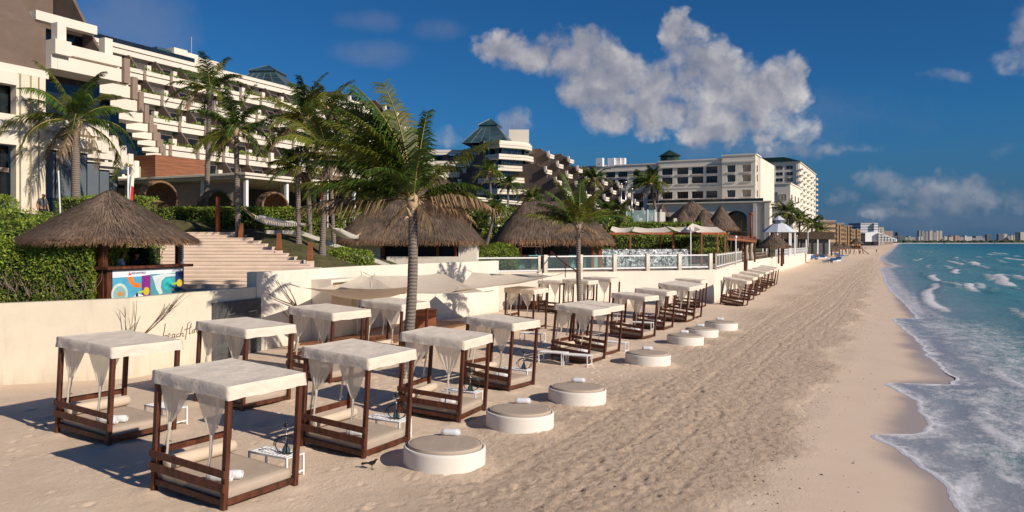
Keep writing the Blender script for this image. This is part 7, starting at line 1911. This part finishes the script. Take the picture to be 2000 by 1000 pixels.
SKY = [(1744, 1768, 461, FARD, 'low dark tree-backed block at the left end of the skyline', [(1753, 1756, 454, .3)]), (1768, 1788, 463, FARG, 'low grey block beside the dark one in the skyline', [(1774, 1779, 461, .3)]), (1789, 1798, 462, FARW, 'bright low white block left below the first tall towers', [(1799, 1802, 462, 1)]),
       (1795, 1804.5, 451, FARG, 'leftmost of the tall grey skyline towers', [(1800, 1804, 450.4, 1)]), (1805.5, 1815, 453, FARG, 'second tall grey skyline tower with arched top', [(1808, 1813, 451.5, .5)]), (1815.5, 1821.5, 450.6, FARC, 'slender pale tower third in the tall skyline group', []), (1823, 1827.5, 454, FARG, 'short grey tower between the two tall pairs', []),
       (1827.5, 1833, 451, FARC, 'pale tower left of the right tall pair', [(1829, 1832, 450.4, 1)]), (1834, 1840, 451, FARC, 'pale tower right of the right tall pair', [(1836, 1840, 450.6, 1)]), (1841, 1853, 462, FARW, 'low white block right of the tall tower group', [(1844, 1846, 460.8, 1)]), (1853.5, 1861.5, 463, FARC, 'low pale block before the brick ones', []),
       (1858, 1874, 460.5, FARB, 'brick coloured skyline block with flat top', [(1864, 1868, 459.8, 1)]), (1874, 1882, 463, FARG, 'small grey block beside the brick one', []), (1883, 1899, 462, FARW, 'white and rose low skyline block', [(1884, 1888, 460, .5)]), (1900, 1927, 465, FARG, 'long low grey block with a rose upper storey', [(1906, 1919, 461, .1)]),
       (1927.5, 1936, 458, FARD, 'dark glass tower alone in the right skyline', []), (1950, 1958, 457.5, FARD, 'dark half of the right tower pair', []), (1959, 1967, 457, FARC, 'bright half of the right tower pair', [(1961, 1964, 456.6, 1)]), (1968, 1974, 461, FARG, 'low grey block between the right towers', []), (1974.5, 1983, 460, FARC, 'pale twin-topped block near the right edge', [(1975, 1978, 459.6, 1), (1980, 1983, 459.6, 1)]), (1990, 2006, 454, FARC, 'wide beige tower at the right edge of the photo', [(1992, 1999, 453.3, 1)])]
for k, (a, b, yt, mt_, lab, ex) in enumerate(SKY): block('skyline_tower' if yt < 459 else 'skyline_block', lab, a, b, yt, 3500 + 20 * (k % 5), mt_, ex, group='far skyline across the bay')
# far land strip and its vegetation
def strip(name, pts, mtl, h, seed):
    m = MB(); rng = random.Random(seed); n = len(pts)
    vs = []; fs = []
    for (x, y) in pts: vs += [(x, y, -2), (x, y, h), (x, y + 260, h * 1.2)]
    for i in range(n - 1): a = 3 * i; b = a + 3; fs += [(a, b, b + 1, a + 1), (a + 1, b + 1, b + 2, a + 2)]
    m.add(vs, fs); return m.build(name, mtl)
structure(strip('far_sand', [(X, 3420 - .05 * abs(X - 2000)) for X in range(1450, 3200, 50)], BEDW, 1.6, 1))
VEG = mat('far_green', (0.035, 0.05, 0.03), 1.0, .4, .01)
m = MB(); rng = random.Random(3)
def tuft(x, y, r, h, zb=0):
    m.lathe([(r, zb - 2), (r * (.9 + .2 * rng.random()), zb + h * .4), (r * .65, zb + h * .8), (r * .1, zb + h)], 7, (x, y, 0), ph=rng.random())
for k in range(230): tuft(rng.uniform(1550, 2400), rng.uniform(3430, 3480), rng.uniform(8, 22), rng.uniform(6, 15))
for k in range(420):
    v = 330 * math.exp(rng.uniform(0, 1.9)); u = -rng.uniform(44, 110) - v * .02; x, y = xy(u, v); tuft(x, y, rng.uniform(2.5, 5.5) * (1 + v / 900), rng.uniform(3, 8) * (1 + v / 1400), 2)
o = m.build('far_trees', VEG, smooth=True); o['kind'] = 'stuff'; o['label'] = 'dark mass of trees along the far coast'; o['category'] = 'trees'
m = MB(); rng = random.Random(9)
for k in range(60):
    v = rng.uniform(160, 330); u = -rng.uniform(32, 60) - (v - 160) * .05; x, y = xy(u, v); tuft(x, y, rng.uniform(1.2, 2.6), rng.uniform(1.5, 4), 2.2)
o = m.build('garden_shrubs', LEAFIN, smooth=True); o['kind'] = 'stuff'; o['label'] = 'dark shrubs filling the hotel gardens behind the beach wall'; o['category'] = 'shrubs'
# garden growth between the huts
def jungle(label, c, d, n, size, seed):
    hedge('shrubbery', label, c, d, n, size, seed, blob=.45, cat='shrubbery')
jungle('dark shrubbery between the white-walled hut and the bar hut', (-1.2, 76, 3), (9, 5, 5.2), 5000, .3, 71)
jungle('shrubbery below the pyramid hotel behind the bar hut', (6.5, 92, 3), (16, 5, 5.5), 6000, .34, 72)
jungle('shrubbery behind the lawn palms right of the pavilion', (-10.5, 62, 4.6), (6.5, 3, 3.0), 4000, .24, 73)

# ------------------------------------------------------------------ people
def skin_mesh(name, nodes, edges, mtl, parent, root=0, sub=2):
    me = bpy.data.meshes.new(name); me.from_pydata([n[0] for n in nodes], edges, []); me.materials.append(mtl)
    o = link(name, me, parent); s = o.modifiers.new('skin', 'SKIN'); s.use_smooth_shade = True
    for i, n in enumerate(nodes):
        r = n[1]; me.skin_vertices[0].data[i].radius = (r, r) if not hasattr(r, '__len__') else r
        me.skin_vertices[0].data[i].use_root = (i == root)
    b = o.modifiers.new('smooth', 'SUBSURF'); b.levels = b.render_levels = sub
    return o
def person(label, loc, rz, shirt, shorts, hairm, long_hair=False, pose='stand', scale=1.0, head_down=.05, bag=None):
    t = thing('person', label, 'person', loc, rz); t.scale = (scale,) * 3
    lean = .22 if pose == 'lean' else .0
    hd = (0, -.05 - head_down - lean, 1.60 - head_down * .6)
    if pose == 'lean': handL, elL, handR, elR = (-.13, -.50, 1.06), (-.27, -.32, 1.10), (.10, -.52, 1.06), (.27, -.32, 1.10)
    elif pose == 'walk': handL, elL, handR, elR = (-.25, -.16, .82), (-.25, .06, 1.08), (.25, .10, .80), (.26, .10, 1.08)
    else: handL, elL, handR, elR = (-.24, -.10, .80), (-.25, .03, 1.09), (.24, -.12, .82), (.25, .02, 1.09)
    st = .14 if pose == 'walk' else .04
    nodes = [((0, 0, .93), .125), ((0, -lean * .35, 1.10), .12), ((0, -lean * .75, 1.30), .135), ((0, -lean - .01, 1.43), .075), ((0, hd[1] + .03, 1.50), .055), (hd, .088), ((0, hd[1] - .005, hd[2] + .10), .085),
             ((-.165, -lean, 1.38), .062), (elL, .043), (handL, .032), ((.165, -lean, 1.38), .062), (elR, .043), (handR, .032),
             ((-.09, 0, .86), .10), ((-.10, -.02, .48), .062), ((-.10, -st * .6, .10), .042), ((-.11, -.15 - st, .04), .035), ((.09, 0, .86), .10), ((.10, -.02 - st * .5, .48), .062), ((.10, st, .10), .042), ((.11, -.13 + st, .04), .035)]
    edges = [(0, 1), (1, 2), (2, 3), (3, 4), (4, 5), (5, 6), (2, 7), (7, 8), (8, 9), (2, 10), (10, 11), (11, 12), (0, 13), (13, 14), (14, 15), (15, 16), (0, 17), (17, 18), (18, 19), (19, 20)]
    for hnd, el, sd in ((handL, elL, -1), (handR, elR, 1)):
        hnd = Vector(hnd); d = (hnd - Vector(el)).normalized(); i0 = 9 if sd < 0 else 12
        for f, (ox, ln) in enumerate(((-.03, .075), (-.01, .09), (.012, .085), (.032, .065))):
            a = len(nodes); nodes.append((tuple(hnd + d * .05 + Vector((0, ox, 0))), .011)); nodes.append((tuple(hnd + d * (.05 + ln) + Vector((-sd * .015, ox, 0))), .008)); edges += [(i0, a), (a, a + 1)]
        a = len(nodes); nodes.append((tuple(hnd + d * .04 + Vector((-sd * .01, -.05, 0))), .011)); edges.append((i0, a))
    skin_mesh('body', nodes, edges, SKIN, t)
    # face: nose, eyes, mouth, ears on the head
    hx, hy, hz = hd; m = MB()
    m.tube([(0, hy - .085, hz + .07), (0, hy - .112, hz + .035), (0, hy - .09, hz + .025)], [.008, .016, .01], 6)
    for s in (-1, 1): m.lathe([(.005, -.025), (.02, 0), (.005, .03)], 6, (s * .088, hy + .01, hz + .045))
    m.build('face', SKIN, t, smooth=True)
    m = MB(); [m.lathe([(.004, -.008), (.011, 0), (.004, .008)], 8, (s * .032, hy - .083, hz + .072)) for s in (-1, 1)]; m.b2((-.022, hy - .088, hz - .012), (.022, hy - .082, hz - .006)); m.build('eyes_and_mouth', HAIR, t)
    sn = [((0, 0, .90), .137), ((0, -lean * .35, 1.10), .14), ((0, -lean * .75, 1.30), .152), ((0, -lean, 1.42), .085), ((-.165, -lean, 1.385), .077), ((elL[0] * .95, elL[1] * .8 - lean * .3, elL[2] + .06), .06), ((.165, -lean, 1.385), .077), ((elR[0] * .95, elR[1] * .8 - lean * .3, elR[2] + .06), .06)]
    skin_mesh('shirt', sn, [(0, 1), (1, 2), (2, 3), (2, 4), (4, 5), (2, 6), (6, 7)], shirt, t)
    pn = [((0, 0, .93), .138), ((-.09, 0, .85), .112), ((-.10, -.02, .52), .085), ((.09, 0, .85), .112), ((.10, -.02 - st * .4, .52), .085)]
    skin_mesh('shorts', pn, [(0, 1), (1, 2), (0, 3), (3, 4)], shorts, t)
    hn = [((0, hy + .03, hz + .12), .088), ((0, hy + .06, hz + .04), .08)] + ([((0, hy + .09, hz - .10), .075), ((0, hy + .10, hz - .30), .06)] if long_hair else [])
    skin_mesh('hair', hn, [(i, i + 1) for i in range(len(hn) - 1)], hairm, t)
    return t
X = (83 - HX) * 40 / F
person('standing man in grey shirt and dark shorts looking down, behind the left hedge', (X, 40, 5.75), R(55), SHIRTG, SHORTS, HAIRG, head_down=.09)
kc, ks = math.cos(KD), math.sin(KD)
def kl(x, y): return (-15.95 + x * kc - y * ks, 31.6 + x * ks + y * kc, KZ + .02)
person('person in a pale shirt leaning on the kiosk counter', kl(-.75, -1.0), KD + R(40), SHIRTW, SHORTS, HAIR, pose='lean', scale=.97)
person('long-haired person in dark clothes leaning on the kiosk counter', kl(.15, -1.0), KD - R(20), SHORTS, SHORTS, HAIR, True, 'lean', .95)
for k, (px, py, lab, sh) in enumerate([(1680, 497, 'tiny figure in red trunks at the foot of the lifeguard hut', REDC), (1690, 487, 'tiny figure in a red shirt beyond the lifeguard hut', REDC), (1712, 494, 'lone dark tiny figure near the water on the far beach', SHORTS), (1651, 493, 'tiny figure in red among the far palapas', REDC)]):
    g = G(px, py); person(lab, (g.x, g.y, g.z), R(k * 70), sh, SHORTS, HAIR, pose='walk', scale=1.1)
# ------------------------------------------------------------------ done
